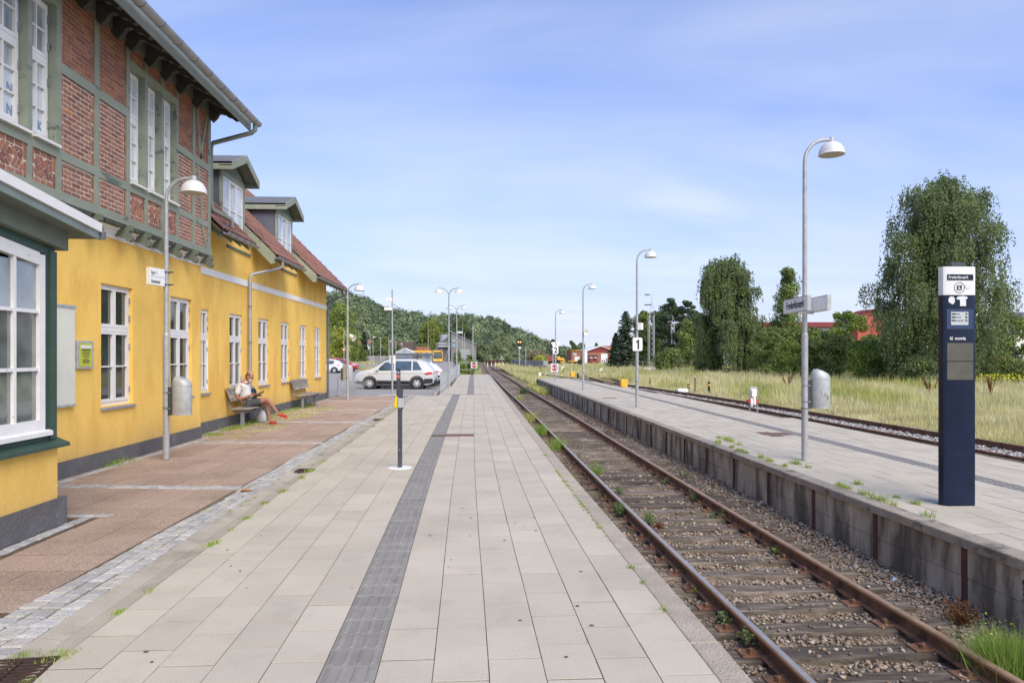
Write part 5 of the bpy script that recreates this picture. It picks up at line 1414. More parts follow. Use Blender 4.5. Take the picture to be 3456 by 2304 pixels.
# local: x forward (towards the tracks), y to his left (away from the camera), z up. his right side faces the camera
Vb = [(0, 0, .56, .13, .15), (-.08, 0, .75, .14, .16), (-.13, 0, .95, .145, .17), (-.13, 0, 1.09, .09, .12), (-.09, 0, 1.17, .055), (-.04, 0, 1.22, .055),
      # right arm (camera side)
      (-.16, -.2, 1.06, .06), (-.2, -.27, .88, .05), (-.19, -.29, .7, .042), (-.02, -.22, .73, .036), (.12, -.14, .8, .027), (.18, -.12, .83, .033, .02), 
      # left arm
      (-.14, .2, 1.06, .06), (-.12, .27, .88, .05), (-.08, .28, .72, .042), (.06, .2, .74, .036), (.2, .1, .76, .027), (.27, .07, .77, .033, .02),
      # legs: right leg crosses over, left foot stands
      (.06, -.1, .55, .1), (.3, -.08, .6, .085), (.5, -.06, .69, .063), (.62, -.02, .52, .056), (.72, .02, .36, .036), (.77, .03, .29, .034), (.86, .0, .25, .034, .026), (.96, -.02, .235, .028, .018),
      (.06, .1, .54, .1), (.28, .1, .54, .085), (.46, .08, .54, .063), (.5, .08, .36, .056), (.53, .07, .15, .036), (.53, .06, .075, .034), (.6, .04, .055, .034, .026), (.7, .0, .045, .03, .018)]
Eb = [(0, 1), (1, 2), (2, 3), (3, 4), (4, 5), (3, 6), (6, 7), (7, 8), (8, 9), (9, 10), (10, 11), (3, 12), (12, 13), (13, 14), (14, 15), (15, 16), (16, 17),
      (0, 18), (18, 19), (19, 20), (20, 21), (21, 22), (22, 23), (23, 24), (24, 25), (0, 26), (26, 27), (27, 28), (28, 29), (29, 30), (30, 31), (31, 32), (32, 33)]
skin('body', Vb, Eb, 'skin', man, 2)
# head as a lofted surface, tilted forward
def headmb():
    mb = MB(); secs = []
    rows = [(-.125, .03, .035, .03), (-.11, .055, .05, .035), (-.085, .075, .062, .03), (-.055, .085, .068, .02), (-.02, .092, .071, .008), (.015, .098, .073, 0), (.05, .1, .073, -.006), (.085, .093, .068, -.012), (.112, .07, .053, -.015), (.127, .035, .028, -.017)]
    n = 18
    for z, rx, ry, ox in rows:
        q = []
        for j in range(n):
            a = 2*math.pi*j/n; x_ = ox+rx*math.cos(a); y_ = ry*math.sin(a)
            if abs(math.sin(a)) < .25 and math.cos(a) > 0:
                if -.04 < z < .0: x_ += .022
                elif z < -.06 and z > -.1: x_ += .004
            if math.cos(a) > .5 and .0 < z < .03 and abs(math.sin(a)) > .3: x_ -= .008
            q.append((x_, y_, z))
        secs.append(q)
    return mb.loft(secs)
HT = Matrix.Translation((.03, 0, 1.275)) @ Matrix.Rotation(math.radians(28), 4, 'Y')
def H(mb): mb.v = [tuple(HT @ Vector(p)) for p in mb.v]; return mb
B(H(headmb()), 'head', 'skin_pink', man, smooth='all')
ear = MB()
for s in (-1, 1): ear.lathe([(.008, -.006), (.026, -.002), (.028, .004), (.012, .01)], 10, T=Matrix.Translation((-.012, s*.074, -.01)) @ Matrix.Rotation(math.radians(90), 4, 'X') @ Matrix.Diagonal((.75, 1.2, 1, 1)))
B(H(ear), 'ears', 'skin_pink', man, kind='stuff')
hr = MB(); n = 12; vs = []
for z, k_ in ((-.06, 1.0), (-.02, 1.03), (.02, 1.04), (.05, 1.035), (.075, 1.01)):
    for j in range(n+1):
        a = math.radians(78+204*j/n); vs.append((-.004+.1*k_*math.cos(a), .0745*k_*math.sin(a), z))
hr.add(vs, [(i*(n+1)+j, i*(n+1)+j+1, (i+1)*(n+1)+j+1, (i+1)*(n+1)+j) for i in range(4) for j in range(n)])
B(H(hr), 'hair', 'hair_grey', man, smooth='all')
bd = MB(); vs = []
for z, k_, ox in ((-.15, .5, .035), (-.125, .85, .03), (-.095, 1.08, .03), (-.065, 1.07, .022), (-.045, 1.03, .015)):
    for j in range(n+1):
        a = math.radians(-75+150*j/n); vs.append((ox+.078*k_*math.cos(a)+.008, .066*k_*math.sin(a), z))
bd.add(vs, [(i*(n+1)+j, i*(n+1)+j+1, (i+1)*(n+1)+j+1, (i+1)*(n+1)+j) for i in range(4) for j in range(n)]+[tuple(range(n+1))])
B(H(bd), 'beard', 'beard_white', man, smooth='all')
gl = MB().tube([(-.01, -.078, .022), (.05, -.078, .014), (.095, -.062, .006)], .0035, 5).tube([(-.01, .078, .022), (.05, .078, .014), (.095, .062, .006)], .0035, 5)
for s in (-1, 1):
    gl.tube([(.1, s*(.035+.024*math.cos(a*math.pi/5)), .002+.018*math.sin(a*math.pi/5)) for a in range(11)], .003, 5)
B(H(gl), 'glasses', 'ink', man)
# shirt: torso, collar and sleeves
Vs = [(0, 0, .54, .15, .175), (-.07, 0, .7, .165, .185), (-.12, 0, .9, .155, .185), (-.13, 0, 1.04, .125, .155), (-.115, 0, 1.12, .075, .09), (-.155, -.19, 1.05, .085), (-.195, -.26, .9, .078), (-.2, -.28, .79, .068), (-.14, .19, 1.05, .085), (-.13, .26, .9, .078), (-.1, .275, .79, .068)]
skin('shirt', Vs, [(0, 1), (1, 2), (2, 3), (3, 4), (3, 5), (5, 6), (6, 7), (3, 8), (8, 9), (9, 10)], 'shirt', man, 2)
col_ = MB()
for j in range(12): pass
col_.loft([[(-.09+r*math.cos(a*math.pi/7)*1.0, r*math.sin(a*math.pi/7), z+.02*math.cos(a*math.pi/7)*-1) for a in range(14)] for r, z in ((.085, 1.12), (.07, 1.165), (.078, 1.17), (.1, 1.13))], cap=False)
B(col_, 'collar', 'shirt', man, smooth='all')
Vs = [(.0, 0, .55, .135, .165), (.08, -.1, .565, .12), (.26, -.085, .6, .108), (.4, -.07, .645, .098), (.08, .1, .545, .12), (.24, .1, .55, .105), (.37, .09, .545, .098)]
skin('shorts', Vs, [(0, 1), (1, 2), (2, 3), (0, 4), (4, 5), (5, 6)], 'shorts', man, 2)
# hands with separate fingers
def hand(base, d, up, curl, name):
    d = Vector(d).normalized(); u = Vector(up).normalized(); s_ = d.cross(u).normalized(); b = Vector(base)
    V = [(*(b), .022, .016), (*(b+d*.045), .028, .014)]; E = [(0, 1)]
    for k, (off, L_) in enumerate(((-.026, .062), (-.009, .07), (.008, .066), (.024, .052))):
        p0 = b+d*.078+s_*off; p1 = p0+(d*.8-u*.5*curl).normalized()*L_*.5; p2 = p1+(d*.4-u*curl).normalized()*L_*.5
        i = len(V); V += [(*(b+d*.06+s_*off*.8), .01), (*p0, .0095), (*p1, .0085), (*p2, .007)]; E += [(1, i), (i, i+1), (i+1, i+2), (i+2, i+3)]
    i = len(V); p0 = b+d*.03-s_*.032; p1 = p0+(d*.7-s_*.7-u*.3).normalized()*.03; p2 = p1+(d-u*.4).normalized()*.028
    V += [(*p0, .012), (*p1, .01), (*p2, .008)]; E += [(0, i), (i, i+1), (i+1, i+2)]
    return skin(name, V, E, 'skin', man, 1)
hand((.15, -.13, .815), (.9, .25, .05), (0, .2, 1), .9, 'hand')
hand((.23, .08, .765), (.7, -.5, .1), (.1, .4, -1), -.3, 'hand')
# sandals
def sandal(T):
    t_ = MB(); P = [(-.13, -.03), (-.1, -.045), (0, -.042), (.1, -.052), (.14, -.035), (.15, 0), (.13, .035), (.08, .045), (0, .036), (-.1, .042), (-.13, .03)]
    t_.prism(P, 0, .03, 'z')
    for x0, x1, h in ((-.035, .015, .075), (.045, .095, .06)):
        secs = [[(x0, .05*math.cos(a), .02+h*math.sin(a)), (x1, .052*math.cos(a), .02+h*.85*math.sin(a)), (x1, .046*math.cos(a), .02+(h*.85-.007)*math.sin(a)), (x0, .044*math.cos(a), .02+(h-.007)*math.sin(a))] for a in [math.pi*i/8 for i in range(9)]]
        t_.loft(secs)
    t_.v = [tuple(T @ Vector(p)) for p in t_.v]; return t_
B(sandal(Matrix.Translation((.62, .035, .003)) @ Matrix.Rotation(math.radians(-20), 4, 'Z')), 'sandal', 'red_sandal', man, smooth=50)
B(sandal(Matrix.Translation((.885, .0, .205)) @ Matrix.Rotation(math.radians(-10), 4, 'Z') @ Matrix.Rotation(math.radians(14), 4, 'Y')), 'sandal', 'red_sandal', man, smooth=50)
B(MB().cbox(-.125, .125, -.09, .09, -.004, .006, .002), 'tablet', 'tablet_black', loc=(MX+.3, MY-.03, .825), rot=(math.radians(12), math.radians(-24), math.radians(12)), label='black tablet in the hands of the man on the bench', cat='tablet')
bg_ = MB().loft([[(.13*s_*math.cos(a*math.pi/6), .09*s_*math.sin(a*math.pi/6), z) for a in range(12)] for s_, z in ((.9, 0), (1.1, .06), (1.0, .2), (.7, .3), (.3, .34))])
B(bg_, 'shopping_bag', 'bag_white', loc=(BXC+.12, BYC+.35, 0), smooth='all', label='white plastic bag on the ground under the reading man\'s bench', cat='bag')
bk = MB().loft([[(.08*s_*math.cos(a*math.pi/6), .13*s_*math.sin(a*math.pi/6), z) for a in range(12)] for s_, z in ((.7, 0), (1.0, .08), (1.0, .3), (.7, .42), (.3, .45))])
B(bk, 'backpack', 'totem_navy', loc=(BXC-.05, BYC+.25, .48), smooth='all', label='dark blue rucksack on the bench behind the reading man', cat='backpack')
# ================================================================ RAILING AND PLATFORM END
rl = thing('railing', 'galvanised railing along the car park edge of the platform', 'railing', (pl_left(33)+.1, 32.8, 0), world=True)
def rx(y): return pl_left(y)+.1
R0 = Vector(rl.location)
for z in (1.03, .45): B(MB().tube([(rx(y), y, z) for y in fr(32.8, 65.9, 2)], .02, 8), 'rail', 'galvanised_light', rl, smooth=60)
pm_ = MB().tube([(0, 0, -.02), (0, 0, 1.03)], .022, 8).mesh('post', 'galvanised_light', 60); bm_ = MB().box(-.008, .008, -.008, .008, .12, 1.02).mesh('baluster', 'galvanised_light')
k = 0; y = 32.8
while y <= 65.9:
    link('post' if k % 8 == 0 else 'baluster', pm_ if k % 8 == 0 else bm_, rl, loc=Vector((rx(y), y, 0))-R0, fix=False); k += 1; y += .19
B(MB().tube([(rx(33), 32.8, .14), (rx(50), 50, .14), (rx(65.9), 65.9, .14)], .014, 6), 'rail', 'galvanised_light', rl)
e = thing('end_barrier', 'low pipe barrier across the far end of the station platform', 'barrier', (rx(66), 66.0, 0))
B(MB().tube([(0, 0, 0), (0, 0, 1.05), (.1, 0, 1.12), (1.5, 0, 1.12), (1.55, 0, 1.05), (1.55, 0, 0)], .025, 8), 'frame', 'galvanised_light', e)
B(MB().tube([(0, 0, .45), (1.55, 0, .45)], .018, 8), 'crossbar', 'galvanised_light', e)
def noentry(label, x, y, z=0, w=.58):
    t = thing('no_entry_sign', label, 'sign', (x, y, z), 0, 'no entry signs at the platform ends')
    B(MB().tube([(-w/2-.03, 0, 0), (-w/2-.03, 0, 1.1), (-w/2+.03, 0, 1.17), (w/2-.03, 0, 1.17), (w/2+.03, 0, 1.1), (w/2+.03, 0, 0)], .022, 8), 'frame', 'galvanised_light', t)
    B(MB().prism([(p[0], p[1]+.83) for p in rrect(w, w, .05)], -.03, -.015, 'y'), 'plate', 'sign_white', t)
    B(MB().lathe([(w*.43, 0), (w*.43, .004)], 28, (0, 0, 0), Matrix.Translation((0, -.03, .83)) @ Matrix.Rotation(math.radians(90), 4, 'X')), 'red_disc', 'red_sign', t)
    B(MB().box(-w*.36, w*.36, -.038, -.034, .83-.05, .83+.05), 'white_bar', 'sign_white', t)
    B(MB().box(-.035, .035, -.042, -.038, .83-.13, .83+.13).lathe([(.035, 0), (.035, .004)], 10, (0, 0, 0), Matrix.Translation((0, -.038, .83+.17)) @ Matrix.Rotation(math.radians(90), 4, 'X')), 'pedestrian_figure', 'ink', t)
noentry('no entry sign closing the end of the station platform, left of the rails', *gz(1600, 1260.5))
noentry('no entry sign at the far tip of the island platform behind the number 2 post', fX(1872, 54.0), 54.05)
# ---- pole with side signs, bike rack
x, y = gz(1324, 1327)
t = thing('sign_pole', 'tall slim pole with two white signs pointing left in front of the silver car', 'sign pole', (x, y, 0))
B(MB().tube([(0, 0, 0), (0, 0, 4.98)], [.05, .035], 10), 'pole', 'galvanised', t, smooth=60)
B(MB().box(-.3, 0, -.04, .04, 4.42, 4.57), 'sign_arm', 'sign_white', t, bevel=.01); B(MB().box(-.38, 0, -.05, .05, 3.98, 4.13), 'sign_arm', 'sign_white', t, bevel=.01)
B(MB().box(-.14, .13, .05, .07, 1.43, 1.83), 'notice_plate', 'sign_white', t)
t = thing('bicycle_rack', 'bicycle rack of curved steel hoops beside the far corner of the building', 'bicycle rack', (-6.25, 32.6, PZ))
for k in range(8):
    yy = .0+k*.1; xx = k*.1
    B(MB().tube([(xx-.5, 0, .02), (xx-.15, 0, .03), (xx+.05, .05, .2), (xx+.1, .05, .45), (xx+.35, .05, .8)]+[], .011, 6), 'hoop', 'galvanised_light', t)
    B(MB().tube([(xx-.45, .3, .05), (xx-.3, .3, .03), (xx-.05, .3, .3), (xx+.15, .3, .72)], .011, 6), 'hoop', 'galvanised_light', t)
B(MB().tube([(-.6, 0, .3), (.6, 0, .35)], .018, 6).tube([(-.35, 0, 0), (-.35, 0, .85)], .05, 8), 'frame', 'galvanised', t)
# ================================================================ YARD FURNITURE ON THE RIGHT
def dock(label, px, py, zb=-.15):
    x, y = gz(px, py, zb); t = thing('hose_stand', label, 'hose stand', (x, y, zb-.2))
    s = 1
    B(MB().tube([(.14, 0, 0), (.14, 0, 1.0), (.1, 0, 1.04), (-.12, 0, 1.04), (-.14, 0, .98), (-.14, 0, 0)], .022, 8), 'frame', 'galvanised', t)
    B(MB().box(-.12, .1, -.06, .06, .72, 1.0), 'box', 'sign_white', t, bevel=.01)
    B(MB().lathe([(.05, 0), (.06, .1), (.04, .3)], 10, (.0, -.09, .42)).lathe([(.045, 0), (.055, .1), (.03, .3)], 10, (-.11, -.09, .38)), 'white_bottles', 'sign_white', t, kind='stuff')
    B(MB().box(.05, .12, -.1, .05, .45, .62), 'red_clip', 'red_sign', t); B(MB().box(-.24, -.13, -.1, .05, .5, .6), 'red_clip', 'red_sign', t)
    B(MB().tube([(-.1, -.1, .95)]+[(-.13+.12*math.cos(a), -.12, .22+.24*math.sin(a)) for a in [math.pi/2+i*math.pi/7 for i in range(13)]], .011, 6), 'hose', 'black_metal', t)
dock('small white and red hose stand at the far edge of the island platform', 2543, 1386)
def yellowbox(label, px, py, zb, w, h):
    x, y = gz(px, py, zb); t = thing('point_machine_cover', label, 'track box', (x, y, zb), .3, 'yellow boxes beside the sidings')
    B(MB().box(-w/2, w/2, -w*.3, w*.3, 0, h*.9), 'body', 'bright_yellow', t, bevel=.03)
    B(MB().cbox(-w/2-.02, w/2+.02, -w*.32, w*.32, h*.9, h, .05), 'lid', 'bright_yellow', t)
yellowbox('larger yellow box at the edge of the island platform left of the number 1 post', 2104, 1307, -.38, .5, .56)
yellowbox('distant orange-yellow box between the sidings', 1932, 1271, -.45, .5, .52)
def bollard(label, px, py, h, r=.07, plain=False, zb=-.38):
    x, y = gz(px, py, zb); t = thing('marker_post', label, 'marker post', (x, y, zb-.05), 0, 'marker posts in the dry grass')
    B(MB().tube([(0, 0, -.25), (0, 0, h)], r, 10), 'post', 'bark' if plain else 'black_metal', t)
    if not plain:
        B(MB().tube([(0, 0, h*.62), (0, 0, h*.8)], r+.004, 10), 'yellow_band', 'bright_yellow', t)
    else: B(MB().box(-.05, .05, -.05, .05, h-.08, h), 'cap', 'bark', t)
bollard('short black marker post with yellow band next to the white box', 2323, 1318, .46)
bollard('taller black marker post with yellow band alone in the grass', 2393, 1322, .66)
bollard('brown wooden marker post between the two banded posts', 2346, 1320, .85, .035, True)
bollard('small marker post with yellow top farther back in the grass', 2194, 1294, .45, .05)
x, y = gz(2301, 1320, -.38)
B(MB().cbox(-.35, .35, -.2, .2, 0, .2, .02), 'cable_box', 'sign_white', loc=(x, y, -.42), rot=(0, 0, .2), label='low white cable box in the grass beside the banded post', cat='cable box')
def indicator(label, px, py, z0, s):
    x, y = gz(px, py, z0); t = thing('point_indicator', label, 'point indicator', (x, y, z0), .2, 'white crescent point indicators in the yard')
    P = [(.3*s*math.cos(a), .3*s+.3*s*math.sin(a)) for a in [math.pi*.5+i*math.pi/8*.9 for i in range(10)]]+[(.0, .05*s), (.08*s, .1*s)]
    B(MB().prism([(0, 0), (-.2*s, .02*s), (-.34*s, .25*s), (-.3*s, .5*s), (-.1*s, .66*s), (.06*s, .66*s), (.06*s, .5*s), (-.08*s, .5*s), (-.2*s, .36*s), (-.22*s, .22*s), (-.1*s, .12*s)], -.02, .02, 'y'), 'crescent', 'sign_white', t)
    B(MB().box(-.1*s, .08*s, .03, .25, .0, .3*s).box(-.03, .03, 0, .06, -.3, .1), 'lamp_case', 'black_metal', t)
indicator('white crescent point indicator beside the no entry sign', 1903, 1254, -.55, 1.2)
indicator('white crescent point indicator in the grass right of the middle lamp post', 2032, 1263, -.5, 1.1)
def stub(label, px, py, zb, w, h, m):
    x, y = gz(px, py, zb); B(MB().box(-w/2, w/2, -w/2, w/2, 0, h), 'stump_post', m, loc=(x, y, zb-.05), label=label, cat='post', bevel=.01)
stub('pale weathered wooden stump just beyond the tip of the island platform', 1822, 1275, -.5, .26, .62, 'old_white_paint')
stub('short dark signal box with white mark near the distant yellow box', 1950, 1275, -.5, .18, .55, 'black_metal')
x, y = gz(1840, 1275, -.5)
t = thing('cabinet', 'grey cabinet on a post at the end of the island platform', 'cabinet', (x, y, -.5)); B(MB().box(-.05, .05, -.05, .05, 0, 1.25), 'post', 'galvanised', t); B(MB().box(-.2, .28, -.15, .15, 1.25, 1.75), 'box', 'zinc', t, bevel=.01)
# ---- signals
def signal(label, px, py_base, d, htop, second=False):
    zb = -.55-drop(d); x = fX(px, d)
    t = thing('railway_signal', label, 'railway signal', (x, d, zb), 0, 'railway signals beyond the platforms')
    B(MB().tube([(0, 0, 0), (0, 0, htop-1.0)], .07, 10), 'mast', 'galvanised', t, smooth=60)
    if second: B(MB().tube([(.85, .2, -.1), (.85, .2, htop-1.1)], .05, 8), 'mast', 'galvanised', t, smooth=60)
    B(MB().prism([(p[0], p[1]+htop-.55) for p in rrect(.62, 1.15, .28)], -.06, 0, 'y'), 'backboard', 'black_metal', t)
    for (a, b, lit) in ((-.13, -.47, 1), (.13, -.47, 1), (0, -.2, 0), (-.13, -.75, 0), (.13, -.75, 0)):
        B(MB().lathe([(.06, 0), (.075, .0), (.075, .05), (.06, .05)], 12, (0, 0, 0), Matrix.Translation((a, -.06, htop+b)) @ Matrix.Rotation(math.radians(90), 4, 'X')), 'lens', 'signal_lit' if lit else 'dark_grey_metal', t)
        B(MB().box(a-.08, a+.08, -.2, -.11, htop+b+.07, htop+b+.08), 'visor', 'black_metal', t)
    B(MB().box(-.12, .2, -.1, .1, htop-1.35, htop-1.12), 'box', 'sign_white', t)
mk('signal_lit', (.8, .2, .05), .4, emit=(1, .3, .08, 5))
signal('signal with two lit lamps and a double mast, left of the number 2 post', 1753, 1260, 92, 3.0+EYE+.6-.78, True)
signal('signal with two lit lamps half hidden behind the number 2 lamp post', 1866, 1262, 88, 3.0+EYE+.45-.85)
def rel(px, y, z=None): return (fX(px, y), y)
# green triangle sign and small signals at the level crossing
t = thing('triangle_sign', 'green triangular sign with white edge beyond the switch', 'sign', (fX(1693.5, 130), 130, -.9))
B(MB().tube([(0, 0, 0), (0, 0, 1.9)], .04, 6), 'post', 'galvanised', t)
B(MB().prism([(-.36, 1.9), (.36, 1.9), (0, 2.6)], -.02, 0, 'y'), 'plate', 'sign_white', t); B(MB().prism([(-.27, 1.95), (.27, 1.95), (0, 2.48)], -.03, -.02, 'y'), 'green_face', 'green_sign', t)
# ---- lattice masts
def mast(label, px, pyb, pyt, d, w):
    zb = EYE+(1197-pyb)*d/FPX; zt = EYE+(1197-pyt)*d/FPX; x = fX(px, d)
    t = thing('lattice_mast', label, 'lattice mast', (x, d, zb), 0, 'lattice lamp masts behind the field')
    h = (zt-zb)*.72; m = MB()
    for s in (-1, 1): m.box(s*w/2-.04, s*w/2+.04, -.05, .05, 0, h); m.box(s*w/2-.04, s*w/2+.04, w-.05, w+.05, 0, h)
    B(m, 'uprights', 'galvanised_light', t, kind='stuff')
    b = MB(); n = int(h/w/.95)
    for i in range(n):
        z0, z1 = h*i/n, h*(i+1)/n
        for a, c in ((-1, 1), (1, -1)): b.tube([(a*w/2, 0, z0), (c*w/2, 0, z1)], .022, 4)
    B(b, 'bracing', 'galvanised_light', t, kind='stuff')
    B(MB().tube([(-w/2, 0, h), (0, 0, h+w*2.6)], .04, 5).tube([(w/2, 0, h), (0, 0, h+w*2.6)], .04, 5).tube([(0, 0, h+w*2.6), (0, 0, zt-zb-.3), (-.15, 0, zt-zb), (-.5, 0, zt-zb)], .04, 6), 'top', 'galvanised_light', t)
    B(MB().box(-1.1, -.4, -.15, .15, zt-zb-.08, zt-zb+.06).box(-1.15, -.1, -.15, .15, h+w*1.9, h+w*1.9+.15), 'lamp_heads', 'dark_grey_metal', t, kind='stuff')
mast('tall pale lattice mast beside the white cabinet in the field', 2200, 1240, 992, 108, .8)
mast('farther lattice mast half sunk in the pine trees', 2272, 1160, 1062, 125, .5)
x = fX(2193, 104); B(MB().box(-.95, .95, -.3, .3, 0, .95), 'cabinet', 'sign_white', loc=(x, 104, -1.0), bevel=.02, label='white cabinet at the foot of the lattice mast', cat='cabinet')
# rope hanging on the platform wall
ex, ey = p2l(6.0)+.045, 6.0
t = thing('rope', 'frayed blue-green rope hanging from a rusty bolt on the island platform wall', 'rope', (p2l(6.05)+.03, 6.05, -.19))
B(MB().tube([(-.0, 0, 0), (-.035, 0, 0)], .022, 8), 'bolt', 'rusty_post', t)
rp = MB()
for k in range(4):
    r_ = random.Random(k); P = [(-.03, 0, .0)]
    for i in range(8): P.append((-.025+r_.uniform(-.006, .006), r_.uniform(-.02, .02)+(.02 if k == 2 else 0), -.04*(i+1)*(1 if k != 2 else .6)))
    rp.tube(P, .006, 5)
B(rp, 'strands', mat('rope_teal', (.09, .19, .19), .9, var=.3, sc=30), t, kind='stuff')
# dead leaf, litter
t = MB().add([(-.07, -.02, .01), (-.02, -.06, .03), (.06, -.03, .012), (.08, .03, .03), (0, .05, .015), (-.05, .03, .035), (0, 0, .004)], [(0, 1, 6), (1, 2, 6), (2, 3, 6), (3, 4, 6), (4, 5, 6), (5, 0, 6)])
B(t, 'dead_leaf', mat('dead_leaf', (.42, .16, .06), .8, var=.3, sc=40), loc=(*gz(829, 1658), 0), label='orange-brown dead leaf on the setts where the stone strip meets them', cat='leaf')
B(MB().prism([(-.04, 0), (.045, .0), (.0, .05)], -.02, .02, 'y'), 'paper_scrap', mat('pale_blue_paper', (.55, .68, .78), .6), loc=(*gz(3017, 1958, -.68), -.69), rot=(.2, .3, .4), label='pale blue paper scrap on the ballast by the wall', cat='litter')
# ================================================================ CARS
mk('paint_silver', (.68, .67, .635), .3, metal=.15, var=.03, coat=.6)
mk('paint_silver_blue', (.42, .46, .5), .28, metal=.5, var=.03, coat=.6)
mk('paint_white', (.75, .76, .77), .3, var=.02, coat=.6)
mk('paint_pale_blue', (.38, .44, .48), .3, metal=.4, var=.02, coat=.6)
mk('paint_red', (.45, .015, .025), .28, var=.03, coat=.7)
mk('car_trim', (.03, .032, .036), .6, var=.06)
mk('car_glass', (.06, .085, .085), .03, var=.3, sc=2, spec=1, coat=.8)
mk('tyre', (.022, .022, .023), .8, var=.1)
mk('alloy', (.7, .7, .7), .35, metal=.2, var=.05)
mk('tail_red', (.5, .02, .02), .2, coat=.6, var=.02)
mk('headlamp', (.6, .62, .63), .1, coat=.8, var=.05)
mk('chrome', (.7, .7, .7), .15, metal=1, var=0)
def car(label, x, y, rz, L, W, H, paint, style='suv', cladding=True, z=PZ, rails=True, wr=.345, rec=True):
    """local +x = front"""
    t = thing('parked_car', label, 'car', (x, y, z), rz, 'cars parked in the station car park')
    h = L/2
    if style == 'suv': top = [(-h, .72), (-h+.04, 1.02), (-h+.16, 1.14), (-h+.5, 1.56), (-h+.78, H-.04), (-.6, H), (.2, H-.02), (.55, H-.09), (1.18, 1.2), (1.4, 1.13), (h-.3, 1.0), (h-.08, .88), (h, .66)]
    elif style == 'hatch': top = [(-h, .6), (-h+.05, .9), (-h+.2, 1.02), (-h+.5, 1.3), (-h+.85, H-.03), (-.4, H), (.3, H-.03), (.65, H-.12), (1.2, 1.02), (1.45, .93), (h-.3, .82), (h-.08, .7), (h, .52)]
    else: top = [(-h, .62), (-h+.05, .92), (-h+.3, 1.0), (-h+.7, 1.24), (-h+1.2, H-.04), (-.35, H), (.35, H-.03), (.7, H-.12), (1.35, .98), (1.6, .9), (h-.3, .78), (h-.08, .66), (h, .5)]
    bz = .62*H if style != 'suv' else 1.03
    TX = [p[0] for p in top]; TZ = [p[1] for p in top]
    xs = sorted(set([round(v, 3) for v in TX]+[round(-h+L*i/26, 3) for i in range(27)]))
    def zt(x_): return float(np.interp(x_, TX, TZ))
    def belt(x_): return min(zt(x_)-.02, bz+.02*(-x_/h))
    def hwid(x_):
        u = abs(x_)/h; return W/2*(1-.16*max(0, (u-.72)/.28)**2)
    def prof(x_):
        w_ = hwid(x_); zt_ = zt(x_); zb = .22+(.12*max(0, (abs(x_)/h-.86)/.14)); b_ = belt(x_)
        k = min(1, max(0, (zt_-b_)/(H-bz))); wt = w_*(.95-.2*k)
        return [(0, zb), (w_*.88, zb), (w_*.97, zb+.1), (w_, b_*.66), (w_*.985, b_*.86), (w_*.955, b_), (wt, zt_-.05*k-.004), (wt-.1, zt_-.01*k), (0, zt_+.02*k)]
    secs = []
    for x_ in xs:
        p = prof(x_); secs.append([(x_, a, b) for a, b in p]+[(x_, -a, b) for a, b in p[1:-1]][::-1])
    B(MB().loft(secs), 'body', paint, t, smooth=32)
    def side(x_, z_):
        p = prof(x_); zz = [q[1] for q in p[1:8]]; yy = [q[0] for q in p[1:8]]
        return float(np.interp(z_, zz, yy))
    def sidepanel(poly, name, m, off=.007, s_=None):
        for s in ((-1, 1) if s_ is None else (s_,)):
            P = []
            for i in range(len(poly)):
                a, b = poly[i], poly[(i+1) % len(poly)]; n = max(1, int(abs(a[0]-b[0])/.12))
                for q in range(n): P.append((a[0]+(b[0]-a[0])*q/n, a[1]+(b[1]-a[1])*q/n))
            vs = [(p[0], s*(side(p[0], p[1])+off), p[1]) for p in P]+[(p[0], s*(side(p[0], p[1])-.03), p[1]) for p in P]; n = len(P)
            B(MB().add(vs, [tuple(range(n)), tuple(range(n, 2*n))[::-1]]+[(i, (i+1) % n, n+(i+1) % n, n+i) for i in range(n)]), name, m, t)
    b0 = bz+.03
    rb = -h+.5 if style == 'suv' else -h+.62
    # greenhouse sides
    def roofz(x_): return zt(x_)-.11
    sidepanel([(.02, b0), (1.02, b0-.01), (.52, roofz(.52)+.0), (.02, roofz(.02))], 'front_side_window', 'car_glass')
    sidepanel([(-.98, b0+.01), (-.08, b0), (-.08, roofz(-.08)), (-.98, roofz(-.98))], 'rear_side_window', 'car_glass')
    sidepanel([(rb+.16, b0+.03), (-1.06, b0+.01), (-1.06, roofz(-1.06)), (rb+.45, roofz(rb+.45)-.02)], 'quarter_window', 'car_glass')
    # windscreen and rear window
    def cross(xa, xb, name, m, k=.9):
        za, zb = zt(xa), zt(xb); wa, wb = prof(xa)[6][0]*k, prof(xb)[6][0]*k
        d = Vector((zb-za, 0, -(xb-xa))).normalized()*.012
        if d.z < 0: d = -d
        n_ = 6; vs = []
        for (xx, zz, ww) in ((xa, za, wa), (xb, zb, wb)):
            for i in range(n_+1):
                u = -1+2*i/n_; vs.append((xx+d.x, ww*u, zz+d.z+.02*(1-u*u)-.008))
        B(MB().add(vs, [(i, i+1, n_+2+i, n_+1+i) for i in range(n_)]), name, m, t, smooth=60)
    cross(.6, 1.14, 'windscreen', 'car_glass')
    cross(rb+.02, rb+.3, 'rear_window', 'car_glass', .86)
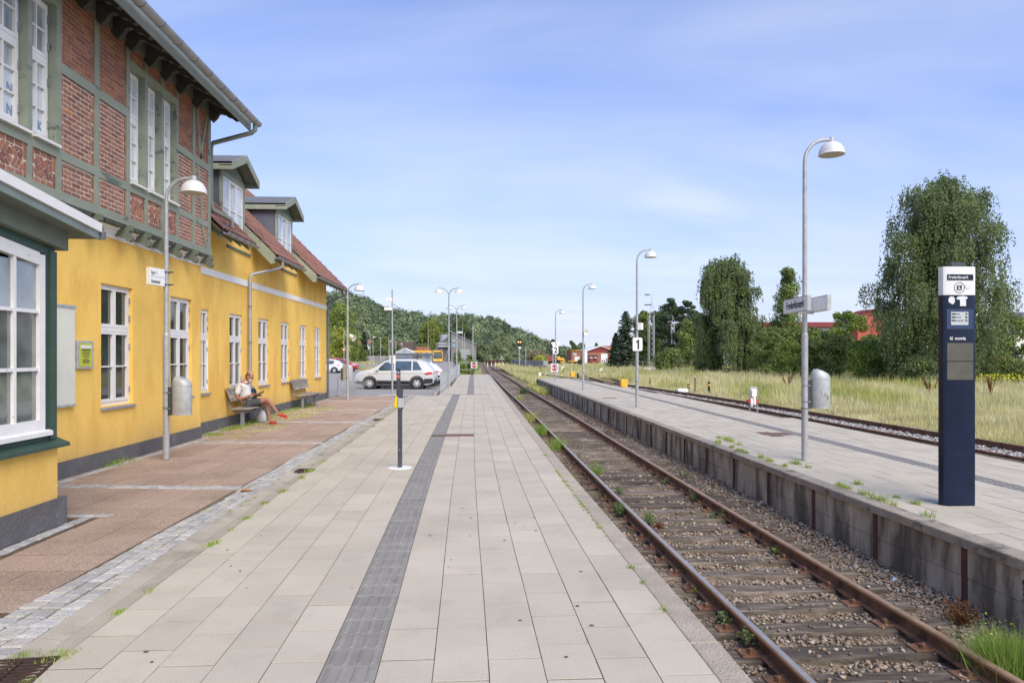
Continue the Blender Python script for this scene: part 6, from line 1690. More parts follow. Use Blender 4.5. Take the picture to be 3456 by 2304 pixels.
    # wheels
    for wx in (L*.315-.05, -L*.29):
        for s in (-1, 1):
            Y0 = s*(hwid(wx)-.0)
            T = Matrix.Translation((wx, Y0, wr)) @ Matrix.Rotation(math.radians(90), 4, 'X')
            B(MB().lathe([(wr+.075, -.1), (wr+.075, .012), (wr+.01, .012), (wr+.01, -.1)], 26, T=Matrix.Translation((wx, Y0, wr+.01)) @ Matrix.Rotation(math.radians(90 if s < 0 else -90), 4, 'X')), 'arch_trim', 'car_trim' if cladding else 'black_metal', t, smooth=40)
            R = Matrix.Translation((wx, Y0, wr)) @ Matrix.Rotation(math.radians(90 if s < 0 else -90), 4, 'X')
            w_ = B(MB().lathe([(wr*.6, -.18), (wr*.95, -.19), (wr, -.16), (wr, .0), (wr*.96, .025), (wr*.7, .03), (wr*.64, .015)], 28, T=R), 'wheel', 'tyre', t, smooth=40)
            B(MB().lathe([(wr*.66, .0), (wr*.66, .022), (wr*.6, .026), (wr*.58, -.005), (.02, -.004)], 28, T=R), 'rim', 'zinc_dark', w_)
            sp = MB()
            for k in range(10):
                a = 2*math.pi*k/10; c_, s_ = math.cos(a), math.sin(a)
                P = [(.03, -.018), (wr*.6, -.03 if k % 2 else -.012), (wr*.6, .012 if k % 2 else .03), (.03, .018)]
                vs = [(p*c_-q*s_, p*s_+q*c_, zz) for zz in (.0, .02) for p, q in P]
                sp.add([R @ Vector(v) for v in vs], [(0, 1, 2, 3), (4, 5, 6, 7), (0, 1, 5, 4), (1, 2, 6, 5), (2, 3, 7, 6), (3, 0, 4, 7)])
            sp.lathe([(.055, .0), (.055, .026), (.02, .03)], 12, T=R)
            B(sp, 'spokes', 'alloy', w_)
    if cladding:
        sidepanel([(-L*.29+wr+.08, .26), (L*.315-.05-wr-.08, .26), (L*.315-.05-wr-.08, .5), (-L*.29+wr+.08, .48)], 'sill_cladding', 'car_trim', .04)
        sidepanel([(-h+.06, .36), (-L*.29-wr-.07, .32), (-L*.29-wr-.07, .6), (-h+.06, .6)], 'rear_cladding', 'car_trim', .03); sidepanel([(L*.315+wr+.02, .3), (h-.08, .34), (h-.08, .46), (L*.315+wr+.02, .44)], 'front_cladding', 'car_trim', .03)
    sidepanel([(-h+.05, .86), (-h+.42, .8), (-h+.55, .88), (-h+.3, .99), (-h+.09, .97)], 'tail_lamp', 'tail_red', .012)
    sidepanel([(h-.62, .82), (h-.16, .68), (h-.12, .76), (h-.3, .86), (h-.58, .89)], 'headlamp', 'headlamp', .012)
    for s in (-1, 1):
        mw = prof(1.0)[5][0]
        B(MB().box(.86, .98, s*mw if s > 0 else s*(mw+.2), s*(mw+.2) if s > 0 else s*mw, bz+.03, bz+.15), 'mirror', paint if paint != 'paint_silver' else 'paint_silver', t, bevel=.03)
        if rails: B(MB().tube([(-1.35, s*(prof(-1)[6][0]-.06), zt(-1.35)+.0), (-1.2, s*(prof(-1)[6][0]-.06), H+.03), (.3, s*(prof(0)[6][0]-.06), H+.03), (.55, s*(prof(0)[6][0]-.06), zt(.55)+.0)], .018, 6), 'roof_rail', 'car_trim', t)
        B(MB().box(-.28, -.1, s*side(-.2, b0-.12)-.012, s*side(-.2, b0-.12)+.022 if s > 0 else s*side(-.2, b0-.12)+.012, b0-.14, b0-.11) if s > 0 else MB().box(-.28, -.1, s*side(-.2, b0-.12)-.022, s*side(-.2, b0-.12)+.012, b0-.14, b0-.11), 'door_handle', paint, t)
    # door seams
    for xs_ in ((.0), (-1.02), (1.16)):
        sidepanel([(xs_-.006, .45), (xs_+.006, .45), (xs_+.006, b0-.03), (xs_-.006, b0-.03)], 'door_seam', 'car_trim', .0025)
    sidepanel([(-h+.5, b0-.17), (1.5, b0-.19), (1.5, b0-.175), (-h+.5, b0-.155)], 'crease_line', 'car_trim', .002)
    # grille, bumpers and number plates
    B(MB().box(h-.03, h+.012, -W*.3, W*.3, .55, .68), 'grille', 'black_metal', t); B(MB().box(h-.06, h+.02, -W*.36, W*.36, .28, .42), 'bumper_grille', 'car_trim', t)
    B(MB().box(h+.012, h+.022, -.25, .25, .46, .56), 'number_plate', 'sign_white', t); B(MB().box(-h-.015, -h+.03, -.25, .25, .7, .81), 'number_plate', 'sign_white', t)
    B(MB().box(-h-.02, -h+.08, -W*.38, W*.38, .3, .5), 'rear_bumper', 'car_trim', t, bevel=.02)
    return t
def gmid(p, q, z): a = gz(*p, z); b = gz(*q, z); return ((a[0]+b[0])/2, (a[1]+b[1])/2)
fw_, rw_ = gz(1254.7, 1312.5, PZ), gz(1410, 1314.6, PZ)
ang = math.atan2(fw_[1]-rw_[1], fw_[0]-rw_[0])
mx, my = (fw_[0]+rw_[0])/2, (fw_[1]+rw_[1])/2
car('silver off-roader side on with black wheel arches, nearest car in the car park', mx+.0, my+.95, math.pi-math.radians(3), 4.49, 1.84, 1.72, 'paint_silver')
car('silver-blue hatchback parked nose to the right just behind the silver off-roader', fX(1366, 43.4), 43.4, 0, 4.25, 1.78, 1.5, 'paint_silver_blue', 'hatch', False, rails=True)
car('white hatchback with red tail lamp parked behind the silver pair, rear to the railing', -4.45, 45.6, math.pi, 4.1, 1.76, 1.5, 'paint_white', 'hatch', False, rails=False)
car('pale blue-grey estate parked farthest back in the row by the railing', -4.4, 48.2, 0, 4.5, 1.8, 1.5, 'paint_pale_blue', 'sedan', False, rails=False)
car('red crossover parked beyond the end of the yellow building', fX(1153, 82)-.3, 82, 0, 4.4, 1.8, 1.56, 'paint_red', 'suv', True, rails=False)
car('white compact car partly hidden by the corner of the yellow building', fX(1102, 76), 75.5, math.pi, 3.8, 1.68, 1.48, 'paint_white', 'hatch', False, rails=False, wr=.3)
# ================================================================ BUSES
def bus(label, x, y, rz, L=12):
    t = thing('bus', label, 'bus', (x, y, PZ-.12), rz, 'yellow buses waiting behind the car park')
    W, H = 2.5, 3.0
    B(MB().cbox(-L/2, L/2, -W/2, W/2, .35, H, .12), 'body', 'bright_yellow', t, bevel=.08)
    B(MB().cbox(-L/2+2, L/2-3, -W*.35, W*.35, H, H+.22, .08), 'roof_box', 'bright_yellow', t)
    for s in (-1, 1):
        n = 7
        for i in range(n):
            a = -L/2+.3+i*(L-.8)/n
            B(MB().box(a, a+(L-.8)/n-.08, s*W/2-.02, s*W/2+.015, 1.25 if i % 3 != 2 else .45, 2.6), 'window' if i % 3 != 2 else 'door', 'car_glass', t)
        for wx in (-L/2+2.6, L/2-2.7):
            B(MB().lathe([(.48, -.25), (.48, .02), (.3, .03)], 18, T=Matrix.Translation((wx, s*W/2, .48)) @ Matrix.Rotation(math.radians(-90 if s > 0 else 90), 4, 'X')), 'wheel', 'tyre', t)
    B(MB().box(L/2-.02, L/2+.02, -W/2+.12, W/2-.12, 1.05, 2.45), 'windscreen', 'car_glass', t); B(MB().box(L/2-.02, L/2+.018, -W/2+.2, W/2-.2, 2.52, 2.85), 'destination_display', 'black_metal', t)
    for s in (-1, 1): B(MB().box(L/2, L/2+.03, s*.85-.2, s*.85+.2, .55, .75), 'headlamp', 'headlamp', t)
    B(MB().box(-L/2-.02, -L/2+.02, -W/2+.15, W/2-.15, 1.6, 2.6), 'rear_window', 'car_glass', t)
    return t
bus('yellow bus seen from its side behind the little grey hut', fX(1418, 190), 190, math.radians(-25))
bus('yellow bus facing the camera beside the concrete workshop', fX(1484, 184)-1.2, 188, math.radians(-82))
# ================================================================ FAR BUILDINGS
mk('concrete', (.24, .235, .22), .9, var=.12, sc=.6, bump=.3, bsc=6); mk('corrugated', (.4, .42, .44), .6, var=.08)
mk('shed_grey', (.2, .235, .26), .7, var=.08, sc=1.5); mk('brick_wall_far', (.36, .16, .1), .9, var=.14, sc=1.2, speck=.12, ssc=9)
mk('red_cladding', (.25, .045, .045), .7, var=.06); mk('red_render', (.5, .12, .08), .8, var=.06); mk('roof_grey', (.13, .13, .135), .8, var=.12, sc=1)
mk('brown_wood', (.13, .095, .075), .9, var=.2, sc=1.2); mk('wood_fence', (.3, .29, .27), .9, var=.18, sc=1.2, rnd=.15); mk('roof_orange', (.42, .15, .08), .85, var=.1)
mk('blue_window', (.25, .5, .6), .15, coat=.5)
# little grey hut
x = fX(1369, 120); t = thing('kiosk_hut', 'little grey hut with gabled roof behind the parked cars', 'hut', (x, 120, PZ))
B(MB().box(-1.3, 1.3, -1.2, 1.2, 0, 2.15), 'walls', 'shed_grey', t)
for k in range(12): B(MB().box(-1.28+k*.215, -1.26+k*.215, -1.215, -1.2, .1, 2.1), 'batten', 'zinc_dark', t)
B(MB().prism([(-1.5, 2.15), (1.5, 2.15), (1.5, 2.35), (0, 3.0), (-1.5, 2.35)], -1.4, 1.4, 'y'), 'roof', 'corrugated', t)
B(MB().prism([(-1.55, 2.32), (-1.55, 2.42), (0, 3.1), (1.55, 2.42), (1.55, 2.32), (0, 3.0)], -1.45, 1.45, 'y'), 'roof_edge', 'sign_white', t)
B(MB().lathe([(.28, 0), (.28, .02)], 16, T=Matrix.Translation((0, -1.4, 2.55)) @ Matrix.Rotation(math.radians(90), 4, 'X')), 'clock_disc', 'zinc', t)
# concrete workshop with two round windows
d = 230; def_ = lambda px: fX(px, d); zz = lambda py: EYE+(1197-py)*d/FPX
x0 = def_(1522.4); t = thing('workshop', 'grey concrete workshop with steep monopitch roof and two round blue windows', 'building', (x0, d, -.4), world=True)
def qz(py): return EYE+(1197-py)*d/FPX
B(MB().prism([(def_(1522.4), -1), (def_(1607), -1), (def_(1607), qz(1162)), (def_(1522.4), qz(1118))], d, d+14, 'y'), 'right_wing', 'concrete', t)
B(MB().prism([(def_(1520), qz(1116.5)), (def_(1609), qz(1161.5)), (def_(1609), qz(1163.5)), (def_(1520), qz(1118.5))], d-.4, d+14.4, 'y'), 'roof', 'corrugated', t)
B(MB().prism([(def_(1469), -1), (def_(1511), -1), (def_(1511), qz(1139)), (def_(1469), qz(1162))], d+3, d+14, 'y'), 'left_wing', 'concrete', t)
B(MB().prism([(def_(1466.5), qz(1161)), (def_(1511), qz(1136.5)), (def_(1511), qz(1138.5)), (def_(1466.5), qz(1163))], d+2.6, d+14.4, 'y'), 'roof', 'corrugated', t)
B(MB().box(def_(1511), def_(1522), d+5, d+14, -1, qz(1150)), 'link', 'shed_grey', t)
B(MB().box(def_(1478), def_(1521), d+1.5, d+3, qz(1171), qz(1164)), 'balcony', 'corrugated', t); B(MB().box(def_(1478), def_(1521), d+2.4, d+3, qz(1160), qz(1158)), 'balcony_rail', 'sign_white', t)
B(MB().box(def_(1480), def_(1507), d+2.9, d+3, qz(1190), qz(1174)), 'window', 'zinc_dark', t); B(MB().box(def_(1485), def_(1492), d+2.85, d+2.9, qz(1183), qz(1177)), 'window_pane', 'glass_pale', t)
for py in (1149.3, 1165.3): B(MB().lathe([(.45, 0), (.45, .1)], 20, T=Matrix.Translation((def_(1532), d, qz(py))) @ Matrix.Rotation(math.radians(90), 4, 'X')), 'round_window', 'blue_window', t)
for i in range(4):
    B(MB().box(def_(1544), def_(1585), d-.1, d, qz(1206.5-i*7), qz(1201-i*7)), 'shutter_panel', 'corrugated', t)
B(MB().box(def_(1531), def_(1534), d-.06, d, qz(1199), qz(1193)), 'vent', 'black_metal', t)
B(MB().lathe([(1.6, 0), (1.6, 2.3)], 20, (def_(1496), d+8, qz(1150))), 'silo', 'corrugated', t)
B(MB().tube([(def_(1500), d+1, -.4), (def_(1512), d+1, qz(1178))], .15, 5), 'stair', 'zinc', t)
# brown timber hall and yellow-brick house far left, red-roofed houses
def house(label, xa, xb, d, yb, ye, yr, wall, roof, dep=9, cat='house', ridge='x'):
    a, b = fX(xa, d), fX(xb, d); f = lambda py: EYE+(1197-py)*d/FPX
    t = thing('house', label, cat, ((a+b)/2, d, f(yb)-1), world=True)
    B(MB().box(a, b, d, d+dep, f(yb)-1, f(ye)), 'wall', wall, t)
    if yr is not None:
        if ridge == 'x': B(MB().prism([(d-.4, f(ye)), (d+dep/2, f(yr)), (d+dep+.4, f(ye))], a-.4, b+.4, 'x'), 'roof', roof, t)
        else: B(MB().prism([(a-.4, f(ye)), ((a+b)/2, f(yr)), (b+.4, f(ye))], d-.4, d+dep+.4, 'y'), 'roof', roof, t)
    n = max(1, int((b-a)/3))
    for i in range(n):
        c = a+(b-a)*(i+.5)/n; B(MB().box(c-.5, c+.5, d-.03, d+.02, f(yb)+.6, f(yb)+.6+min(1.2, (f(ye)-f(yb))*.4)), 'window', 'glass_dark', t)
    return t
house('brown timber hall with dark mesh front far behind the grey hut', 1327, 1392, 200, 1212, 1154, None, 'brown_wood', None, 12, 'hall')
house('low brick house with flat roof between the brown hall and the willow', 1388, 1445, 215, 1210, 1170, None, 'brick_wall_far', None)
house('red-roofed white house left behind the spruce', 1192, 1213, 185, 1210, 1162, 1149, 'white_render', 'roof_orange')
house('second red-roofed house right of the small spruce', 1240, 1250, 190, 1210, 1160, 1148, 'white_render', 'roof_orange')
house('low pale shed behind the grey fence', 1233, 1262, 172, 1215, 1199, 1193, 'sign_white', 'roof_grey', 5)
house('small grey cottage half hidden right of the workshop', 1607, 1626, 250, 1215, 1190, 1180, 'concrete', 'roof_grey', 8)
# red depot
D = 222; f = lambda py: EYE+(1197-py)*D/FPX; g = lambda px: fX(px, D)
t = thing('depot', 'red brick engine depot with dark red gable and tall white doors', 'building', (g(2017), D, -1.2), world=True)
B(MB().box(g(1980.5), g(2054), D, D+20, -3, f(1188)), 'brick_wall', 'brick_wall_far', t)
B(MB().prism([(g(1979.5), f(1188)), (g(2055), f(1188)), (g(2052), f(1178)), (g(2026), f(1169.5)), (g(1979.5), f(1186))], D-.05, D+20, 'y'), 'gable', 'red_cladding', t)
B(MB().prism([(g(1978), f(1186)), (g(2026), f(1168.5)), (g(2056), f(1178)), (g(2056), f(1176.5)), (g(2026), f(1166.6)), (g(1978), f(1184))], D-.6, D+20.4, 'y'), 'roof', 'sign_white', t)
for i in range(3): B(MB().box(g(2028+i*7.4), g(2035+i*7.4), D-.12, D-.02, f(1229.5), f(1193)), 'door', 'white_paint', t)
for i in range(3): B(MB().box(g(2030+i*7.4), g(2033.5+i*7.4), D-.16, D-.12, f(1221), f(1215)), 'door_window', 'glass_dark', t)
B(MB().box(g(1931.5), g(1977), D+2, D+16, -3, f(1182.5)), 'side_building', 'brick_wall_far', t); B(MB().box(g(1930.5), g(1978), D+1.6, D+16.4, f(1183), f(1181.5)), 'flat_roof_edge', 'bright_yellow', t)
B(MB().box(g(1942), g(1960), D+1.9, D+2, f(1220), f(1203)), 'shutter_door', 'white_paint', t)
for i in range(2): B(MB().box(g(1936+i*7), g(1942+i*7), D+1.9, D+2, f(1199.5), f(1190)), 'window', 'glass_pale', t)
B(MB().box(g(1972), g(1981), D-.5, D+1, -3, f(1184)), 'link_panel', 'sign_white', t)
house('orange-tiled roof of a house rising behind the depot', 2030, 2068, 250, 1215, 1180, 1166, 'brick_wall_far', 'roof_orange')
B(MB().lathe([(.15, 0), (.15, .8)], 8), 'chimney_pipe', 'zinc', loc=(fX(2042, 255), 255, 4.4), label='small chimney pipe above the orange roof behind the depot', cat='chimney')
# locomotive and wagons in front of the depot
mk('loco_red', (.38, .1, .07), .7, var=.15, sc=2)
def zg(y): return -.95-drop(y)*.6
x, y = fX(2002, 205), 205; zb_ = EYE-(1230-1197)*205/FPX
t = thing('shunting_locomotive', 'small faded red shunting locomotive in front of the depot', 'locomotive', (x, y, zb_))
B(MB().box(-1.35, 1.35, -2.5, 2.5, .55, 1.1), 'frame', 'loco_red', t); B(MB().box(-1.0, 1.0, -2.4, -.2, 1.1, 1.9), 'hood', 'loco_red', t, bevel=.05)
B(MB().box(-1.25, 1.25, -.2, 2.0, 1.1, 2.5), 'cab', 'loco_red', t); B(MB().prism([(-1.35, 2.5), (1.35, 2.5), (1.1, 2.75), (-1.1, 2.75)], -.5, 2.2, 'y'), 'cab_roof', 'black_metal', t)
for s in (-1, 1): B(MB().box(s*.65-.4, s*.65+.4, -.24, -.2, 1.8, 2.4), 'cab_window', 'glass_pale', t); B(MB().lathe([(.22, 0), (.22, .35)], 12, T=Matrix.Translation((s*.85, -2.5, .75)) @ Matrix.Rotation(math.radians(90), 4, 'X')), 'buffer', 'black_metal', t)
B(MB().box(-.6, .6, -2.44, -2.4, 1.2, 1.75), 'radiator', 'black_metal', t)
for yy in (-1.5, 1.3):
    for s in (-1, 1): B(MB().lathe([(.42, -.06), (.42, .06)], 18, T=Matrix.Translation((s*.75, yy, .42)) @ Matrix.Rotation(math.radians(90), 4, 'Y')), 'wheel', 'black_metal', t)
def wagon(label, xa, xb, d, yb, h, m, load):
    a, b = fX(xa, d), fX(xb, d); z0 = EYE-(yb-1197)*d/FPX
    t = thing('flat_wagon', label, 'wagon', ((a+b)/2, d, z0), 0, 'wagons standing in the yard'); L = (b-a)/2
    B(MB().box(-L, L, -1.3, 1.3, .75, .95), 'deck', m, t)
    for i in (-.7, -.45, .45, .7):
        for s in (-1, 1): B(MB().lathe([(.4, -.06), (.4, .06)], 14, T=Matrix.Translation((L*i, s*.8, .4)) @ Matrix.Rotation(math.radians(90), 4, 'X')), 'wheel', 'black_metal', t)
    if load == 'posts':
        for i in range(9): B(MB().box(-L+.2+i*2*L/9, -L+.35+i*2*L/9, -1.3, -1.2, .95, 1.0+h), 'stake', 'loco_red', t)
        B(MB().box(-L, L, -1.28, -1.2, .95, .95+h*.55), 'side_board', 'loco_red', t)
    elif load == 'machine':
        B(MB().box(-L*.5, L*.3, -1, 1, .95, 1.9), 'engine_box', 'bright_yellow', t, bevel=.1); B(MB().box(-L*.95, -L*.55, -1, 1, .95, 3.2), 'cab', 'black_metal', t); B(MB().box(-L*.9, -L*.6, -1.03, -1, 1.9, 2.9), 'cab_window', 'glass_pale', t)
        B(MB().lathe([(.7, -.2), (.7, .2)], 18, T=Matrix.Translation((L*.7, -.9, .9)) @ Matrix.Rotation(math.radians(90), 4, 'X')), 'big_wheel', 'bright_yellow', t)
wagon('faded red stake wagon behind the number 2 post', 1844, 1868, 190, 1228, 1.4, 'loco_red', 'posts')
wagon('yellow and black track machine beside the stake wagon', 1872, 1899, 185, 1227, 1.4, 'black_metal', 'machine')
wagon('low yellow flat wagon in front of the depot side building', 1916, 1948, 195, 1229, 0, 'bright_yellow', '')
# red hall, vaulted hall and house on the right
a, b, d = fX(2440, 150), fX(2850, 140), 135
t = thing('long_hall', 'long hall with dark red cladding behind the trees on the right', 'building', ((a+b)/2, d, -.8), world=True)
ff = lambda py: EYE+(1197-py)*d/FPX
B(MB().box(fX(2440, d), fX(2835, d), d, d+25, -2, ff(1101)), 'lower_wall', 'concrete', t); B(MB().box(fX(2437, d), fX(2838, d), d-.4, d+25, ff(1101), ff(1085)), 'red_cladding', 'red_cladding', t)
d = 100; a, b = fX(2895, d), fX(3010, d); c_ = (a+b)/2; w_ = (b-a)/2
t = thing('vaulted_hall', 'bright red hall with arched roof showing behind the weeping birch', 'building', (c_, d, -.8), world=True)
P = [(a, -2)]+[(c_-w_*math.cos(i*math.pi/16), EYE+(1197-1100)*d/FPX+(57*d/FPX)*math.sin(i*math.pi/16)) for i in range(17)]+[(b, -2)]
B(MB().prism(P, d, d+3, 'y'), 'hall_body', 'red_render', t)
P2 = [(c_-(w_+.2)*math.cos(i*math.pi/16), EYE+(1197-1100)*d/FPX+(57*d/FPX+.2)*math.sin(i*math.pi/16)) for i in range(17)]
B(MB().prism(P2+[(p[0]*.0+c_+(p[0]-c_)*.985, p[1]-.2) for p in P2[::-1]], d-.4, d+3.3, 'y'), 'roof', 'red_cladding', t)
d = 78; a, b = fX(3340, d), fX(3600, d)
t = thing('house', 'house with grey tiled roof at the right edge behind the birch', 'house', ((a+b)/2, d, -.6), world=True)
ff = lambda py: EYE+(1197-py)*d/FPX
B(MB().box(a, b, d, d+9, -2, ff(1090)), 'wall', 'white_render', t); B(MB().prism([(d-.5, ff(1090)), (d+4.5, ff(1040)), (d+9.5, ff(1090))], a-.5, b+.5, 'x'), 'roof', 'roof_grey', t)
B(MB().box(a+2, b, d+9, d+14, -2, ff(1030)), 'rear_block', 'brown_wood', t); B(MB().box(a+.2, a+.9, d+3, d+3.7, ff(1055), ff(1020)), 'chimney', 'sign_white', t)
# ---- fences
def plankfence(label, pts, h, m, d_post=2.4, plank=.2, cat='fence'):
    t = thing('fence', label, cat, (pts[0][0], pts[0][1], pts[0][2]), world=True)
    n_tot = 0; L0 = Vector(t.location); me = MB().box(-plank/2+.01, plank/2-.01, -.012, .012, .05, h).mesh('plank', m); pj = MB().box(-.06, .06, .012, .12, 0, h+.05).mesh('post', m)
    Ts = []
    for (x0, y0, z0), (x1, y1, z1) in zip(pts, pts[1:]):
        L_ = math.hypot(x1-x0, y1-y0); a = math.atan2(y1-y0, x1-x0); n = int(L_/plank)
        for i in range(n):
            u = (i+.5)/n; p = Vector((x0+(x1-x0)*u, y0+(y1-y0)*u, z0+(z1-z0)*u+random.uniform(-.03, .03)))
            if n_tot < 290: link('plank', me, t, loc=p-L0, rot=(0, random.uniform(-.01, .01), a), fix=False)
            else: Ts.append(Matrix.Translation(p-L0) @ Matrix.Rotation(a, 4, 'Z'))
            n_tot += 1
        for i in range(int(L_/d_post)+1):
            u = i*d_post/L_; link('post', pj, t, loc=Vector((x0+(x1-x0)*u, y0+(y1-y0)*u, z0+(z1-z0)*u))-L0, rot=(0, 0, a), fix=False)
    if Ts:
        o = stuffmesh([v.co[:] for v in me.vertices], [tuple(p.vertices) for p in me.polygons], Ts, 'plank_run', m, t); o.location = (0, 0, 0)
    return t
plankfence('long grey plank fence behind the car park on the left', [(fX(1060, 150), 150, -.3), (fX(1262, 158), 158, -.3), (fX(1345, 158), 158, -.3)], 1.95, 'wood_fence')
plankfence('grey plank fence along the yard right of the rails', [(fX(1716, 185), 185, -1.1), (fX(1800, 130), 130, -.95), (fX(1845, 112), 112, -.9)], 1.75, 'wood_fence')
plankfence('dark red low fence right of the level crossing', [(fX(1640, 230), 230, -1.2), (fX(1712, 205), 205, -1.15)], 1.1, 'red_cladding')
t = thing('pipe_barrier', 'green pipe barrier beside the tall pale lattice mast', 'barrier', (fX(2130, 112), 112, -1.0))
B(MB().tube([(0, 0, 0), (0, 0, 1.7), (1.9, 0, 1.7), (1.9, 0, 0)], .05, 6).tube([(2.0, 0, 0), (2.0, 0, 1.7), (3.8, 0, 1.7), (3.8, 0, 0)], .05, 6), 'pipes', 'sage_timber', t, kind='stuff')
t = thing('wire_fence', 'grey wire mesh fence with concrete posts behind the dry grass', 'fence', (fX(2260, 96), 96, -.8), world=True)
for i in range(16):
    yy = 96-i*2.2; xx = fX(2230, 98)+i*3.1; B(MB().box(xx-.05, xx+.05, yy-.05, yy+.05, -.9, 1.15), 'post', 'concrete', t)
    for z in (-.2, .45, 1.1): B(MB().tube([(xx, yy, z), (xx+3.1, yy-2.2, z)], .012, 4), 'wire', 'zinc', t)
for i in range(5):
    B(MB().cbox(-.09, .09, -.09, .09, 0, 1.1, .02), 'crossing_post', 'board_cream', loc=(fX(1646+i*13, 165), 165, -1.0), label=('leftmost', 'second from left', 'middle', 'second from right', 'rightmost')[i]+' of the five cream bollards before the dark red fence', cat='bollard', group='cream bollards at the level crossing')
# ---- distant poles and the speed sign
def pole(label, px, pyt, d, r=.055, arm=0, zb=-.35):
    zt = EYE+(1197-pyt)*d/FPX; t = thing('distant_pole', label, 'pole', (fX(px, d), d, zb), 0, 'slim poles behind the car park')
    B(MB().tube([(0, 0, 0), (0, 0, zt-zb)], r, 6), 'pole', 'galvanised_light', t)
    if arm: B(MB().box(min(0, arm), max(0, arm), -.1, .1, zt-zb-.25 if abs(arm) < 1 else zt-zb-1.2, zt-zb-.05 if abs(arm) < 1 else zt-zb-.85), 'lamp_head', 'lamp_white', t)
for px, py, d, arm, lb in ((1210, 1123, 148, 0, 'slim pole leftmost above the plank fence beside the yellowish trees'), (1249, 1130, 150, 0, 'slim pole right of the small dark spruce'), (1259, 1135, 146, .5, 'slim lamp pole with small head right of the small dark spruce'),
                           (1284, 1138, 150, 0, 'slim bare pole in front of the round green bushes'), (1312, 1141, 152, 0, 'slim bare pole just left of the sign pole'), (1316, 1149, 140, .45, 'short lamp pole with small head next to the bare pole'),
                           (1336, 1152, 150, 0, 'slim pole in front of the brown timber hall'), (1358, 1158, 165, -.4, 'short pole with small lamps above the grey hut'), (1445, 1108, 175, 0, 'tall slim pole in front of the willow'),
                           (1561, 1103, 130, -1.1, 'slim pole with white lamp box in front of the workshop gable'), (1568, 1124, 128, 0, 'slim pole right beside the white lamp box pole'), (1596, 1097, 100, 0, 'tall slim pole above the no entry sign')):
    pole(lb, px, py, d, .065 if px in (1596,) else .055, arm)
t = thing('speed_sign', 'round speed sign reading 10 with red rim in front of the yellowish trees', 'sign', (fX(1160.7, 100), 100, -.2))
B(MB().tube([(0, 0, 0), (0, 0, 5.6)], .045, 8), 'post', 'galvanised', t)
for r, m, yy in ((.21, 'red_sign', -.06), (.145, 'sign_white', -.075)): B(MB().lathe([(r, 0), (r, .012)], 24, T=Matrix.Translation((0, yy+.012, 2.78)) @ Matrix.Rotation(math.radians(90), 4, 'X')), 'disc', m, t)
text('10', .2, 'ink', t, (0, -.08, 2.71), RX_, align='CENTER', bold=.004)
B(MB().lathe([(.13, 0), (.12, .03), (.02, .5)], 12), 'traffic_cone', mat('cone_orange', (.8, .2, .05), .6), loc=(fX(1291, 100), 100, -.1), label='orange traffic cone at the edge of the verge behind the cars', cat='traffic cone')
B(MB().box(-.35, .35, -.3, .3, 0, 1.1), 'waste_container', 'dark_grey_metal', loc=(fX(1341, 116), 116, -.1), label='dark grey waste container left of the grey hut', cat='container', bevel=.02)
t = thing('bus_shelter', 'bus shelter with curved glass roof between the two yellow buses', 'bus shelter', (fX(1441, 165), 165, -.2))
B(MB().prism([(-1.6, 2.0), (-.8, 2.5), (.2, 2.65), (1.4, 2.3), (1.4, 2.2), (.2, 2.52), (-.8, 2.38), (-1.6, 1.9)], -1, 1, 'y'), 'roof', 'corrugated', t)
for xx in (-1.4, 0, 1.3): B(MB().tube([(xx, 0, 0), (xx, 0, 2.3)], .05, 6), 'post', 'dark_grey_metal', t)
B(MB().box(-1.3, 1.2, .9, .93, .3, 2.0), 'glass_wall', 'glass_pale', t)
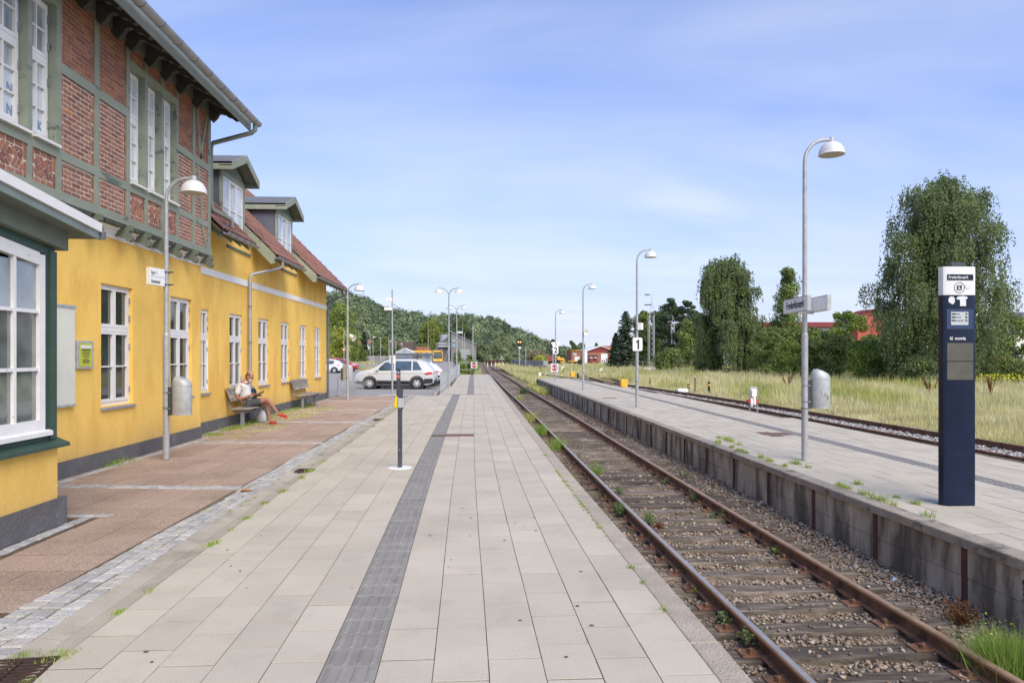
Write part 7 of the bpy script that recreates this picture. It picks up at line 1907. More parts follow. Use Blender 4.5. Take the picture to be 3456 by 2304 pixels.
# ================================================================ HILLS
HP = [(900, 975), (1060, 978), (1110, 984), (1150, 985), (1180, 992), (1200, 998), (1240, 1010), (1270, 1028), (1290, 1040), (1325, 1040), (1345, 1036), (1365, 1060), (1400, 1050), (1430, 1070), (1450, 1100)]
HP2 = [(1380, 1100), (1440, 1075), (1470, 1058), (1500, 1056), (1530, 1062), (1560, 1058), (1600, 1062), (1640, 1064), (1680, 1075), (1710, 1090), (1740, 1105), (1780, 1122), (1810, 1138), (1840, 1150), (1880, 1165), (1920, 1176), (1960, 1180), (2060, 1188), (2200, 1195)]
def hill(name, label, P, d0, d1, foot, n, lr, mats, tree_h=9, seed=1, leafs=420, core=True):
    r = np.random.default_rng(seed); px = np.array([p[0] for p in P]); py = np.array([p[1] for p in P])
    # terrain sheet under the trees
    T = [0, .25, .5, .75, 1.0, 1.25]; mb = MB(); cols = list(range(P[0][0]-40, P[-1][0]+41, 20))
    def top(p_, t):
        return foot+(np.interp(p_, px, py)-foot)*math.sin(min(1, t)*math.pi/2)
    vs = []
    for t in T:
        dd = d0+(d1-d0)*t
        for c in cols: X, Z = fy(c, top(c, t), dd); vs.append((X, dd, Z-tree_h*.8 if t <= 1 else -5))
    m = len(cols)
    mb.add(vs, [(j*m+i, j*m+i+1, (j+1)*m+i+1, (j+1)*m+i) for j in range(len(T)-1) for i in range(m-1)])
    B(mb, name+'_hill', 'leaf_hill_dark', kind='structure', smooth=60, fix=False)
    C = []; Mi = []; S_ = []; NN = []
    k = 0
    while k < n:
        t = r.random()**.75; p_ = r.uniform(P[0][0], P[-1][0]); dd = d0+(d1-d0)*t
        X, Z = fy(p_, top(p_, t), dd); R = r.uniform(3.0, 6.2)*(1 if r.random() < .85 else 1.35)
        dirs = r.normal(size=(leafs, 3)); dirs[:, 2] = abs(dirs[:, 2])*1.1-.35; dirs /= np.linalg.norm(dirs, axis=1)[:, None]
        lump = 1+.2*np.sin(dirs[:, 0]*6+k)*np.sin(dirs[:, 2]*7+k*2)+.1*np.sin(dirs[:, 1]*11+k)
        rad = R*lump[:, None]*(.72+.3*r.random((leafs, 1)))
        q = dirs*rad*np.array([1, 1, 1.15])+np.array([X, dd, Z-R*1.0])
        NN.append(dirs+np.array([0, 0, .25])); C.append(q); Mi.append(np.full(leafs, r.choice(len(mats), p=np.array([.5, .22, .16, .12])[:len(mats)]/sum([.5, .22, .16, .12][:len(mats)])))); k += 1
        S_.append(np.full(leafs, lr*r.uniform(.8, 1.2)))
    C = np.concatenate(C); Mi = np.concatenate(Mi)
    me = leafmesh(name, C, np.concatenate(S_), mats[0], asp=.8, mats=(mats[1:], Mi), N=np.concatenate(NN), nz=.36)
    link(name+'_wood', me, None, fix=False, kind='stuff', label=label, cat='woodland')
hill('left', 'dense green wood covering the hill behind the car park', HP, 225, 330, 1196, 330, .75, ['leaf_hill', 'leaf_hill_dark', 'leaf_hill2', 'leaf_mid_far'], seed=3, leafs=620)
hill('far', 'hazy green wood on the farther hill behind the rails', HP2, 300, 480, 1200, 330, 1.0, ['leaf_hill', 'leaf_hill2', 'leaf_hill_dark', 'leaf_mid_far'], seed=5, leafs=460)
# ================================================================ TREES
def px2(px, py, d):
    X, Z = fy(px, py, d); return X, Z
def trunk(t, pts, r0, r1, m='bark', limbs=(), name='trunk'):
    n = len(pts); B(MB().tube(pts, [r0+(r1-r0)*i/(n-1) for i in range(n)], 8), name, m, t, smooth=60)
    for k, l in enumerate(limbs): B(MB().tube(l, [r0*.3, r0*.2, .02][:len(l)], 5), 'limb', m, t)
def env_at(E_, h): return float(np.interp(h, [e[0] for e in E_], [e[1] for e in E_]))
def tree(kind, label, cat, cx, xw, top, base, d, n, leaf, m, E_=None, trunk_px=None, group=None, r0=None, seed=0, crown0=.15, tm='bark', mats=None, zb=None, dens=1, depth=1.0, blob=None):
    r = np.random.default_rng(seed+int(cx)); X, Zt = px2(cx, top, d); _, Zb = px2(cx, base, d)
    if zb is not None: Zb = zb
    H = Zt-Zb; Wd = xw/FPX*d/2
    nm = {'birch': 'birch_tree', 'spruce': 'spruce_tree', 'pine': 'pine_tree', 'round': 'tree', 'bush': 'shrub', 'willow': 'willow_tree'}[kind]
    t = thing(nm, label, cat, (X, d, Zb), 0, group)
    E_ = E_ or [(0, .7), (.2, .95), (.5, 1), (.8, .75), (1, .15)]
    tx = 0 if trunk_px is None else px2(trunk_px, base, d)[0]-X
    C = []; NN = []; hang = kind in ('birch', 'willow')
    if hang:
        limbs = []; nl = 30 if kind == 'birch' else 26; per = n//nl
        for i in range(nl):
            h = crown0+.08+(1-crown0-.1)*((i+.6)/nl)**.9; a = i*2.4+r.uniform(-.5, .5); e = env_at(E_, h)*r.uniform(.7, 1.04)
            if i in (nl-1, nl-2): e *= .4
            tip = np.array([math.cos(a)*e*Wd, math.sin(a)*e*Wd*depth, h*H+.02*H]); root_ = np.array([tx*(1-h), 0, max(.08, h-.16)*H])
            if i % 3 == 0: limbs.append([tuple(root_), tuple(root_*.5+tip*.5+np.array([0, 0, .05*H])), tuple(tip)])
            ncl = 15
            for c_ in range(ncl):
                u0 = r.uniform(.12, 1.0)**.85; c = root_*(1-u0)+tip*u0+np.array([0, 0, math.sin(u0*3.1)*.05*H])+r.normal(size=3)*np.array([.035, .035, .02])*H
                kk = max(10, per//ncl); L_ = H*r.uniform(.08, .21)*(1.3 if kind == 'willow' else 1)
                ns = max(2, kk//22); 
                for s in range(ns):
                    st_ = c+r.normal(size=3)*np.array([.022, .022, .012])*H; k = kk//ns; ll = L_*r.uniform(.5, 1.25)
                    u = r.random(k); o_ = np.array([math.cos(a), math.sin(a), 0])*.018*H
                    C.append(st_+o_*np.sqrt(u)[:, None]+np.array([0, 0, -1])*(u**1.15*ll)[:, None]+r.normal(size=(k, 3))*.0045*H)
        C = np.concatenate(C); C = C[C[:, 2] > .04*H]
        trunk(t, [(tx, 0, -.3), (tx*.9-.05, 0, H*.2), (tx*.6, 0, H*.45), (tx*.25, 0, H*.7), (0, 0, H*.93)], r0 or H*.02, .02, tm, limbs)
    elif kind == 'spruce':
        lv = 26
        for i in range(lv):
            h = .06+.93*i/lv; e = (1-h)**.8*1.05+.03
            for b_ in range(9):
                a = r.uniform(0, 2*np.pi); L_ = e*Wd*r.uniform(.65, 1.2); k = max(6, int(n/(lv*9)))
                u = r.random(k)**.7
                sag = -.25*u+.16*u**3
                w = (.1+.25*(1-u))*.55*e*Wd*.5
                pts = np.stack([np.cos(a)*u*L_, np.sin(a)*u*L_, h*H+sag*L_+.0*u], 1)+r.normal(size=(k, 3))*np.stack([w, w, w*.6], 1)
                C.append(pts)
        C = np.concatenate(C)
        trunk(t, [(0, 0, -.3), (0, 0, H*.5), (0, 0, H*.97)], H*.02, .02, tm)
    else:
        nb = blob or max(7, int(26*dens)); per = n//nb; limbs = []
        for i in range(nb):
            h = crown0+(1-crown0)*((i+.5)/nb); e = env_at(E_, h); a = r.uniform(0, 2*np.pi); q = r.random()**.5
            R = Wd*r.uniform(.26, .46)*(.75 if kind == 'pine' else 1)*(1 if h < .85 else .6)
            q_ = max(0, e*Wd-R*.7)
            c = np.array([math.cos(a)*q*q_, math.sin(a)*q*q_*depth, min(h*H, H-R*.8)])
            if i % 5 == 2 and kind != 'bush': limbs.append([(tx*(1-h), 0, h*.55*H), (c[0]*.6, c[1]*.6, h*H*.85), tuple(c)])
            dr = r.normal(size=(per, 3)); dr /= np.linalg.norm(dr, axis=1)[:, None]
            lump = 1+.22*np.sin(dr[:, 0]*5+i*2.1)*np.cos(dr[:, 2]*6+i)+.12*np.sin(dr[:, 1]*12+i)
            rad = R*lump*(1-.55*r.random(per)**2.2)
            sq = np.array([1, 1, .55 if kind == 'pine' else .85])
            C.append(dr*rad[:, None]*sq+c); NN.append(dr+np.array([0, 0, .2]))
        C = np.concatenate(C); NN = np.concatenate(NN)[C[:, 2] > 0]; C = C[C[:, 2] > 0]
        trunk(t, [(tx, 0, -.3), (tx*.6, 0, H*.3), (0, 0, H*.62), (0, 0, H*.85)], r0 or H*.022, .03, tm, limbs)
    Mi = None
    if mats:
        f_ = np.sin(C[:, 0]*1.7+seed)*np.sin(C[:, 2]*1.9)+np.sin(C[:, 1]*2.3)+r.normal(size=len(C))*.5
        Mi = (np.clip((f_-.7)*3, 0, 1) > r.random(len(C))).astype(int)
    me = leafmesh('crown', C, leaf, m, asp=.7, mats=(mats, Mi) if mats else None, hang=hang, N=(NN if len(NN) else (C*np.array([1, 1, .15])+np.array([-tx, 0, .1*H]))), nz=.6 if len(NN) else .9)
    link('crown', me, t, fix=False)
    return t
GR = 'trees and shrubs beyond the sidings'
EB = [(0, .9), (.12, .98), (.25, 1.0), (.42, 1.0), (.5, .97), (.56, .78), (.75, .76), (.88, .6), (.95, .3), (1, .05)]
EB1 = [(0, .55), (.12, .9), (.3, 1.0), (.5, .95), (.58, .72), (.75, .72), (.9, .6), (.97, .4), (1, .15)]
tree('birch', 'tall weeping birch behind the navy totem on the right', 'birch', 3180, 470, 598, 1298, 53, 150000, .145, 'leaf_birch', EB, 3155, GR, .3, 1, .1, 'birch_bark', mats=['leaf_mid'])
tree('birch', 'weeping birch with white trunk beside the number 1 post, left of the station name sign', 'birch', 2448, 238, 868, 1262, 80, 95000, .19, 'leaf_birch', EB1, 2482, GR, .28, 2, .13, 'birch_bark', mats=['leaf_mid'])
tree('spruce', 'dark ragged spruce left of the number 1 post', 'spruce', 2112, 130, 1044, 1236, 122, 11000, .34, 'leaf_spruce', group=GR, seed=3)
tree('spruce', 'smaller spruce beside the ragged one, nearer the depot', 'spruce', 2078, 70, 1120, 1236, 126, 5000, .34, 'leaf_spruce', group=GR, seed=13)
tree('round', 'pale green tree between the ragged spruce and the lattice mast', 'tree', 2172, 110, 1050, 1238, 140, 9000, .36, 'leaf_mid', group=GR, seed=4)
tree('round', 'dark broad tree filling the gap behind the lattice mast', 'tree', 2215, 130, 1052, 1238, 150, 10000, .4, 'leaf_dark', [(0, 1), (.5, 1), (.8, .8), (1, .3)], group=GR, seed=71, crown0=.05)
tree('round', 'dark leafy tree between the pines and the white-trunked birch', 'tree', 2345, 120, 1060, 1242, 118, 10000, .34, 'leaf_dark', [(0, 1), (.5, 1), (.8, .8), (1, .3)], group=GR, seed=72, crown0=.05, mats=['leaf_mid'])
tree('pine', 'tall dark pine behind the lattice mast', 'pine', 2262, 135, 1004, 1238, 132, 12000, .34, 'leaf_pine', [(0, .8), (.3, 1), (.6, .9), (.85, .55), (1, .3)], group=GR, seed=5, crown0=.2, dens=1.5)
tree('pine', 'dark pine just left of the white-trunked birch', 'pine', 2320, 125, 1012, 1238, 126, 12000, .34, 'leaf_pine', [(0, .9), (.3, 1), (.6, 1), (.9, .7), (1, .3)], group=GR, seed=6, crown0=.15, dens=1.5)
tree('round', 'leafy bright tree in front of the dark pines', 'tree', 2318, 130, 1080, 1245, 108, 11000, .3, 'leaf_mid', [(0, 1), (.4, 1), (.7, .7), (1, .2)], group=GR, seed=7, mats=['leaf_bright'])
tree('bush', 'grey-green shrub below the dark pines behind the wire fence', 'shrub', 2260, 130, 1175, 1245, 104, 6000, .28, 'leaf_mid', group=GR, seed=8, crown0=.05)
tree('bush', 'narrow bright columnar shrub in front of the wire fence', 'shrub', 2252, 20, 1195, 1246, 95, 1600, .2, 'leaf_bright', [(0, 1), (.8, 1), (1, .6)], group=GR, seed=9, crown0=.05)
tree('bush', 'narrow green shrub just right of the lattice mast', 'shrub', 2222, 26, 1200, 1246, 97, 1600, .2, 'leaf_mid', [(0, 1), (.8, 1), (1, .6)], group=GR, seed=10, crown0=.05)
tree('bush', 'low leafy shrub under the white-trunked birch', 'shrub', 2395, 130, 1190, 1264, 84, 7000, .2, 'leaf_mid', [(0, 1), (.6, .95), (1, .5)], group=GR, seed=11, crown0=.05, mats=['leaf_bright'])
tree('bush', 'dark shrub right of the birch trunk', 'shrub', 2545, 130, 1130, 1266, 80, 9000, .2, 'leaf_dark', [(0, 1), (.6, .95), (1, .4)], group=GR, seed=12, crown0=.05, mats=['leaf_mid'])
tree('round', 'upright tree with sparse bright top left of the station name sign', 'tree', 2656, 170, 903, 1262, 86, 15000, .22, 'leaf_mid', [(0, .9), (.25, 1), (.5, .85), (.7, .65), (.85, .5), (1, .12)], group=GR, seed=14, crown0=.1, mats=['leaf_bright'], dens=1.6)
for (cx, w, tp_, bs, d_, n_, m_, lb, sd_) in (
        (2590, 120, 1118, 1272, 72, 8000, 'leaf_mid', 'green shrub left of the tall tree behind the hose stand', 21),
        (2665, 110, 1150, 1276, 66, 7000, 'leaf_bright', 'bright shrub below the tall sparse tree', 22),
        (2745, 120, 1140, 1278, 64, 8500, 'leaf_mid', 'shrub directly behind the station name lamp post', 23),
        (2830, 130, 1128, 1280, 62, 9000, 'leaf_mid', 'broad shrub behind the island litter bin', 24),
        (2920, 140, 1148, 1284, 58, 9500, 'leaf_bright', 'broad sprawling shrub between the litter bin and the tall birch', 25),
        (3010, 150, 1135, 1288, 56, 9500, 'leaf_mid', 'shrub under the left side of the tall birch', 26),
        (3090, 120, 1200, 1292, 52, 5000, 'leaf_birch', 'low twiggy shrub left of the tall birch trunk', 27),
        (3330, 170, 1180, 1294, 57, 9000, 'leaf_dark', 'dark shadowy shrub right of the navy totem', 28),
        (3420, 150, 1060, 1290, 62, 9500, 'leaf_bright', 'bright green shrub at the right edge', 29)):
    tree('bush', lb, 'shrub', cx, w*1.15, tp_, bs, d_, n_, .15 if d_ < 60 else .18, m_, [(0, 1), (.5, 1), (.8, .8), (1, .4)], group=GR, seed=sd_, crown0=.05, mats=['leaf_bright' if m_ != 'leaf_bright' else 'leaf_mid'], dens=1.1)
for (cx, w, tp_, m_, lb, sd_) in ((2530, 150, 1112, 'leaf_dark', 'dark tree filling the hedge right of the white-trunked birch', 81), (2610, 140, 1105, 'leaf_mid', 'leafy tree in the hedge below the tall sparse tree', 82), (2720, 150, 1108, 'leaf_mid', 'broad hedge tree in front of the long red-clad hall', 83),
                              (2800, 130, 1112, 'leaf_dark', 'dark hedge tree right behind the island litter bin', 84), (2960, 150, 1130, 'leaf_mid', 'hedge tree in front of the bright red arched hall', 85), (3050, 150, 1110, 'leaf_dark', 'dark hedge tree behind the left side of the tall birch', 86), (3230, 170, 1120, 'leaf_dark', 'dark hedge tree behind the navy totem', 87), (3350, 150, 1110, 'leaf_mid', 'hedge tree between the tall birch and the tiled roof', 88)):
    tree('bush', lb, 'tree', cx, w*1.2, tp_, 1262, 84 if cx < 2850 else 72, 7500, .22, m_, [(0, 1), (.5, 1), (.8, .85), (1, .5)], group=GR, seed=sd_, crown0=.04, mats=['leaf_bright'])
tree('bush', 'rounded bright green shrub standing above the hedge right of the name sign', 'shrub', 2862, 128, 1050, 1210, 67, 10000, .17, 'leaf_bright', [(0, .5), (.3, 1), (.8, 1), (1, .6)], group=GR, seed=31, crown0=.1, zb=1.2)
tree('bush', 'reddish hedge at the right edge below the bright shrub', 'shrub', 3450, 200, 1205, 1296, 50, 6500, .13, 'leaf_mid', [(0, 1), (.9, 1), (1, .8)], group=GR, seed=32, crown0=.05, mats=['leaf_rust'])
GL = 'trees behind the car park'
tree('round', 'yellow-green tree rising just right of the yellow building corner', 'tree', 1150, 150, 1024, 1232, 128, 15000, .3, 'leaf_bright', [(0, .9), (.3, 1), (.5, .95), (.7, .7), (.85, .5), (1, .2)], group=GL, seed=41, mats=['leaf_mid'], dens=1.4)
tree('round', 'smaller yellowing tree in front of the yellow-green one behind the speed sign', 'tree', 1146, 115, 1102, 1230, 112, 9000, .26, 'leaf_yellow', [(0, .8), (.3, 1), (.7, .8), (1, .3)], group=GL, seed=42, mats=['leaf_bright'])
tree('bush', 'green bush right below the yellow-green tree along the fence', 'shrub', 1205, 80, 1160, 1228, 148, 5000, .3, 'leaf_mid', group=GL, seed=43, crown0=.05)
tree('spruce', 'small dark spruce in front of the red roofs', 'spruce', 1228, 42, 1116, 1226, 160, 4500, .38, 'leaf_spruce', group=GL, seed=44)
tree('round', 'bushy green tree left of the sign pole arms', 'tree', 1268, 60, 1128, 1226, 165, 6000, .36, 'leaf_mid', group=GL, seed=45, mats=['leaf_hill'])
tree('round', 'round green tree directly behind the sign pole', 'tree', 1302, 66, 1136, 1226, 170, 6500, .36, 'leaf_mid', group=GL, seed=46, mats=['leaf_bright'])
tree('bush', 'small dark bush in front of the brown timber hall', 'shrub', 1342, 36, 1165, 1226, 168, 2500, .36, 'leaf_dark', group=GL, seed=47, crown0=.05)
tree('willow', 'large pale weeping willow left of the concrete workshop', 'willow', 1461, 104, 1076, 1218, 245, 22000, .5, 'leaf_willow', [(0, .85), (.3, 1), (.6, .95), (.85, .7), (1, .3)], group=GL, seed=48)
tree('bush', 'green bush between the willow and the workshop', 'shrub', 1440, 60, 1160, 1212, 225, 3500, .45, 'leaf_mid', group=GL, seed=49, crown0=.05)
tree('round', 'dark tree right behind the workshop', 'tree', 1555, 120, 1084, 1222, 255, 12000, .5, 'leaf_dark', group=GL, seed=50, mats=['leaf_mid'])
GC = 'trees behind the yard'
tree('round', 'tall dark poplar clump left of the depot', 'tree', 1930, 36, 1150, 1224, 300, 5000, .6, 'leaf_dark', [(0, .9), (.5, 1), (1, .6)], group=GC, seed=51)
tree('round', 'broad green tree behind the depot side building', 'tree', 1962, 52, 1157, 1224, 310, 5000, .6, 'leaf_hill', group=GC, seed=52)
tree('round', 'green tree above the grey yard fence', 'tree', 1872, 60, 1168, 1224, 280, 5000, .55, 'leaf_hill', group=GC, seed=53)
tree('round', 'small dark tree top beside the depot gable', 'tree', 2012, 26, 1157, 1215, 300, 2500, .5, 'leaf_dark', group=GC, seed=54)
tree('bush', 'brownish scrub mound behind the grey yard fence', 'shrub', 1815, 90, 1182, 1222, 205, 6000, .4, 'leaf_scrub', [(0, 1), (.6, 1), (1, .7)], group=GC, seed=55, crown0=.05)
tree('bush', 'yellow-green mound of grass behind the grey yard fence', 'shrub', 1822, 55, 1199, 1222, 180, 3000, .34, 'leaf_yellow', group=GC, seed=56, crown0=.05)
tree('bush', 'dark little bush in front of the depot', 'shrub', 1957, 24, 1213, 1234, 165, 1500, .25, 'leaf_dark', group=GC, seed=57, crown0=.05)
tree('round', 'leafy tree on the left of the rails past the workshop', 'tree', 1630, 70, 1160, 1222, 240, 6000, .45, 'leaf_hill', group=GC, seed=58)
tree('round', 'silvery green tree behind the triangle sign', 'tree', 1690, 95, 1115, 1222, 280, 9000, .5, 'leaf_hill2', group=GC, seed=59)
tree('bush', 'green bush at the left end of the grey yard fence', 'shrub', 1715, 20, 1205, 1222, 170, 1200, .25, 'leaf_mid', group=GC, seed=60, crown0=.05)
tree('bush', 'bright tangled shrub behind the end barrier of the station platform', 'shrub', 1578, 80, 1215, 1268, 74, 5000, .13, 'leaf_bright', [(0, 1), (.7, 1), (1, .6)], group=GC, seed=61, crown0=.05, mats=['leaf_yellow'])
tree('bush', 'clipped dark shrub behind the slim pole at the end of the platform', 'shrub', 1589, 28, 1198, 1225, 110, 2200, .18, 'leaf_mid', [(0, 1), (1, 1)], group=GC, seed=62, crown0=.05)
tree('bush', 'twiggy tall weeds left of the end barrier beside the railing', 'shrub', 1545, 46, 1180, 1262, 82, 3500, .13, 'leaf_mid', [(0, 1), (.5, .8), (1, .2)], group=GC, seed=63, crown0=.05)
# ================================================================ GRASS AND WEEDS
def scatter_px(n, x0, x1, y0, y1, z): 
    px = rng.uniform(x0, x1, n); py = rng.uniform(y0, y1, n); dist = (EYE-z)*FPX/(py-1197)
    l = (px-1728)/FPX; return np.stack([(sa+l*ca)*dist, (ca-l*sa)*dist, np.full(n, z)], 1), dist
def grass(name, label, P, h, w, m, mats=None, f_=None, lean=.35, parent=None):
    V = blades(P, h, w, lean); me = np_mesh(name, V, 3, m, (mats, f_) if mats else None)
    return link(name, me, parent, fix=False, kind='stuff', label=label, cat='grass' if label else None)
Ps, hs, ws, ms = [], [], [], []
# right-hand field, evenly on the ground in distance bands
f2v = np.vectorize(f2)
for (n, ya, yb, hh) in ((42000, 11, 26, .42), (52000, 26, 48, .55), (52000, 48, 85, .7), (20000, 85, 125, .8)):
    Y = rng.uniform(ya, yb, n); lo = np.where(Y < 130, f2v(Y)+1.35, 5); hi = np.minimum(Y*.86+4, 85)
    X = lo+(hi-lo)*rng.random(n); keep = hi > lo; X, Y = X[keep], Y[keep]
    if ya >= 85: pass
    edge = np.clip((X-f2v(Y)-1.3)/2.5, .35, 1)
    cl = .6+.4*np.sin(X*.9+np.sin(Y*.5)*2)*np.sin(Y*.7)+.25*np.sin(X*2.9+Y*1.7)
    h = hh*.86*edge*(.45+.8*np.clip(cl, 0, 1.3))*rng.uniform(.4, 1.3, len(X))
    Ps.append(np.stack([X, Y, np.array([terr(a, b) for a, b in zip(X[:1], Y[:1])])[0]*0+(-.55-np.clip(Y-60, 0, 170)*.0034)], 1) if True else None)
    hs.append(h+.08); ws.append(.012+.0009*Y)
    g_ = np.sin(X*.31+2)*np.sin(Y*.16+X*.1)+.5*np.sin(X*1.1-Y*.4)+rng.normal(size=len(X))*.45
    nearhedge = np.clip((X-Y*.45)/12, -1, 1)
    ms.append(np.where(g_+.35*np.clip((Y-20)/30, 0, 1) > .72, 1, 0)+0)
P = np.concatenate(Ps); h = np.concatenate(hs); w = np.concatenate(ws); m_ = np.concatenate(ms)
grass('dry_grass_field', 'dry yellow meadow grass covering the field beyond the sidings', P, h, w, 'leaf_dry', ['leaf_field_green'], m_, .45)
# yard centre and trackside grass (left and right of the main line beyond the platforms)
Ps = []
def zoneg(n, xf0, xf1, ya, yb, z, hh, name, label, m, mats=None, thr=.6):
    Y = rng.uniform(ya, yb, n); lo = np.array([xf0(v) for v in Y]); hi = np.array([xf1(v) for v in Y]); k = hi > lo; Y = Y[k]; lo = lo[k]; hi = hi[k]
    X = lo+(hi-lo)*rng.random(len(Y)); cl = .6+.4*np.sin(X*1.3+np.sin(Y*.4)*2)*np.sin(Y*.5)
    h = hh*(.4+.6*cl)*rng.uniform(.5, 1.3, len(X)); g_ = np.sin(X*.5+1)*np.sin(Y*.13)+rng.normal(size=len(X))*.5
    Z = np.array([z-drop(v) for v in Y])
    grass(name, label, np.stack([X, Y, Z], 1), h, .012+.0009*Y, m, mats, (g_ > thr).astype(int) if mats else None, .45)
zoneg(26000, lambda y: tcx(y)+1.75 if y < 54 else tcx(y)+1.9, lambda y: (p2l(y)-.1 if y < 54.2 else max(f2(y)-1.5, tcx(y)+2)), 54.3, 125, -.64, .55, 'yard_grass', 'dry and green grass between the main line and the sidings', 'leaf_dry', ['leaf_field_green'], .2)
zoneg(2600, lambda y: 4.2+curve(y), lambda y: p2l(y)+.0, 44, 54.5, -.68, .4, 'wall_grass', 'grass at the foot of the far end of the island platform wall', 'leaf_field_green', ['leaf_dry'], .4)
zoneg(9000, lambda y: -2.6+curve(y)*.5, lambda y: tcx(y)-1.9, 66.4, 130, -.66, .5, 'track_verge_grass', 'grass on the left verge of the rails beyond the station platform', 'leaf_field_green', ['leaf_dry'], .2)
zoneg(16000, lambda y: f2(y)+1.4 if y < 60 else 11, lambda y: y*.35+4, 56, 130, -.56, .22, 'siding_grass', 'thin grass between the siding tracks', 'leaf_dry', ['leaf_field_green'], .3)
zoneg(14000, lambda y: tcx(y)+2.2, lambda y: y*.22, 115, 215, -.6, .8, 'far_yard_grass', 'pale dry grass far down the line right of the rails', 'leaf_dry', ['leaf_field_green'], .5)
Y = rng.uniform(85, 92, 7000); X = rng.uniform(-40, -12.6, 7000)
grass('verge_grass', 'yellow-green verge grass behind the parked cars', np.stack([X, Y, np.full(7000, -.06)], 1), .45*rng.uniform(.4, 1.2, 7000), .07, 'leaf_field_green', ['leaf_dry'], (rng.random(7000) < .35).astype(int))
Y = rng.uniform(140, 149, 6000); X = rng.uniform(-52, -22, 6000)
grass('fence_grass', 'dry grass at the foot of the long plank fence', np.stack([X, Y, np.full(6000, -.14)], 1), .7*rng.uniform(.3, 1.2, 6000), .12, 'leaf_dry', ['leaf_field_green'], (rng.random(6000) < .4).astype(int))
# yellow flowers
for (px, py, z, n, s, lb) in ((2435, 1255, -.1, 500, 3.2, 'patch of yellow wildflowers in the field below the birch'), (3395, 1300, .0, 420, 1.6, 'yellow wildflowers at the right edge of the field')):
    X0, Y0 = gz(px, py, z-.3); C = np.stack([X0+rng.normal(size=n)*s, Y0+rng.normal(size=n)*s*.6, z-.25+rng.uniform(.3, .75, n)], 1)
    link('yellow_flowers', leafmesh('flowers', C, .12 if Y0 > 50 else .09, 'flower_yellow', asp=.9), fix=False, kind='stuff', label=lb, cat='flowers')
# rust-coloured dock plants
for (px, py, d_, lb) in ((2658, 1318, 46, 'rust-brown dock plant in the dry grass left of the name sign post'), (3140, 1345, 36, 'rust-brown dock plants just left of the navy totem'), (3345, 1345, 36, 'rust-brown dock plant leaning right of the navy totem')):
    x = fX(px, d_); t = thing('dock_plant', lb, 'plant', (x, d_, -.4), 0, 'rust-brown dock plants in the field')
    mb = MB(); C = []
    for k in range(7):
        r_ = random.Random(k+px); e = Vector((r_.uniform(-.5, .5), r_.uniform(-.2, .2), r_.uniform(.7, 1.15))); mb.tube([(0, 0, 0), tuple(e*.5+Vector((0, 0, .08))), tuple(e)], .012, 4)
        for q in range(60): u = r_.uniform(.45, 1); C.append([e.x*u+r_.gauss(0, .03), e.y*u+r_.gauss(0, .03), e.z*u+r_.gauss(0, .03)])
    B(mb, 'stems', 'leaf_rust', t, kind='stuff'); link('seed_heads', leafmesh('seeds', C, .06, 'leaf_rust'), t, fix=False, kind='stuff')
# weeds growing in the track
def weed(label, px, py, z, s, m='leaf_weed', n=170, grassy=False, spread_=.55, off=0, grp='weeds growing between the rails and sleepers'):
    x, y = gz(px, py, z); r = np.random.default_rng(int(px)); t = thing('weed', label, 'weed', (x, y, z), 0, grp)
    if grassy:
        P = np.stack([r.normal(size=n)*s*.28, r.normal(size=n)*s*.28, np.zeros(n)], 1); me = np_mesh('blades', blades(P, s*r.uniform(.5, 1.1, n), .006+.0004*y, .9), 3, m); link('blades', me, t, fix=False, kind='stuff'); return t
    C = []; mb = MB()
    for k in range(max(5, n//22)):
        a = r.uniform(0, 6.28); q = r.random()**.5*spread_*s; e = np.array([math.cos(a)*q, math.sin(a)*q, s*r.uniform(.55, 1.0)*(1-.4*q/(s*spread_+1e-6))])
        mb.tube([(0, 0, 0), tuple(e*np.array([.45, .45, .55])), tuple(e)], .0035+.0001*y, 4)
        u = r.uniform(.2, 1.05, 22)[:, None]; C.append(e*u+r.normal(size=(22, 3))*s*.075)
    C = np.concatenate(C)
    B(mb, 'stems', m, t, kind='stuff'); link('leaves', leafmesh('leaves', C, max(.028, .07*s+.0006*y), m, asp=.5), t, fix=False, kind='stuff'); return t
ZB = -.69
for args in (('green weed leaning over the near rail at the bottom of the picture', 2545, 2190, ZB, .26, 'leaf_weed', 420), ('smaller green weed beside the near rail just above the lowest one', 2466, 2120, ZB, .22, 'leaf_weed', 260),
             ('tiny green sprout between platform edge and near rail', 2352, 2010, ZB, .1, 'leaf_grass', 60), ('bushy pale green weed straddling the near rail', 2090, 1742, ZB, .3, 'leaf_weed', 480), ('grey-green weed with reddish base between the rails', 2190, 1775, ZB, .26, 'leaf_weed', 420),
             ('reddish dying weed touching the grey-green one between the rails', 2222, 1790, ZB, .16, 'leaf_rust', 220), ('upright green weed between the rails in front of the first', 2088, 1672, ZB, .22, 'leaf_weed', 160), ('small green weed left of the near rail', 2030, 1685, ZB, .16, 'leaf_weed', 130),
             ('dense yellow-green weed bush against the near rail', 2008, 1608, ZB, .36, 'leaf_grass', 520), ('pair of green sprouts left of the dense bush', 1945, 1555, ZB, .26, 'leaf_weed', 160), ('short sprout at the platform edge left of the near rail', 1938, 1622, ZB, .16, 'leaf_grass', 80),
             ('small weed against the far rail in line with the fourth wall panel', 2249, 1635, ZB, .2, 'leaf_weed', 130), ('leafy weed growing beside the inner side of the far rail', 2338, 1692, ZB, .24, 'leaf_weed', 190), ('weed against the far rail nearer than the leafy one', 2424, 1757, ZB, .26, 'leaf_weed', 190),
             ('mossy tuft against the far rail near the middle of the picture', 2622, 1870, ZB, .14, 'leaf_grass', 160), ('wispy weed in the ballast by the island wall', 2300, 1612, ZB, .3, 'leaf_weed', 110), ('reddish twiggy weed in the ballast by the island wall', 3240, 2110, ZB, .3, 'leaf_rust', 500)):
    weed(*args)
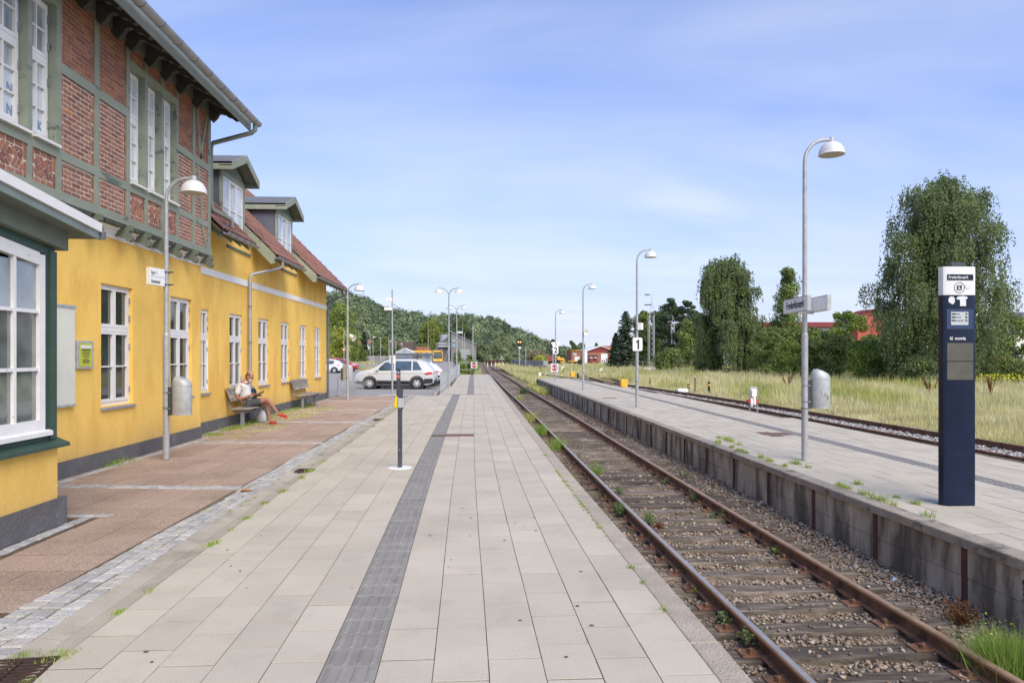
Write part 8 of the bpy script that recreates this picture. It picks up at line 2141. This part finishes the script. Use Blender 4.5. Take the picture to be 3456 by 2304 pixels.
for lb, px, py, s, m, n in (('tall grass clump left of the near rail halfway down the track', 1883, 1520, .42, 'leaf_grass', 260), ('grass clump under the platform edge left of the near rail', 1822, 1470, .45, 'leaf_grass', 260), ('brownish grass clump under the platform edge farther on', 1790, 1425, .45, 'leaf_field_green', 260), ('dark weed tuft between the rails in the distance', 1768, 1330, .5, 'leaf_dark', 260),
                            ('pale tuft between the rails beside the dark one', 1752, 1352, .4, 'leaf_field_green', 180), ('lush grass clump with yellow flowers in the bottom right corner', 3400, 2290, .36, 'leaf_grass', 2600)):
    weed(lb, px, py, ZB, s, m, n, True)
X0, Y0 = gz(3420, 2240, ZB); link('yellow_flowers', leafmesh('flowers', np.stack([X0+rng.normal(size=26)*.14, Y0+rng.normal(size=26)*.12, ZB+.33+rng.normal(size=26)*.03], 1), .014, 'flower_yellow', asp=.9), fix=False, kind='stuff', label='tiny yellow flowers above the lush clump in the bottom right corner', cat='flowers')
# tufts in the paving
def tufts(name, label, pts, hh, m='leaf_grass', n=40, sp=.05, lean=.9, wmul=1):
    P, hs_, ws_ = [], [], []
    for (x, y) in pts:
        k = int(n*random.uniform(.4, 1.3)); s = random.uniform(.5, 1.5)
        P.append(np.stack([x+rng.normal(size=k)*sp*s, y+rng.normal(size=k)*sp*s*1.6, np.full(k, -.004)], 1)); hs_.append(hh*s*rng.uniform(.35, 1.1, k)); ws_.append(np.full(k, (.004+.0005*y)*wmul))
    grass(name, label, np.concatenate(P), np.concatenate(hs_), np.concatenate(ws_), m, ['leaf_field_green'], (rng.random(sum(len(p) for p in P)) < .3).astype(int), lean)
tufts('joint_moss', 'moss and grass along the joint between gutter channel and slabs', [(U0+curve(y)+random.uniform(-.02, .02), y) for y in [3.9, 4.0, 4.05, 4.4, 5.1, 5.15, 5.55, 6.9, 7.0, 7.5, 8.0, 8.8, 9.5, 9.6, 10.6, 10.7, 11.2, 11.3, 12.2, 13.5, 14.8, 16.5, 18.2, 20, 22, 23.5, 25]], .03, n=90, sp=.022)
tufts('channel_moss', 'grass growing around the front drain grate', [(U0+curve(4)-.02+random.uniform(-.1, .06), y) for y in (3.6, 3.7, 3.8, 3.85)]+[(-2.83, 4.4), (-2.7, 4.42), (-2.62, 4.4)], .03, n=80, sp=.03)
tufts('sett_moss', 'moss between the granite setts', [(random.uniform(-3.3, -2.92), random.uniform(3.8, 10)) for _ in range(36)]+[(random.uniform(-3.3, -2.95), random.uniform(10, 26)) for _ in range(50)], .018, n=30, sp=.02)
tufts('edge_moss', 'moss in the joint beside the station platform coping', [(1.355+curve(y), y) for y in [6.9+.17*i for i in range(26)]+[5.6, 6.0, 12, 12.8, 14, 15.5, 17, 19, 5.0]], .025, n=60, sp=.015)
tufts('island_tufts', 'grass tufts along the edge of the island platform', [(p2l(y)+.24+random.choice([0, 0, .33])+random.uniform(-.02, .03), y) for y in [6.2, 7.75, 8.35, 8.42, 8.6, 8.7, 8.8, 9.0, 9.45, 9.6, 9.75, 11.2, 11.35, 11.6, 11.9, 12.3, 12.9, 13.1, 13.3, 13.7, 14.1, 14.4, 14.6, 14.9, 15.3]], .08, n=90, sp=.028)
tufts('totem_tufts', 'little tufts around the foot of the totem', [(5.64, 8.55), (6.1, 8.55), (5.9, 8.48)], .04, n=40, sp=.03)
wall_pts = [(-6.2, y) for y in (11.9, 12.05, 12.2)]+[(-6.35+random.uniform(0, .3), 16.3+random.random()*4) for _ in range(26)]+[(-6.3, y) for y in (21, 21.5, 22.5, 23, 24, 24.2, 25, 25.3, 26)]
tufts('wall_grass', 'green grass along the foot of the yellow wall and under the benches', wall_pts, .085, n=110, sp=.08, wmul=1.1)
tufts('dry_moss', 'dry yellowish moss on the paving near the benches', [(random.uniform(-6.3, -5.2), random.uniform(15.8, 25)) for _ in range(70)], .03, 'leaf_dry', 110, .12, 2.5, 1.4)
